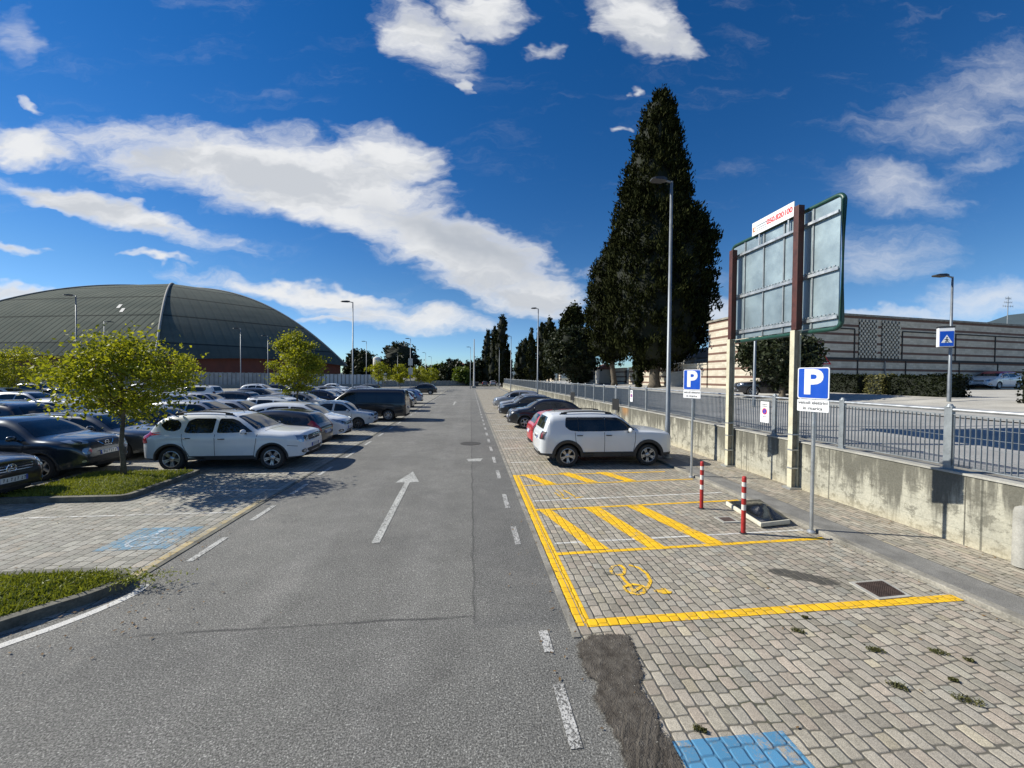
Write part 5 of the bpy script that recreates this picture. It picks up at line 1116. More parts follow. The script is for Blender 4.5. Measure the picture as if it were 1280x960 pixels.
M['darkjoint'] = mat('dark_frame', (.03, .027, .025), .8)
M['plaster'] = varied('white_plaster', (.62, .60, .55), .85, amt=.1, scale=1, fine=.05)
M['tiles'] = varied('roof_tiles', (.20, .09, .06), .85, amt=.3, scale=3, fine=.2)
M['greyroof'] = varied('grey_roof', (.22, .22, .21), .8, amt=.2, scale=2, fine=.1)
# striped building: corner C, long shaded face to the right, sunlit face towards the road
bld = empty('striped_building', (22, 26.7, 1.9), label='long flat-roofed building of pale stone with brown stripes on the upper terrace', cat='building')
a_ = math.atan2(.14, 1); ca, sa = math.cos(a_), math.sin(a_)
def wpt(s, d=0): return (s * ca - d * sa, s * sa + d * ca)        # along / behind the long face, local
def wbox(mb, s0, s1, d0, d1, z0, z1, mi=0):
    P = [wpt(s0, d0), wpt(s1, d0), wpt(s1, d1), wpt(s0, d1)]; return mb.poly(P, z0, z1, mi)
mb = MB(); mb.poly([(0, 0), wpt(62), wpt(62, 9), (0, 6.9)], -1.2, 6.0); mb.build('wall', M['stripe'], bld)
mb = MB(); mb.poly([(-.12, -.12), (62, 8.55), wpt(62, 9.2), (-.12, 7.05)], 6.003, 6.16); mb.build('roof_edge', M['kerb'], bld)
def s_at(px):                                                     # distance along the face seen at a photo column
    t = math.tan(math.atan((px - 640) / 480) + rad(6.2)); Y = (26.7 - .14 * 22) / (1 - .14 * t); return (Y * t - 22) / ca
fr = MB(); lowz, midz, topz = .35, 2.45, 4.9
for px in (1066.5, 1126, 1192.5, 1242): s = s_at(px); wbox(fr, s - .05, s + .05, -.05, .02, midz, topz)
for px in (1071, 1131, 1198, 1246): s = s_at(px); wbox(fr, s - .05, s + .05, -.05, .02, lowz, midz)
wbox(fr, .1, 61, -.07, .02, midz, midz + .18); wbox(fr, .1, s_at(1066.5), -.05, .02, topz, topz + .1); wbox(fr, s_at(1126), 61, -.05, .02, topz, topz + .1)
fr.build('facade_frame', M['darkjoint'], bld)
for p0, p1 in ((1071.5, 1094), (1100, 1122.5)):
    s0, s1 = s_at(p0), s_at(p1); bk = MB(); wbox(bk, s0, s1, -.03, .0, midz + .2, 5.75, 0)
    nr, nc = 15, 5; dz = (5.75 - midz - .2) / nr; ds = (s1 - s0) / nc
    for r_ in range(nr):
        for c_ in range(nc + 1):
            u0 = s0 + ds * (c_ + (.5 if r_ % 2 else 0)) - ds * .25; u1 = u0 + ds * .5; u0 = max(u0, s0); u1 = min(u1, s1)
            if u1 > u0 + .02: wbox(bk, u0, u1, -.10, -.031, midz + .2 + dz * r_ + .01, midz + .2 + dz * (r_ + 1) - .01, 1)
    o = bk.build('brick_lattice', [M['darkjoint'], M['limestone']], bld)
dp = MB(); dp.tube([(s_at(1104) * ca, s_at(1104) * sa - .1, -.1), (s_at(1104) * ca, s_at(1104) * sa - .1, 2.4)], .05, 8); dp.build('downpipe', M['greyroof'], bld)
# cemetery wall along the upper road: striped stone with openings
segs = [(33.8, 43.5), (44.2, 51.5), (53.2, 60.5), (64, 66), (71, 84), (93, 96), (100, 112), (118, 121), (124, 132), (137, 140)]
for i, (y0, y1) in enumerate(segs):
    z = zup(22, y0); lab = ['striped stone wall section next to the tall striped building', 'second striped stone wall section, behind the leaning trunk', 'striped stone wall section left of the iron gate', 'narrow sunlit stone pier beside the white domed chapel', 'sunlit stone wall section behind the broad round tree',
        'narrow stone pier left of the broad round tree', 'pale stone wall section right of the second lamp post', 'narrow pale stone pier near the second lamp post', 'small pale wall section left of the second lamp post', 'farthest pale stone pier at the left end of the cemetery wall'][i]
    w = empty('cemetery_wall', (22.2, (y0 + y1) / 2, z), label=lab, cat='wall', group='cemetery wall sections')
    h = (y1 - y0) / 2; MB().box(-.2, .2, -h, h, -1.6, 2.2).build('wall', M['stripe'], w); MB().box(-.28, .28, -h - .06, h + .06, 2.203, 2.32).build('coping', M['limestone'], w)
gt = empty('iron_gate', (22.2, 52.35, 1.9), label='dark iron gate between two sections of the striped cemetery wall', cat='gate')
mb = MB(); [mb.box(-.02, .02, -.8 + .16 * k, -.775 + .16 * k, .05, 2.0) for k in range(11)]; mb.box(-.025, .025, -.84, .84, .1, .16); mb.box(-.025, .025, -.84, .84, 1.7, 1.76); mb.build('bars', M['darksteel'], gt)
# chapels and tombs showing over the cemetery wall
def chapel(px, dep, w, d, z1, roofh, label, kind='gable', m='limestone_dark', rm='greyroof', win=True, name='chapel'):
    x, y = at(px, dep); zb = zup(x, y) ; r = empty(name, (x, y, zb), rz=rad(-4), label=label, cat='chapel'); H = z1 - zb
    MB().box(-w / 2, w / 2, -d / 2, d / 2, 0, H).build('wall', M[m], r)
    mb = MB()
    if kind == 'gable':
        e = .25; V = [(-w / 2 - e, -d / 2 - e, H), (w / 2 + e, -d / 2 - e, H), (0, -d / 2 - e, H + roofh), (-w / 2 - e, d / 2 + e, H), (w / 2 + e, d / 2 + e, H), (0, d / 2 + e, H + roofh)]
        V = [(a, b, c + .003) for a, b, c in V]; mb.add(V, [(0, 1, 2), (3, 5, 4), (0, 2, 5, 3), (1, 4, 5, 2), (0, 3, 4, 1)])
    elif kind == 'dome': mb.lathe([(w * .52 * math.cos(a), roofh * math.sin(a)) for a in np.linspace(0, 1.54, 8)], 20, c=(0, 0, H + .003))
    else: mb.box(-w / 2 - .2, w / 2 + .2, -d / 2 - .2, d / 2 + .2, H + .003, H + roofh)
    mb.build('roof', M[rm], r)
    if win: wb = MB(); wb.poly([(-.35, -d / 2 - .02), (.35, -d / 2 - .02), (.35, -d / 2 + .01), (-.35, -d / 2 + .01)], H * .3, H * .72); wb.build('window', M['darkjoint'], r)
    return r
ch = chapel(874, 46, 3.0, 3.0, zat(874, 448, 46), 1.2, 'grey funerary chapel with a pitched roof left of the striped building')
for px_ in (-1.5, 1.28): MB().box(px_, px_ + .22, -1.72, -1.502, 0, zat(874, 448, 46) - zup(24, 44) - .01).build('column', M['limestone'], ch)
chapel(738, 60, 1.3, 1.3, zat(738, 458, 60), .65, 'small white domed chapel peeping over the wall left of the big cypress', 'dome', 'plaster', 'plaster')
chapel(756, 62, 2.4, 2.4, zat(756, 462, 62), .9, 'brown tiled roof of a small house beside the white domed chapel', 'gable', 'plaster', 'tiles', False, 'small_house')
chapel(812, 50, 2.2, 2.2, zat(812, 456, 50), .9, 'white plastered tomb glimpsed between the cypress trunks', 'gable', 'plaster', 'greyroof', True, 'tomb')
chapel(848, 52, 2.6, 2.2, zat(848, 449, 52), .7, 'white plastered tomb beside the railing ramp', 'flat', 'plaster', 'plaster', False, 'tomb')
rp = empty('ramp_railing', (*at(865, 39.5), 0), label='pale sloping metal railing in front of the grey chapel', cat='railing')
mb = MB(); r0 = (0, 0, 0); A_ = Vector((-1.6, 1.3, zat(845, 455, 40.5))); B_ = Vector((2.0, -1.4, zat(884, 446.5, 38)))
for k in range(13): q = A_.lerp(B_, k / 12); mb.box(q.x - .03, q.x + .03, q.y - .03, q.y + .03, q.z - 1.0, q.z)
for dz in (0, -.95): mb.tube([A_ + Vector((0, 0, dz)), B_ + Vector((0, 0, dz))], .05, 6)
mb.build('bars', M['galv'], rp)
MB().add([(A_.x, A_.y, A_.z - 3), (B_.x, B_.y, B_.z - 3), (B_.x, B_.y, B_.z - 1.02), (A_.x, A_.y, A_.z - 1.02), (A_.x, A_.y + .4, A_.z - 3), (B_.x, B_.y + .4, B_.z - 3), (B_.x, B_.y + .4, B_.z - 1.02), (A_.x, A_.y + .4, A_.z - 1.02)], [(0, 1, 2, 3), (4, 7, 6, 5), (3, 2, 6, 7), (0, 3, 7, 4), (1, 5, 6, 2)]).build('ramp', M['limestone_dark'], rp)
# ------------------------------------------------------------------ sports hall: vaulted ribbed roof with four curved faces meeting on ridges
def f_roof(t, b):
    p = t.obj(); x, y, z = t.sep(p)
    u = t.m('ADD', t.m('MULTIPLY', x, UD[0]), t.m('MULTIPLY', y, UD[1]))
    rib = t.m('FRACT', t.m('DIVIDE', u, 1.9)); rb = t.sstep(t.m('ABSOLUTE', t.m('SUBTRACT', rib, .5)), .30, .46)
    n = t.noise(t.scl(p, (.05, .05, .25)), 1.5, 4, .6); st = t.noise(t.comb(t.m('MULTIPLY', u, 1.4), t.m('MULTIPLY', z, .12), 0), 1, 3, .6)
    c = t.ramp(n, [(.3, (.082, .098, .084)), (.7, (.130, .143, .118))])
    c = t.mix(t.m('MULTIPLY', t.sstep(st, .5, .75), .5), c, (.11, .108, .085))
    g = t.new('ShaderNodeNewGeometry'); nx = t.sep(g.outputs['Normal'])
    c = t.mix(t.m('MULTIPLY', rb, RIBK), c, (.022, .027, .026))
    for zz in (9.6, 16.6, 22.4, 26.8): c = t.mix(t.m('MULTIPLY', t.sstep(t.m('ABSOLUTE', t.m('SUBTRACT', z, zz)), .22, .1), .8), c, (.016, .02, .02))
    c = t.mix(t.m('MULTIPLY', t.sstep(z, 9.7, 9.5), .35), c, (.03, .042, .045))
    t.put(b.inputs['Base Color'], c); t.put(b.inputs['Normal'], t.bump(t.m('MULTIPLY', rb, -1), .5 * RIBK, .2))
C0, C1, C3, AP = [Vector(at(*q)) for q in ((194, 80), (434, 112), (-185, 92), (221, 124))]
C2 = AP * 2 - C0 + (C1 - C0) * .05; org = C0.copy(); zE = 5.4; zTop = zat(226, 361, 124)
RIBK = .55; UD = (C3 - C0).normalized(); UDr = (C1 - C0).normalized()
M['roofL'] = mat('ribbed_roof', rough=.95, spec=.04, fn=f_roof); UDs = UD; UD = UDr; RIBK = .12; M['roofR'] = mat('ribbed_roof_end', rough=.9, spec=.1, fn=f_roof); UD = UDs
hall = empty('sports_hall', (org.x, org.y, 0), label='huge sports hall with a curved grey-green ribbed roof and reddish walls', cat='building')
def hip(C, t):                                  # t 0 at the foot, 1 at the apex
    p = C.lerp(AP, t); r = 1 - t; return Vector((p.x - org.x, p.y - org.y, zE + (zTop - zE) * (1 - r**2.25)))
NTt = 30
for nm, Ca, Cb, m in (('roof_face', C0, C3, 'roofL'), ('roof_face', C0, C1, 'roofR'), ('roof_face', C1, C2, 'roofR'), ('roof_face', C2, C3, 'roofL')):
    V = []; F = []; n = 16
    for i in range(NTt + 1):
        t_ = (i / NTt); a = hip(Ca, t_); b = hip(Cb, t_)
        for j in range(n + 1):
            q = j / n; p = a.lerp(b, q); p.z += 1.3 * 4 * q * (1 - q) * (1 - t_)**3; V.append(p)
    for i in range(NTt):
        for j in range(n): k = i * (n + 1) + j; F.append((k, k + 1, k + n + 2, k + n + 1))
    o = MB().add(V, F).build(nm, M[m], hall, smooth=True, fixn=True)
    bmx = bmesh.new(); bmx.from_mesh(o.data)
    if sum(f.normal.z for f in bmx.faces) < 0: bmesh.ops.reverse_faces(bmx, faces=bmx.faces); bmx.to_mesh(o.data)
    bmx.free()
for C_ in (C0, C1, C3):
    MB().tube([hip(C_, i / NTt) + Vector((0, 0, .12)) for i in range(NTt + 1)], .24, 8).build('ridge_flashing', M['limestone_dark' if C_ is C0 else 'greyroof'], hall, smooth=True)
sk = MB()
for (px, py) in ((30, 405), (59, 404), (155, 407), (150, 383)):
    best = None
    for i in range(8, NTt):
        a, b = hip(C0, i / NTt), hip(C3, i / NTt)
        for q in np.linspace(.02, .9, 90):
            p = a.lerp(b, q); w = R_CAM.transposed() @ Vector((p.x + org.x, p.y + org.y, p.z - CAM_H)); sx, sy = 640 - 480 * w.x / w.z, 480 + 480 * w.y / w.z
            e = (sx - px)**2 + (sy - py)**2
            if best is None or e < best[0]: best = (e, p, i, q)
    p = best[1]; up_ = (hip(C0, (best[2] + 1) / NTt).lerp(hip(C3, (best[2] + 1) / NTt), best[3]) - p).normalized(); sd = Vector((UD.x, UD.y, 0)); n_ = sd.cross(up_); n_ = n_ if n_.z > 0 else -n_
    c = p + n_ * .3; sk.add([c - sd * .5 - up_ * .9, c + sd * .5 - up_ * .9, c + sd * .5 + up_ * .9, c - sd * .5 + up_ * .9], [(0, 1, 2, 3)])
sk.build('skylight', M['plaster'], hall)
M['redwall'] = varied('dull_red_cladding', (.16, .05, .035), .8, amt=.2, scale=.6, fine=.1)
M['hallglass'] = mat('hall_glazing', (.02, .03, .04), .25)
def inset(C, k=.04): return C.lerp(AP, k)
def wallrun(Ca, Cb, z0, z1, m, nm, k=.04):
    a, b = inset(Ca, k), inset(Cb, k); mb = MB(); n = Vector((b.y - a.y, a.x - b.x)).normalized() * .3
    mb.poly([(a - org)[:], (b - org)[:], (b + n - org)[:], (a + n - org)[:]], z0, z1); return mb.build(nm, m, hall)
for Ca, Cb in ((C0, C3), (C0, C1), (C1, C2)):
    wallrun(Ca, Cb, 3.2, 7.2, M['redwall'], 'upper_wall'); wallrun(Ca, Cb, 0, 3.19, M['hallglass'] if Cb is C3 else M['limestone_dark'], 'lower_wall', .045)
mb = MB(); a, b = inset(C0, .035), inset(C3, .035)
for k in range(60): p = a.lerp(b, k / 60) - org; mb.box(p.x - .1, p.x + .1, p.y - .1, p.y + .1, 0, 3.2)
mb.build('mullions', M['limestone_dark'], hall)
# boundary fence of concrete panels
M['fence_conc'] = varied('pale_concrete_panel', (.34, .345, .34), .85, amt=.25, scale=.8, fine=.12, bump=.2)
M['fence_white'] = varied('white_panel', (.52, .54, .55), .85, amt=.12, scale=.5, fine=.08)
def panel_fence(a, b, h, n, m, label):
    a, b = Vector(a), Vector(b); f = empty('boundary_fence', (a.x, a.y, 0), label=label, cat='fence'); d = (b - a) / n; nn = Vector((-d.y, d.x)).normalized(); mb = MB()
    for k in range(n):
        p = d * k; q = d * (k + .94); mb.poly([(p - nn * .05)[:], (q - nn * .05)[:], (q + nn * .05)[:], (p + nn * .05)[:]], .7, h + .04 * math.sin(k * 3.7))
    mb.build('panels', m, f); ps = MB()
    for k in range(n + 1): p = d * (k - .03) ; ps.box(p.x - .09, p.x + .09, p.y - .09, p.y + .09, 0, h + .1)
    ps.build('posts', M['greyroof'], f); q = b - a
    MB().poly([(-nn * .16)[:], (q - nn * .16)[:], (q + nn * .12)[:], (nn * .12)[:]], 0, .695).build('base', M['limestone_dark'], f)
panel_fence(at(232, 73), at(402, 90), 3.1, 34, M['fence_conc'], 'grey slatted concrete fence at the foot of the sports hall')
panel_fence(at(402.5, 90.2), at(478, 96), 3.0, 16, M['fence_white'], 'whiter panel fence right of the sports hall')
panel_fence(at(478.5, 97), at(592, 118), 1.5, 26, M['limestone_dark'], 'low pale wall along the far end of the car park')
panel_fence(at(-60, 70), at(228, 74), 1.3, 40, M['greyroof'], 'low dark fence before the glazed front of the sports hall')
# small structures on the skyline
def hut(name, px0, px1, pytop, dep, label, m='limestone', rm='tiles', roofh=1.0, d=6):
    x, y = at((px0 + px1) / 2, dep); w = (px1 - px0) * dep / 480; z = zat(px0, pytop, dep); r = empty(name, (x, y, 0), label=label, cat='building')
    MB().box(-w / 2, w / 2, 0, d, 0, z - roofh).build('wall', M[m], r); mb = MB(); e = .4; H = z - roofh
    mb.add([(-w / 2 - e, -e, H + .003), (w / 2 + e, -e, H + .003), (w / 2 + e, d + e, H + .003), (-w / 2 - e, d + e, H + .003), (-w * .2, d / 2, z), (w * .2, d / 2, z)], [(0, 1, 5, 4), (1, 2, 5), (2, 3, 4, 5), (3, 0, 4), (0, 3, 2, 1)]); mb.build('roof', M[rm], r)
    wb = MB(); [wb.box(q * w - .5, q * w + .5, -.03, .01, H * .45, H * .7) for q in (-.3, 0, .3)]; wb.build('window', M['darkjoint'], r); return r
hut('far_house', 567, 580, 452, 160, 'far brown-roofed house behind the dark rounded tree', 'tiles', 'tiles')
hut('far_building', 530, 552, 459, 170, 'low far building on the skyline behind the light green trees', 'greyroof', 'greyroof', .4)
x, y = at(471, 115); r = empty('silo', (x, y, 0), label='small white rounded tank rising between two dark trees', cat='tank')
w = 4.5 * 115 / 480; z = zat(471, 446, 115); MB().lathe([(w, 0), (w, z - w * .5), (w * .85, z - w * .25), (w * .4, z), (0.01, z)], 20).build('shell', M['plaster'], r, smooth=40)
# ------------------------------------------------------------------ lamp posts
def lamp(loc, h, label, arm=.62, ang=180, r=.085, group='tall street lamps', m='lamp_steel', mast=False):
    o = empty('street_lamp', loc, label=label, cat='street lamp', group=group)
    MB().tube([(0, 0, -.05), (0, 0, .02), (0, 0, 1.2), (0, 0, 1.25), (0, 0, h)], [r, r, r, r * .86, r * .5], 12).build('pole', M[m], o, smooth=True)
    MB().tube([(0, 0, 0), (0, 0, .05)], [r * 1.7, r * 1.7], 12).build('base_collar', M['concrete'], o)
    a = rad(ang); d = Vector((math.cos(a), math.sin(a), 0))
    MB().tube([(0, 0, h - .03), d * arm * .45 + Vector((0, 0, h + .03))], [.035, .03], 8).build('arm', M['lamp_steel'], o)
    hd = MB(); s = Vector((-d.y, d.x, 0)); V = []
    for u, w_, t0, t1 in ((.30, .07, 0, .09), (.55, .14, -.02, .10), (1.0, .15, -.01, .07), (1.15, .10, 0, .04)):
        c = d * arm * u + Vector((0, 0, h))
        V += [c - s * w_ + Vector((0, 0, t0)), c + s * w_ + Vector((0, 0, t0)), c + s * w_ * .8 + Vector((0, 0, t1)), c - s * w_ * .8 + Vector((0, 0, t1))]
    F = [(i * 4 + k, i * 4 + (k + 1) % 4, i * 4 + 4 + (k + 1) % 4, i * 4 + 4 + k) for i in range(3) for k in range(4)] + [(0, 1, 2, 3), (15, 14, 13, 12)]
    hd.add(V, F).build('lamp_head', M['darksteel'], o); return o
lamp((6.60, 12.23, .08), 9.2, 'tallest-looking lamp post rising in front of the huge cypress')
lamp((6.60, 37.4, .08), 9.4, 'lamp post over the dark parked cars, second from the viewer on the right-hand kerb')
lamp((6.60, 62.6, .08), 9.3, 'far lamp post on the right-hand kerb beside the slim cypress group')
lamp((6.60, 88, .08), 9.3, 'farthest lamp post on the right-hand kerb')
l = [(441, 378, 30.6, 'lamp post standing behind the white boxy hatchback and the black van'), (513, 423.5, 67, 'lamp post with two white boxes right of the light green young trees'), (96, 370, 33, 'lamp post in front of the ribbed hall roof at the far left'), (131, 402, 49, 'shorter-looking lamp post against the hall roof left of the pale ridge'),
     (301, 411, 52, 'lamp post on the small distant grass island, against the dark end of the hall'), (335, 420, 62, 'thin lamp post just left of the taller young tree, against the hall'), (458, 427, 74, 'thin far lamp post left of the large round tree'), (497, 443, 96, 'thin far lamp post against the large round tree'),
     (532, 441, 100, 'thin lamp post above the far skyline trees, left one of a close pair'), (539, 446, 112, 'thin lamp post above the far skyline trees, right one of a close pair'), (588, 434, 86, 'lamp post at the road end left of the pale mast')]
for px, py, dep, lb in l:
    x_, y_ = at(px, dep); lamp((x_, y_, 0), zat(px, py, dep), lb, r=.075, arm=.8, ang=180 if px != 131 else 60)
o = bpy.data.objects[[q.name for q in bpy.data.objects if q.get('label', '').startswith('lamp post with two white')][0]]
for zz, w in ((4.6, .7), (3.0, .62)): MB().box(-.35, .35, -.2, .2, zz, zz + 1.2).build('white_box', M['plaster'], o)
x_, y_ = at(592.5, 92); o = empty('mast', (x_, y_, 0), label='pale tall mast standing in the middle of the road end', cat='mast')
MB().tube([(0, 0, 0), (0, 0, zat(592.5, 424, 92))], [.22, .10], 10).build('pole', M['plaster'], o); MB().box(-.5, .5, -.5, .5, 0, .5).build('plinth', M['concrete'], o)
lamp((*at(943, 19.2), zup(13.5)), 7.2, 'dark lamp post partly hidden behind the billboard', r=.075)
x_, y_ = at(1187, 16.7); zb = zup(x_); ls = lamp((x_, y_, zb), 7.25 - zb, 'lamp post carrying the blue pedestrian crossing box on the upper terrace', arm=.8, r=.07)
# illuminated pedestrian box (unlit by day) on that lamp post
sg = empty('crossing_sign', (x_ - .34, y_ - .05, 0), rz=rad(-36), label='blue box sign with a white triangle and walking figure on the lamp post', cat='sign')
k = 16.7 / 480; zt, zb2 = zat(1187, 410, 16.7), zat(1187, 434, 16.7)
MB().box(-.24, .24, -.12, .12, zb2, zt).build('box', M['sign_white'], sg, bevel=.01); MB().box(-.25, .25, -.13, .13, zt - .02, zt + .05).build('lid', M['darksteel'], sg)
hh = (zt - zb2) * .8
MB().box(-.21, .21, -.132, -.121, zb2 + .03, zb2 + hh).build('face', M['sign_blue'], sg)
cz = zb2 + hh * .5; MB().add([(-.17, -.137, cz - .16), (.17, -.137, cz - .16), (0, -.137, cz + .18)], [(0, 1, 2)]).build('white_triangle', M['sign_white'], sg)
mb = MB(); [mb.tube(q, .013, 5) for q in (([(-.01, -.14, cz + .03), (.0, -.14, cz - .07)]), [(0, -.14, cz - .07), (-.06, -.14, cz - .14)], [(0, -.14, cz - .07), (.06, -.14, cz - .14)], [(-.07, -.14, cz - .03), (0, -.14, cz), (.06, -.14, cz - .05)])]
mb.lathe([(.001, -.006), (.024, -.006), (.024, .0)], 10, 'Y', c=(0, -.138, cz + .065)); mb.build('walking_figure', M['ink'], sg)
# warning triangle on its own post
x_, y_ = at(1027, 21); zb = zup(x_); wt_ = empty('warning_sign', (x_, y_, zb), rz=rad(-30), label='small triangular warning sign in front of the striped building', cat='sign')
z1 = zat(1027, 440, 21) - zb; MB().tube([(0, 0, 0), (0, 0, z1)], .03, 8).build('pole', M['galv'], wt_)
def tri(s, y, z): return [(-s, y, z - s * .58), (s, y, z - s * .58), (0, y, z + s * 1.16)]
mb = MB(); mb.add(tri(.40, -.05, z1 - .45) + tri(.40, -.03, z1 - .45), [(0, 1, 2), (5, 4, 3), (0, 3, 4, 1), (1, 4, 5, 2), (2, 5, 3, 0)]); mb.build('red_border', M['red_ink'], wt_)
MB().add(tri(.29, -.054, z1 - .45), [(0, 1, 2)]).build('white_field', M['sign_white'], wt_)
mb = MB(); [mb.tube([(q, -.058, z1 - .58), (q, -.058, z1 - .42)], .03, 5) for q in (-.07, .07)]; mb.build('figures', M['ink'], wt_)
MB().box(-.33, .33, -.05, -.035, z1 - 1.0, z1 - .76).build('lower_plate', M['sign_white'], wt_)
# ------------------------------------------------------------------ text helper
def text(body, size, m, parent, loc, rot, name='lettering', ext=.001, spacing=1., align='CENTER', bold=0):
    cu = bpy.data.curves.new(name, 'FONT'); cu.body = body; cu.size = size; cu.extrude = ext; cu.align_x = align; cu.align_y = 'CENTER'; cu.space_character = spacing; cu.offset = bold; cu.resolution_u = 4
    ob = bpy.data.objects.new('tmp', cu); COL.objects.link(ob); me = bpy.data.meshes.new_from_object(ob.evaluated_get(bpy.context.evaluated_depsgraph_get()))
    bpy.data.objects.remove(ob); me.materials.clear(); me.materials.append(m); o = bpy.data.objects.new(name, me); COL.objects.link(o); o.parent = parent; o.location = loc; o.rotation_euler = rot; return o
# ------------------------------------------------------------------ parking signs
def rrect(w, h, r, n=5):
    P = []
    for cx, cy, a in ((w / 2 - r, -h / 2 + r, -90), (w / 2 - r, h / 2 - r, 0), (-w / 2 + r, h / 2 - r, 90), (-w / 2 + r, -h / 2 + r, 180)):
        P += [(cx + r * math.cos(rad(a + 90 * k / n)), cy + r * math.sin(rad(a + 90 * k / n))) for k in range(n + 1)]
    return P
def plate(name, w, h, r, y0, y1, zc, m, parent):
    P = rrect(w, h, r); n = len(P)
    return MB().add([(x, y0, zc + z) for x, z in P] + [(x, y1, zc + z) for x, z in P], [tuple(range(n)), tuple(range(n, 2 * n))[::-1]] + [(i, n + i, n + (i + 1) % n, (i + 1) % n) for i in range(n)]).build(name, m, parent)
def psign(loc, rz, ztop, label, w=.50):
    s = empty('parking_sign', loc, rz=rz, label=label, cat='sign', group='blue parking signs for charging vehicles')
    MB().tube([(0, 0, 0), (0, 0, ztop - .03)], .03, 12).build('pole', M['galv'], s, smooth=60)
    MB().lathe([(.07, 0), (.07, .03), (.035, .06)], 14).build('foot', M['galv'], s, smooth=40)
    zc = ztop - .285
    plate('board', w, .56, .035, -.05, -.035, zc, M['sign_white'], s); plate('blue_field', w - .035, .525, .025, -.0535, -.0505, zc, M['sign_blue'], s)
    text('P', .60, M['sign_white'], s, (-.005, -.055, zc + .0), (math.pi / 2, 0, 0), bold=.022)
    z2 = ztop - .57 - .115; plate('lower_plate', w, .215, .015, -.05, -.035, z2, M['sign_white'], s)
    text('veicoli elettrici', .078, M['ink'], s, (0, -.052, z2 + .05), (math.pi / 2, 0, 0), bold=.0008); text('in ricarica', .078, M['ink'], s, (0, -.052, z2 - .05), (math.pi / 2, 0, 0), bold=.0008)
    mb = MB(); [mb.box(-w * .42, w * .42, -.034, -.02, z - .015, z + .015) for z in (zc - .15, zc + .15, z2)]; mb.build('bracket', M['galv'], s)
psign((6.10, 6.22, 0), rad(-72), 2.97, 'nearer blue parking sign on a steel pole beside the discarded black sheet')
psign((6.11, 10.0, 0), rad(-62), 3.0, 'farther blue parking sign on a steel pole near the nose of the white boxy car')
# near-black rectangular panels, each on a thin post near the wall
for (px, dep, zc, lb) in ((770.5, 21, 1.22, 'near-black rectangular panel on a thin post beside the rust stain on the wall'), (716.5, 30, 1.2, 'farther near-black rectangular panel on a thin post against the wall')):
    x_, y_ = at(px, dep); s = empty('dark_panel', (x_, y_, .08), rz=rad(-55), label=lb, cat='notice board', group='dark panels by the wall')
    MB().tube([(0, 0, 0), (0, 0, 2.1)], .03, 8).build('post', M['galv'], s); plate('board', .42, .62, .02, -.05, -.03, zc, M['panel_dark'], s)
# bollards
def bollard(loc, h, label):
    b = empty('striped_bollard', loc, label=label, cat='bollard', group='thin red and white bollards'); z = 0; i = 0
    for a, c in ((0, .42), (.42, .52), (.52, .63), (.63, .73), (.73, .84), (.84, .92), (.92, 1.0)):
        q = MB().tube([(0, 0, a * h + .001), (0, 0, c * h)], .037, 14)
        if c == 1.0: q = MB().lathe([(.037, a * h + .001), (.037, h), (.033, h + .012), (.02, h + .02), (0.001, h + .022)], 14)
        q.build('red_band' if i % 2 == 0 else 'white_band', M['red_paint' if i % 2 == 0 else 'white_paint'], b, smooth=50); i += 1
    MB().lathe([(.06, 0), (.06, .015), (.04, .02)], 14).build('base', M['darksteel'], b)
bollard((4.84, 6.29, .004), 1.0, 'nearer red and white bollard in front of the discarded black sheet')
bollard((4.87, 7.58, .004), .98, 'farther red and white bollard on the thin yellow line')
b = empty('grey_bollard', (7.93, 4.66, .082), label='thick pale grey bollard against the wall at the right edge', cat='bollard')
MB().lathe([(.10, 0), (.10, .78), (.085, .84), (.04, .87), (.001, .875)], 20).build('shaft', M['concrete'], b, smooth=40)
# ------------------------------------------------------------------ discarded frame with a black sheet
a, b_, c, d = Vector(G(858 / 3.2 * 0 + 907, 633)), Vector(G(951, 661)), Vector(G(988, 657)), Vector(G(950, 631.5))
ms = empty('discarded_frame', ((a + c) / 2)[:] + (.004,), label='discarded white padded frame with a torn black plastic sheet lying by the kerb', cat='rubbish'); cc = (a + c) / 2
Q = [a - cc, b_ - cc, c - cc, d - cc]; hz = [.11, .10, .11, .13]
mb = MB(); V = [(q.x, q.y, .02 if i != 3 else .05) for i, q in enumerate(Q)] + [(q.x, q.y, hz[i]) for i, q in enumerate(Q)]
mb.add(V, [(0, 1, 5, 4), (1, 2, 6, 5), (2, 3, 7, 6), (3, 0, 4, 7), (0, 3, 2, 1), (4, 5, 6, 7)]); mb.build('frame', M['cream'] if 'cream' in M else varied('cream_padding', (.55, .52, .42), .7, amt=.15, scale=5), ms, bevel=.02)
n = 16; V = []; F = []
for i in range(n + 1):
    for j in range(n + 1):
        u, v = .03 + .94 * i / n, .03 + .94 * j / n; p = Q[0].lerp(Q[1], u).lerp(Q[3].lerp(Q[2], u), v); hb = (hz[0] * (1 - u) + hz[1] * u) * (1 - v) + (hz[3] * (1 - u) + hz[2] * u) * v
        e = min(u, v, 1 - u, 1 - v) * 2; rr_ = math.hypot(u - .62, v - .6); z = hb + .006 + .17 * max(0, 1 - rr_ * 2.0) * e**.5 + .022 * e * abs(math.sin(9 * math.atan2(v - .6, u - .62))) ; V.append((p.x, p.y, z))
for i in range(n):
    for j in range(n): k = i * (n + 1) + j; F.append((k, k + 1, k + n + 2, k + n + 1))
M['sheet'] = mat('black_plastic_sheet', (.008, .009, .010), .22, coat=.3)
MB().add(V, F).build('black_sheet', M['sheet'], ms, smooth=25)
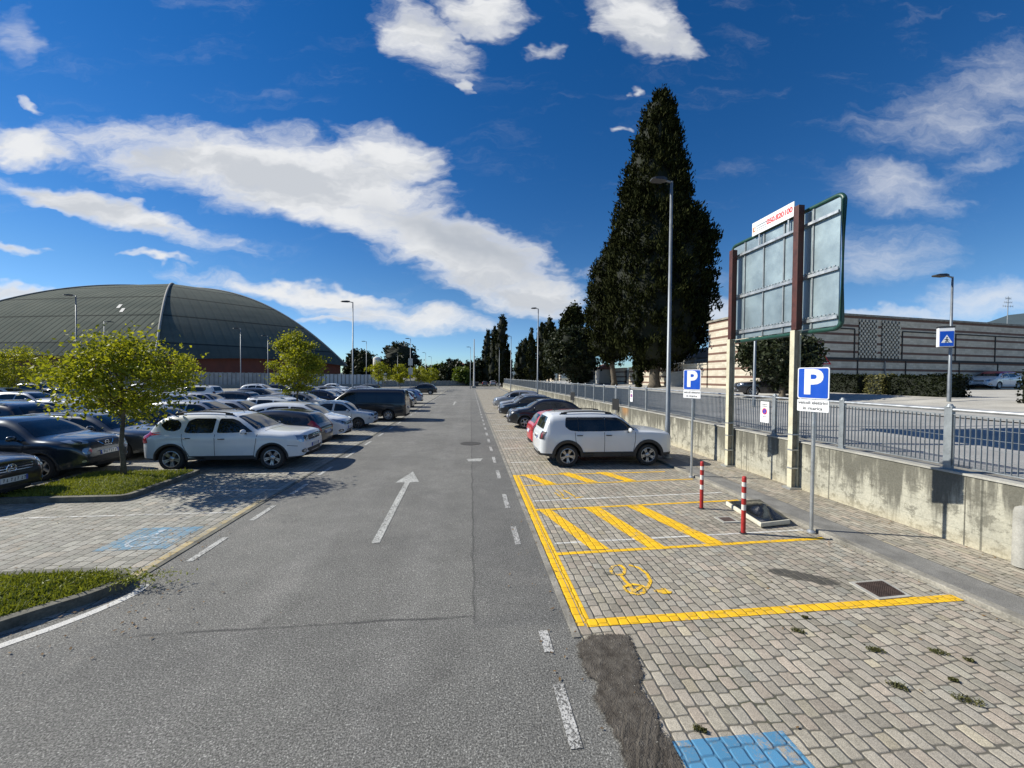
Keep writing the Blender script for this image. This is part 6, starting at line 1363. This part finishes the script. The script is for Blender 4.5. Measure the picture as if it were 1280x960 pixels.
# drains
M['iron'] = varied('worn_iron', (.07, .066, .06), .8, .3, amt=.3, scale=8, bump=.5, bscale=60, fine=.3)
M['rust'] = varied('rusty_iron', (.075, .05, .04), .9, amt=.4, scale=12, bump=.6, bscale=90, fine=.4)
P = [Vector(G(*q)) for q in ((1061, 729), (1099, 751), (1140, 747), (1103, 725.5))]; ct = sum(P, Vector((0, 0))) / 4
dr = empty('drain_grate', (ct.x, ct.y, 0), label='rusty rectangular drain grate in a pale concrete frame beside the near yellow line', cat='drain')
mb = MB(); mb.poly([(p - ct)[:] for p in P], -.02, .019); mb.build('frame', M['concrete'], dr)
mb = MB(); mb.poly([((p - ct) * .80)[:] for p in P], .0, .022); mb.build('grate', M['rust'], dr)
mb = MB(); R_ = [(p - ct) * .80 for p in P]
for k in range(1, 12):
    t_ = k / 12
    for a_1, a_2, b_1, b_2 in ((R_[0], R_[1], R_[3], R_[2]), (R_[0], R_[3], R_[1], R_[2])): p = a_1.lerp(a_2, t_); q = b_1.lerp(b_2, t_); mb.add([(x, y, .026) for x, y in strip_poly(p, q, .014)], [(0, 1, 2, 3)])
mb.build('bars', M['rust'], dr)
x_, y_ = G(908.5, 650.5); s2 = empty('small_drain', (x_, y_, 0), label='small square drain cover in the paving beside the discarded frame', cat='drain')
MB().box(-.17, .17, -.15, .15, -.02, .0225).build('frame', M['concrete'], s2); MB().box(-.12, .12, -.10, .10, 0, .0255).build('cover', M['rust'], s2)
x_, y_ = G(588, 554.5); mhc = empty('manhole', (x_, y_, 0), label='round iron manhole cover in the darker strip of the road', cat='manhole'); MB().lathe([(.42, 0), (.42, .008), (.36, .010), (.35, .006), (.001, .008)], 28).build('cover', M['iron'], mhc)
x_, y_ = G(594, 483); pb = empty('planter', (x_, y_, 0), label='dark box planter standing at the end of the road', cat='planter'); MB().box(-.9, .9, -.5, .5, 0, 1.1).build('box', M['darksteel'], pb, bevel=.05); MB().box(-1.0, 1.0, -.6, .6, 1.1, 1.25).build('rim', M['greyroof'], pb)
# ------------------------------------------------------------------ no-parking plates on the railing
for y_, lb in ((9.78, 'white no-parking plate hung on the railing between the billboard posts'), (18.6, 'white plate hung on the railing above the bonnet of the white boxy car')):
    s = empty('no_parking_plate', (8.10, y_, 1.84), rz=rad(-90), label=lb, cat='sign', group='white plates on the railing')
    plate('board', .30, .58, .01, -.01, .002, 0, M['sign_white'], s)
    def disc(r0, r1, y, nm, m):
        V = [(r * math.cos(a), y, r * math.sin(a) + .02) for r in (r0, r1) for a in np.linspace(0, 2 * math.pi, 25)[:-1]]
        MB().add(V, [(k, (k + 1) % 24, 24 + (k + 1) % 24, 24 + k) for k in range(24)]).build(nm, m, s)
    disc(.001, .085, -.012, 'blue_disc', M['sign_blue']); disc(.065, .088, -.014, 'red_ring', M['red_ink'])
    MB().add([(-.055, -.014, .085), (-.045, -.014, .095), (.058, -.014, -.045), (.048, -.014, -.055)], [(0, 1, 2, 3)]).build('red_bar', M['red_ink'], s)
    text('DIVIETO', .05, M['ink'], s, (0, -.013, .21), (math.pi / 2, 0, 0)); text('DI SOSTA', .04, M['ink'], s, (0, -.013, .16), (math.pi / 2, 0, 0)); text('0-24', .05, M['ink'], s, (0, -.013, -.13), (math.pi / 2, 0, 0))
# ------------------------------------------------------------------ billboard seen from the back
M['rustred'] = varied('red_oxide_paint', (.06, .013, .009), .55, amt=.3, scale=5, fine=.12)
M['shaded_web'] = varied('shaded_cream_web', (.30, .27, .20), .8, amt=.4, scale=4, fine=.2)  # cream toned down: shade on the posts' right side put into the web colour
M['cream'] = varied('cream_post_paint', (.56, .52, .38), .6, amt=.2, scale=3, fine=.1)
M['sheetmetal'] = varied('galvanised_sheet', (.30, .375, .40), .42, .6, amt=.12, scale=1.6, fine=.05)
M['green'] = varied('green_frame_paint', (.012, .06, .045), .45, amt=.2, scale=4, fine=.1)
bb = empty('billboard', (7.93, 9.4, 0), label='large billboard seen from behind on two posts against the wall', cat='billboard')
Y0, Y1, ZB, ZT = 7.70 - 9.4, 11.32 - 9.4, 3.90, 6.88; XF = .22
for yy, zt in ((8.64 - 9.4, 6.98), (10.99 - 9.4, 6.66)):
    mb = MB(); 
    for (z0, z1) in ((0.08, 3.95),): 
        mb.box(-.09, -.078, yy - .065, yy + .065, z0, z1); mb.box(.078, .09, yy - .065, yy + .065, z0, z1)
    mb.build('post_flange', M['cream'], bb); MB().box(-.077, .077, yy - .012, yy + .012, .08, 3.95).build('post_web', M['shaded_web'], bb)
    mb = MB(); mb.box(-.06, .10, yy - .075, yy + .075, 3.96, zt); mb.build('upper_post', M['rustred'], bb, bevel=.006)
    mb = MB(); [mb.box(-.095, .095, yy - .07, yy + .07, z, z + .035) for z in (.55, 1.0, 1.38)]; mb.build('clamp', M['galv'], bb)
    MB().box(-.18, .13, yy - .13, yy + .13, .05, .10).build('base_plate', M['galv'], bb)
mb = MB(); mb.box(XF, XF + .03, Y0 + .06, Y1 - .06, ZB + .07, ZT - .07); mb.build('back_sheet', M['sheetmetal'], bb)
mb = MB()
for yy in [8.42 - 9.4, 9.28 - 9.4, 9.98 - 9.4, 10.72 - 9.4]: mb.box(XF - .028, XF - .001, yy - .016, yy + .016, ZB + .08, ZT - .36)
for yy in [9.28 - 9.4, 9.98 - 9.4, 10.72 - 9.4, 8.42 - 9.4]: mb.box(XF - .03, XF - .001, yy - .02, yy + .02, ZT - .36, ZT - .06)
mb.build('rib', M['galv_post'], bb)
mb = MB()
for z0, z1, x0 in ((ZT - .42, ZT - .36, .08), (5.20, 5.27, .06), (ZB + .22, ZB + .30, .06)): mb.box(XF - x0, XF - .036, Y0 + .04, Y1 - .02, z0, z1)
for k in range(34):
    for z in (5.285, ZB + .315): y = Y0 + .1 + k * .105; mb.box(XF - .07, XF - .037, y, y + .05, z, z + .028)
mb.build('rail', M['galv'], bb)
mb = MB(); P = rrect(Y1 - Y0, ZT - ZB, .16, 6); cy, cz = (Y0 + Y1) / 2, (ZB + ZT) / 2
mb.tube([(XF + .02, cy + y, cz + z) for y, z in P] + [(XF + .02, cy + P[0][0], cz + P[0][1])], .052, 8); mb.build('frame', M['green'], bb, smooth=True)
hb = empty('header_board', (8.06, 9.62, 7.02), rz=rad(-90), label='long white board with a red telephone number on top of the billboard', cat='sign')
MB().box(-.72, .72, -.012, .012, -.17, .20).build('board', M['sign_white'], hb); MB().box(-.5, -.46, .013, .04, -.5, .1).box(.5, .54, .013, .04, -.5, .1).build('strut', M['galv'], hb)
text('050.820100', .19, M['red_ink'], hb, (.25, -.014, .02), (math.pi / 2, 0, 0), bold=.006, spacing=.95)
mb = MB(); mb.box(-.69, -.59, -.0145, -.0125, -.07, .06); mb.build('orange_emblem', mat('dull_orange_ink', (.45, .18, .06), .5), hb)
mb = MB(); mb.box(-.64, -.60, -.0165, -.015, -.04, .03); mb.build('emblem_mark', M['sign_white'], hb)
MB().box(-.56, -.15, -.0145, -.0125, .045, .075).box(-.56, -.2, -.0145, -.0125, -.02, -.0).box(-.56, -.17, -.0145, -.0125, -.075, -.06).build('small_print_line', M['galv_post'], hb)
# far hill and aerial
def hill(name, pts, dep, m, label=None):
    V = []; n = len(pts)
    for px, py in pts: x, y = at(px, dep); V.append((x, y, zat(px, py, dep)))
    top = V[:]; fr = [(x * .8, y * .8, -2) for x, y, z in V]; bk = [(x * 1.5, y * 1.5, -2) for x, y, z in V]; VV = fr + top + bk
    F = [(r_ * n + i, r_ * n + i + 1, (r_ + 1) * n + i + 1, (r_ + 1) * n + i) for r_ in range(2) for i in range(n - 1)]
    o = MB().add(VV, F).build(name, m, smooth=True); o['kind'] = 'structure'
M['hill'] = varied('far_wooded_hill', (.055, .085, .10), 1, amt=.2, scale=.01, fine=.1)
hill('hills', [(1140, 430), (1190, 414), (1235, 402), (1258, 394), (1285, 391), (1340, 384), (1500, 380), (1700, 400)], 1400, M['hill'])
hill('hills', [(330, 470), (420, 466), (480, 464), (560, 465), (640, 463), (720, 462), (800, 460), (880, 466)], 1800, M['hill'])
x_, y_ = at(1257, 60); ar = empty('aerial', (x_, y_, 8.1), label='thin television aerial mast above the striped building roof', cat='aerial')
z1 = zat(1257, 371, 60) - 8.1; mb = MB(); mb.tube([(0, 0, -3), (0, 0, z1)], .06, 6)
for z, w in ((z1 - .3, .5), (z1 - .9, .7), (z1 - 1.5, .9)):
    mb.tube([(-w, 0, z), (w, 0, z)], .03, 5); [mb.tube([(q, 0, z - .2), (q, 0, z + .2)], .025, 5) for q in (-w, -w / 2, w / 2, w)]
mb.build('mast', M['galv_post'], ar)
# ================================================================== CAR PLACEMENT
PR = {}
USED = set()
def put(kind, x, y, rz, paint_, label, group=None, z=.004, slim=False):
    if kind not in PR: PR[kind] = make_car(BASE[kind])
    r = PR[kind]
    if kind not in USED:
        USED.add(kind); r.location = (x, y, z); r.rotation_euler = (0, 0, rad(rz)); tag(r, label, 'van' if kind == 'van' else 'car', group); repaint(r, paint_); return r
    return copy_tree(r, (x, y, z), rad(rz), label, group, paint_, slim)
GA, GB, GC = 'cars parked in the left row along the road', 'cars parked in the second row on the left', 'cars parked in the back rows on the left'
put('duster', -7.04, 12.66, .5, 'white', 'white jeep-style car with black roof rails parked beside the grass island', GA)
put('hatch', -7.35, 15.15, 180, 'black', 'black hatchback with red tail lights facing away, between two white cars', GA)
put('meriva', -7.40, 17.70, 0, 'white', 'white mini people carrier with its nose pointing at the road, next to the black hatchback', GA)
put('corsa', -6.90, 21.35, 0, 'white2', 'small old creamy white hatchback with dark wheels in front of the black van', GA)
put('van', -6.40, 24.9, 180, 'black', 'black panel van with its back to the road', GA)
put('suv', -6.7, 31.2, 180, 'dark', 'dark car just behind the black van', GA)
put('hatch', -6.8, 35.0, 180, 'grey', 'grey hatchback in the gap between the van and the pale blue estate', GA)
put('wagon', -7.1, 39.8, 180, 'blue', 'pale blue estate car with its tail to the road beyond the black van', GA)
put('suv', -7.2, 58.8, 180, 'black', 'lone black off-road car parked far off near the street lamp with white boxes', GA)
put('sedan', -11.95, 9.3, -2, 'black', 'black saloon with a chrome grille cut off by the left edge', GB)
put('juke', -12.02, 11.75, 0, 'bluegrey', 'dark blue-grey crossover with round lamps between the black saloon and the young tree', GB)
put('wagon', -12.35, 14.15, 0, 'grey', 'dark grey estate behind the trunk of the near young tree', GB)
put('hatch', -12.25, 16.6, 0, 'navy', 'dark blue hatchback roof showing just behind the white jeep-style car', GB)
put('meriva', -12.3, 19.05, 0, 'silver', 'silver people carrier two places behind the dark blue hatchback', GB)
put('sedan', -12.2, 21.5, 0, 'silver', 'silver saloon in the second row, just left of the taller young tree', GB)
put('wagon', -12.2, 23.95, 180, 'white', 'white estate car in the second row facing away from the road', GB)
put('hatch', -12.3, 26.4, 0, 'dark', 'dark grey hatchback directly behind the taller young tree', GB)
put('meriva', -12.1, 28.85, 0, 'beige', 'champagne people carrier right of the dark grey hatchback in the second row', GB)
put('juke', -12.2, 33.6, 0, 'navy', 'dark blue crossover beyond the lamp post in the second row', GB)
put('hatch', -12.2, 36.0, 0, 'silver', 'silver hatchback left of the black van roof', GB, slim=True)
put('wagon', -12.2, 38.5, 0, 'white', 'white estate far back in the second row above the old white hatchback', GB, slim=True)
put('suv', -12.3, 43.5, 180, 'silver', 'silver off-road car whose roof just shows over the black van', GB, slim=True)
# back rows (parked with tails towards us)
put('suv', -18.75, 17.0, 180, 'black', 'black off-road car with its tail this way near the left edge', GC)
put('suv', -18.8, 19.45, 180, 'white', 'white off-road car with its tail this way under the near young tree', GC)
put('hatch', -18.6, 21.9, 180, 'red', 'red hatchback half hidden by the leaves of the near young tree', GC)
put('suv', -18.7, 24.35, 180, 'silver', 'silver off-road car seen through the right side of the near young tree', GC)
put('sedan', -18.6, 26.9, 0, 'white', 'white saloon low behind the silver off-road car', GC, slim=True)
put('hatch', -18.6, 29.3, 0, 'silver', 'silver hatchback right of the white saloon in the back row', GC, slim=True)
put('wagon', -18.6, 31.8, 180, 'dark', 'dark estate in the back row left of the taller young tree', GC, slim=True)
put('meriva', -18.6, 36.5, 0, 'bluegrey', 'blue-grey people carrier in the back row behind the taller young tree', GC, slim=True)
put('renegade', -26.6, 40.6, 180, 'white', 'white boxy car standing apart with its tail this way near the slim young tree', GC)
x_, y_ = at(326, 47); put('suv', x_, y_, 0, 'white', 'white crossover facing right beside the distant lamp island', GC)
x_, y_ = at(352, 52); put('hatch', x_, y_, 0, 'dark', 'dark hatchback just right of the distant white crossover', GC, slim=True)
x_, y_ = at(386, 43); put('suv', x_, y_, 0, 'black', 'black off-road car behind the taller young tree', GC, slim=True)
x_, y_ = at(418, 62); put('sedan', x_, y_, 0, 'white', 'white saloon far off in front of the white panel fence', GC, slim=True)
x_, y_ = at(414, 46); put('wagon', x_, y_, 0, 'beige', 'champagne estate in the far row left of the lamp post', GC, slim=True)
x_, y_ = at(457, 58); put('wagon', x_, y_, 180, 'grey', 'grey estate whose roof rises above the black van', GC, slim=True)
x_, y_ = at(8, 31); put('juke', x_, y_, 0, 'white', 'white crossover at the left edge below the far young tree', GC, slim=True)
x_, y_ = at(50, 42); put('suv', x_, y_, 0, 'black', 'black off-road car in front of the glazed hall front', GC, slim=True)
x_, y_ = at(72, 33); put('hatch', x_, y_, 180, 'silver', 'silver hatchback in front of the hall, left of the near young tree', GC, slim=True)
x_, y_ = at(38, 26); put('wagon', x_, y_, 0, 'silver', 'silver roofed estate behind the white off-road car near the left edge', GC, slim=True)
x_, y_ = at(190, 46); put('suv', x_, y_, 0, 'grey', 'grey off-road car behind the near young tree crown', GC, slim=True)
x_, y_ = at(158, 38); put('sedan', x_, y_, 180, 'bluegrey', 'blue-grey saloon hidden mostly by the near young tree', GC, slim=True)
GR = 'cars parked in the right-hand bays'
put('renegade', 4.27, 12.32, 0, 'white', 'white boxy off-road car parked beside the yellow hatched bay', GR)
put('hatch', 4.30, 14.95, 0, 'red', 'red hatchback almost hidden behind the white boxy off-road car', GR)
put('juke', 4.13, 21.0, 180, 'black', 'black crossover facing the road beyond the red hatchback', GR)
put('hatch', 4.0, 26.5, 180, 'dark', 'dark grey small hatchback right behind the black crossover', GR)
put('hatch', 4.2, 29.4, 180, 'silver', 'silver hatchback between the dark grey one and the farthest pale car', GR)
put('meriva', 4.1, 33.7, 180, 'silver', 'farthest pale silver car in the right-hand bays', GR)
GU = 'cars on the upper terrace'
x_, y_ = at(972, 23.5); put('sedan', x_, y_, 152, 'black', 'dark saloon in the shade under the tree behind the billboard', GU, z=zup(x_, y_) + .06)
x_, y_ = at(1243, 33.8); r = put('meriva', x_, y_, 188, 'white', 'white car with a red roof in front of the striped building', GU, z=zup(x_, y_) + .05)
# its red roof: a thin fitted skin of its own
src = [c for c in r.children if c.name.split('.')[0] == 'body'][0]; bm = bmesh.new(); bm.from_mesh(src.data)
bmesh.ops.delete(bm, geom=[f for f in bm.faces if not (f.calc_center_median().z > 1.33 and (f.normal.z > .55 or f.calc_center_median().z > 1.45))], context='FACES')
for v in bm.verts: v.co.z += .008
me = bpy.data.meshes.new('roof_skin'); bm.to_mesh(me); bm.free(); me.materials.clear(); me.materials.append(PAINT['red_roof'])
me.polygons.foreach_set('material_index', [0] * len(me.polygons)); o = bpy.data.objects.new('roof_skin', me); COL.objects.link(o); o.parent = r
# small vehicles glimpsed at the road end
x_, y_ = at(606, 112); put('hatch', x_, y_, 90, 'grey', 'tiny grey car at the foot of the cypresses at the road end', 'cars at the end of the road', slim=True)
x_, y_ = at(616, 118); put('suv', x_, y_, 90, 'silver', 'tiny silver car right of the tiny grey one at the road end', 'cars at the end of the road', slim=True)
# ================================================================== LIGHT, SKY, CAMERA
SUN_AZ = math.atan2(-1, .28); EL = rad(36)
sun = bpy.data.lights.new('sun', 'SUN'); sun.energy = 5.0; sun.angle = rad(.5); sun.color = (1, .955, .85)
so = bpy.data.objects.new('sun', sun); COL.objects.link(so)
so.rotation_euler = Vector((1 * math.cos(EL), -.28 * math.cos(EL), -math.sin(EL) * math.hypot(1, .28))).to_track_quat('-Z', 'Y').to_euler()
w = bpy.data.worlds.new('World'); sc.world = w; w.use_nodes = True; t = NT(w.node_tree); bg = w.node_tree.nodes['Background']
sky = t.new('ShaderNodeTexSky'); sky.sky_type = 'NISHITA'; sky.sun_disc = False; sky.sun_elevation = EL; sky.sun_rotation = math.atan2(-1, .28) % (2 * math.pi)
sky.air_density = 1.0; sky.dust_density = .0; sky.ozone_density = 3.0; sky.altitude = 50
dirv = t.new('ShaderNodeTexCoord').outputs['Generated']; dx, dy, dz = t.sep(dirv)
dyc = t.m('MAXIMUM', dy, .02); U0 = t.m('DIVIDE', dx, dyc); W0_ = t.m('DIVIDE', dz, dyc)
wv = t.new('ShaderNodeTexNoise'); t.put(wv.inputs['Vector'], t.comb(U0, t.m('MULTIPLY', W0_, 1.5), 5)); wv.inputs['Scale'].default_value = 5.5; wv.inputs['Detail'].default_value = 4; wv.inputs['Roughness'].default_value = .6; wx, wy, _w = t.sep(wv.outputs['Color'])
U = t.m('ADD', U0, t.m('MULTIPLY', t.m('SUBTRACT', wx, .5), .26)); W_ = t.m('ADD', W0_, t.m('MULTIPLY', t.m('SUBTRACT', wy, .5), .13))
def uv(px, py): d = ray(px, py); return d.x / d.y, d.z / d.y
wn = t.noise(t.comb(t.m('MULTIPLY', U, 1.0), t.m('MULTIPLY', W_, 2.0), 0), 2.6, 6, .62)
wisp = t.noise(t.comb(t.m('ADD', t.m('MULTIPLY', U, 1.2), t.m('MULTIPLY', W_, 1.4)), t.m('SUBTRACT', t.m('MULTIPLY', W_, 6.5), t.m('MULTIPLY', U, 1.0)), 3), 2.1, 7, .66)
fine_ = t.noise(t.comb(U, t.m('MULTIPLY', W_, 1.6), 1), 9, 6, .65)
blobs = [  # px, py, rx, ry, rotation (deg, clockwise on the photo), weight
 (330, 216, 268, 54, 5, .95), (490, 196, 90, 40, 10, .85), (120, 258, 210, 20, 13, .85), (30, 188, 110, 26, 3, .85), (550, 300, 195, 58, 24, 1.0), (420, 262, 200, 34, 16, .9), (672, 368, 62, 40, 25, .85), (640, 330, 90, 45, 30, .8),
 (395, 368, 210, 15, 7, .75), (510, 395, 130, 22, 4, .8), (430, 402, 60, 7, 2, .5), (455, 235, 150, 52, 22, .95), (0, 358, 95, 14, 8, .85), (28, 309, 48, 7, 4, .6), (196, 320, 46, 6, 7, .6), (37, 131, 20, 9, 25, .55),
 (530, 48, 75, 40, 28, .72), (598, 18, 60, 34, 0, .9), (575, 103, 12, 9, 30, .5), (800, 28, 66, 48, 25, .9), (845, 60, 30, 24, 0, .75), (674, 63, 30, 13, -15, .6), (786, 113, 14, 10, 30, .5), (774, 157, 14, 5, 0, .5), (722, 338, 40, 10, 0, .35),]
wisps = [(12, 38, 42, 34, 40, .6), (1190, 150, 130, 60, -14, .55), (1260, 110, 90, 60, -25, .55), (1120, 232, 85, 38, 8, .78), (1230, 200, 70, 28, -35, .5), (1110, 320, 110, 38, -3, .62), (1050, 300, 60, 20, 0, .5), (1240, 376, 95, 30, -8, .95), (1120, 394, 150, 10, -2, .9), (890, 395, 60, 26, 15, .9), (900, 350, 40, 14, 0, .3), (1240, 20, 40, 16, -30, .25)]
def field_of(lst):
    field = None
    for px, py, rx, ry, rot, wt in lst:
        u0, v0 = uv(px, py); ux, vx = uv(px + 8, py); uy, vy = uv(px, py - 8); su = (ux - u0) / 8; sv = (vy - v0) / 8
        a = rad(-rot); ca_, sa_ = math.cos(a), math.sin(a)
        du = t.m('MULTIPLY', t.m('SUBTRACT', U, u0), 1 / su); dv = t.m('MULTIPLY', t.m('SUBTRACT', W_, v0), 1 / sv)
        p = t.m('MULTIPLY', t.m('ADD', t.m('MULTIPLY', du, ca_), t.m('MULTIPLY', dv, sa_)), 1 / rx); q = t.m('MULTIPLY', t.m('SUBTRACT', t.m('MULTIPLY', dv, ca_), t.m('MULTIPLY', du, sa_)), 1 / ry)
        r2 = t.m('ADD', t.m('MULTIPLY', p, p), t.m('MULTIPLY', q, q))
        f = t.m('MULTIPLY', t.m('MAXIMUM', t.m('SUBTRACT', 1.25, t.m('POWER', r2, .75)), 0), wt)
        field = f if field is None else t.m('MAXIMUM', field, f)
    return field
field = field_of(blobs); field2 = field_of(wisps)
front = t.sstep(dy, .02, .12)
nz = t.m('ADD', t.m('MULTIPLY', wn, .55), t.m('ADD', t.m('MULTIPLY', wisp, .75), t.m('MULTIPLY', fine_, .38)))       # mean about .82
dens = t.m('MULTIPLY', t.sstep(field, .02, .2), t.sstep(t.m('ADD', field, t.m('MULTIPLY', t.m('SUBTRACT', nz, .83), 1.8)), .12, 1.02)); dens = t.m('MULTIPLY', dens, front)
nz2 = t.m('ADD', t.m('MULTIPLY', wisp, 1.0), t.m('MULTIPLY', fine_, .25)); d2 = t.m('MULTIPLY', t.sstep(t.m('ADD', field2, t.m('MULTIPLY', t.m('SUBTRACT', nz2, .62), 1.5)), .05, 1.35), front)
dens = t.m('MAXIMUM', dens, t.m('MULTIPLY', d2, .72))
# loose clouds in the rest of the sky
dzc = t.m('MAXIMUM', dz, .03); pl = t.comb(t.m('DIVIDE', dx, dzc), t.m('DIVIDE', dy, dzc), 0)
gen = t.sstep(t.noise(pl, .55, 6, .6), .54, .72); gen = t.m('MULTIPLY', gen, t.m('MULTIPLY', t.sstep(dy, .05, -.15), t.sstep(dz, .03, .15)))
dens = t.m('MAXIMUM', dens, gen)
shade = t.sstep(t.noise(t.comb(t.m('MULTIPLY', U, 1.3), t.m('MULTIPLY', W_, 4.5), 9), 2.4, 5, .6), .42, .66)
# the thick belly of the long cloud is grey
ub, vb = uv(590, 305); bel = t.m('MULTIPLY', t.sstep(t.m('ABSOLUTE', t.m('SUBTRACT', t.m('ADD', W_, t.m('MULTIPLY', U, .33)), vb + ub * .33)), .10, .0), t.sstep(t.m('ABSOLUTE', t.m('SUBTRACT', U, ub)), .36, .05))
shade = t.m('MAXIMUM', t.m('MULTIPLY', shade, .62), t.m('MULTIPLY', bel, .9)); shade = t.m('MULTIPLY', shade, t.sstep(dens, .5, 1.0))
SK = .072
ccol = t.mix(shade, (8.9, 9.0, 9.1), (4.7, 5.1, 5.7))
hs = t.new('ShaderNodeHueSaturation'); hs.inputs['Saturation'].default_value = 1.36; hs.inputs['Value'].default_value = 1.08; hs.inputs['Hue'].default_value = .509; t.put(hs.inputs['Color'], sky.outputs[0])
skyc = t.mix(t.sstep(dz, .22, .0), hs.outputs[0], t.mix(1, hs.outputs[0], (.70, .95, 1.32), 'MULTIPLY'))
t.put(bg.inputs[0], t.mix(t.m('MULTIPLY', dens, .97), skyc, ccol)); bg.inputs[1].default_value = SK
cam = bpy.data.cameras.new('camera'); co = bpy.data.objects.new('camera', cam); COL.objects.link(co); sc.camera = co
cam.sensor_fit = 'HORIZONTAL'; cam.sensor_width = 36; cam.lens = 36 * 480 / 1280; cam.clip_start = .05; cam.clip_end = 9000
co.matrix_world = Matrix.Translation((0, 0, CAM_H)) @ R_CAM.to_4x4()
vs = sc.view_settings; vs.view_transform = 'Standard'; vs.look = 'None'; vs.exposure = .42; vs.gamma = 1; vs.use_curve_mapping = False
sc.cycles.max_bounces = 6; sc.cycles.transparent_max_bounces = 4; sc.cycles.caustics_reflective = False; sc.cycles.caustics_refractive = False
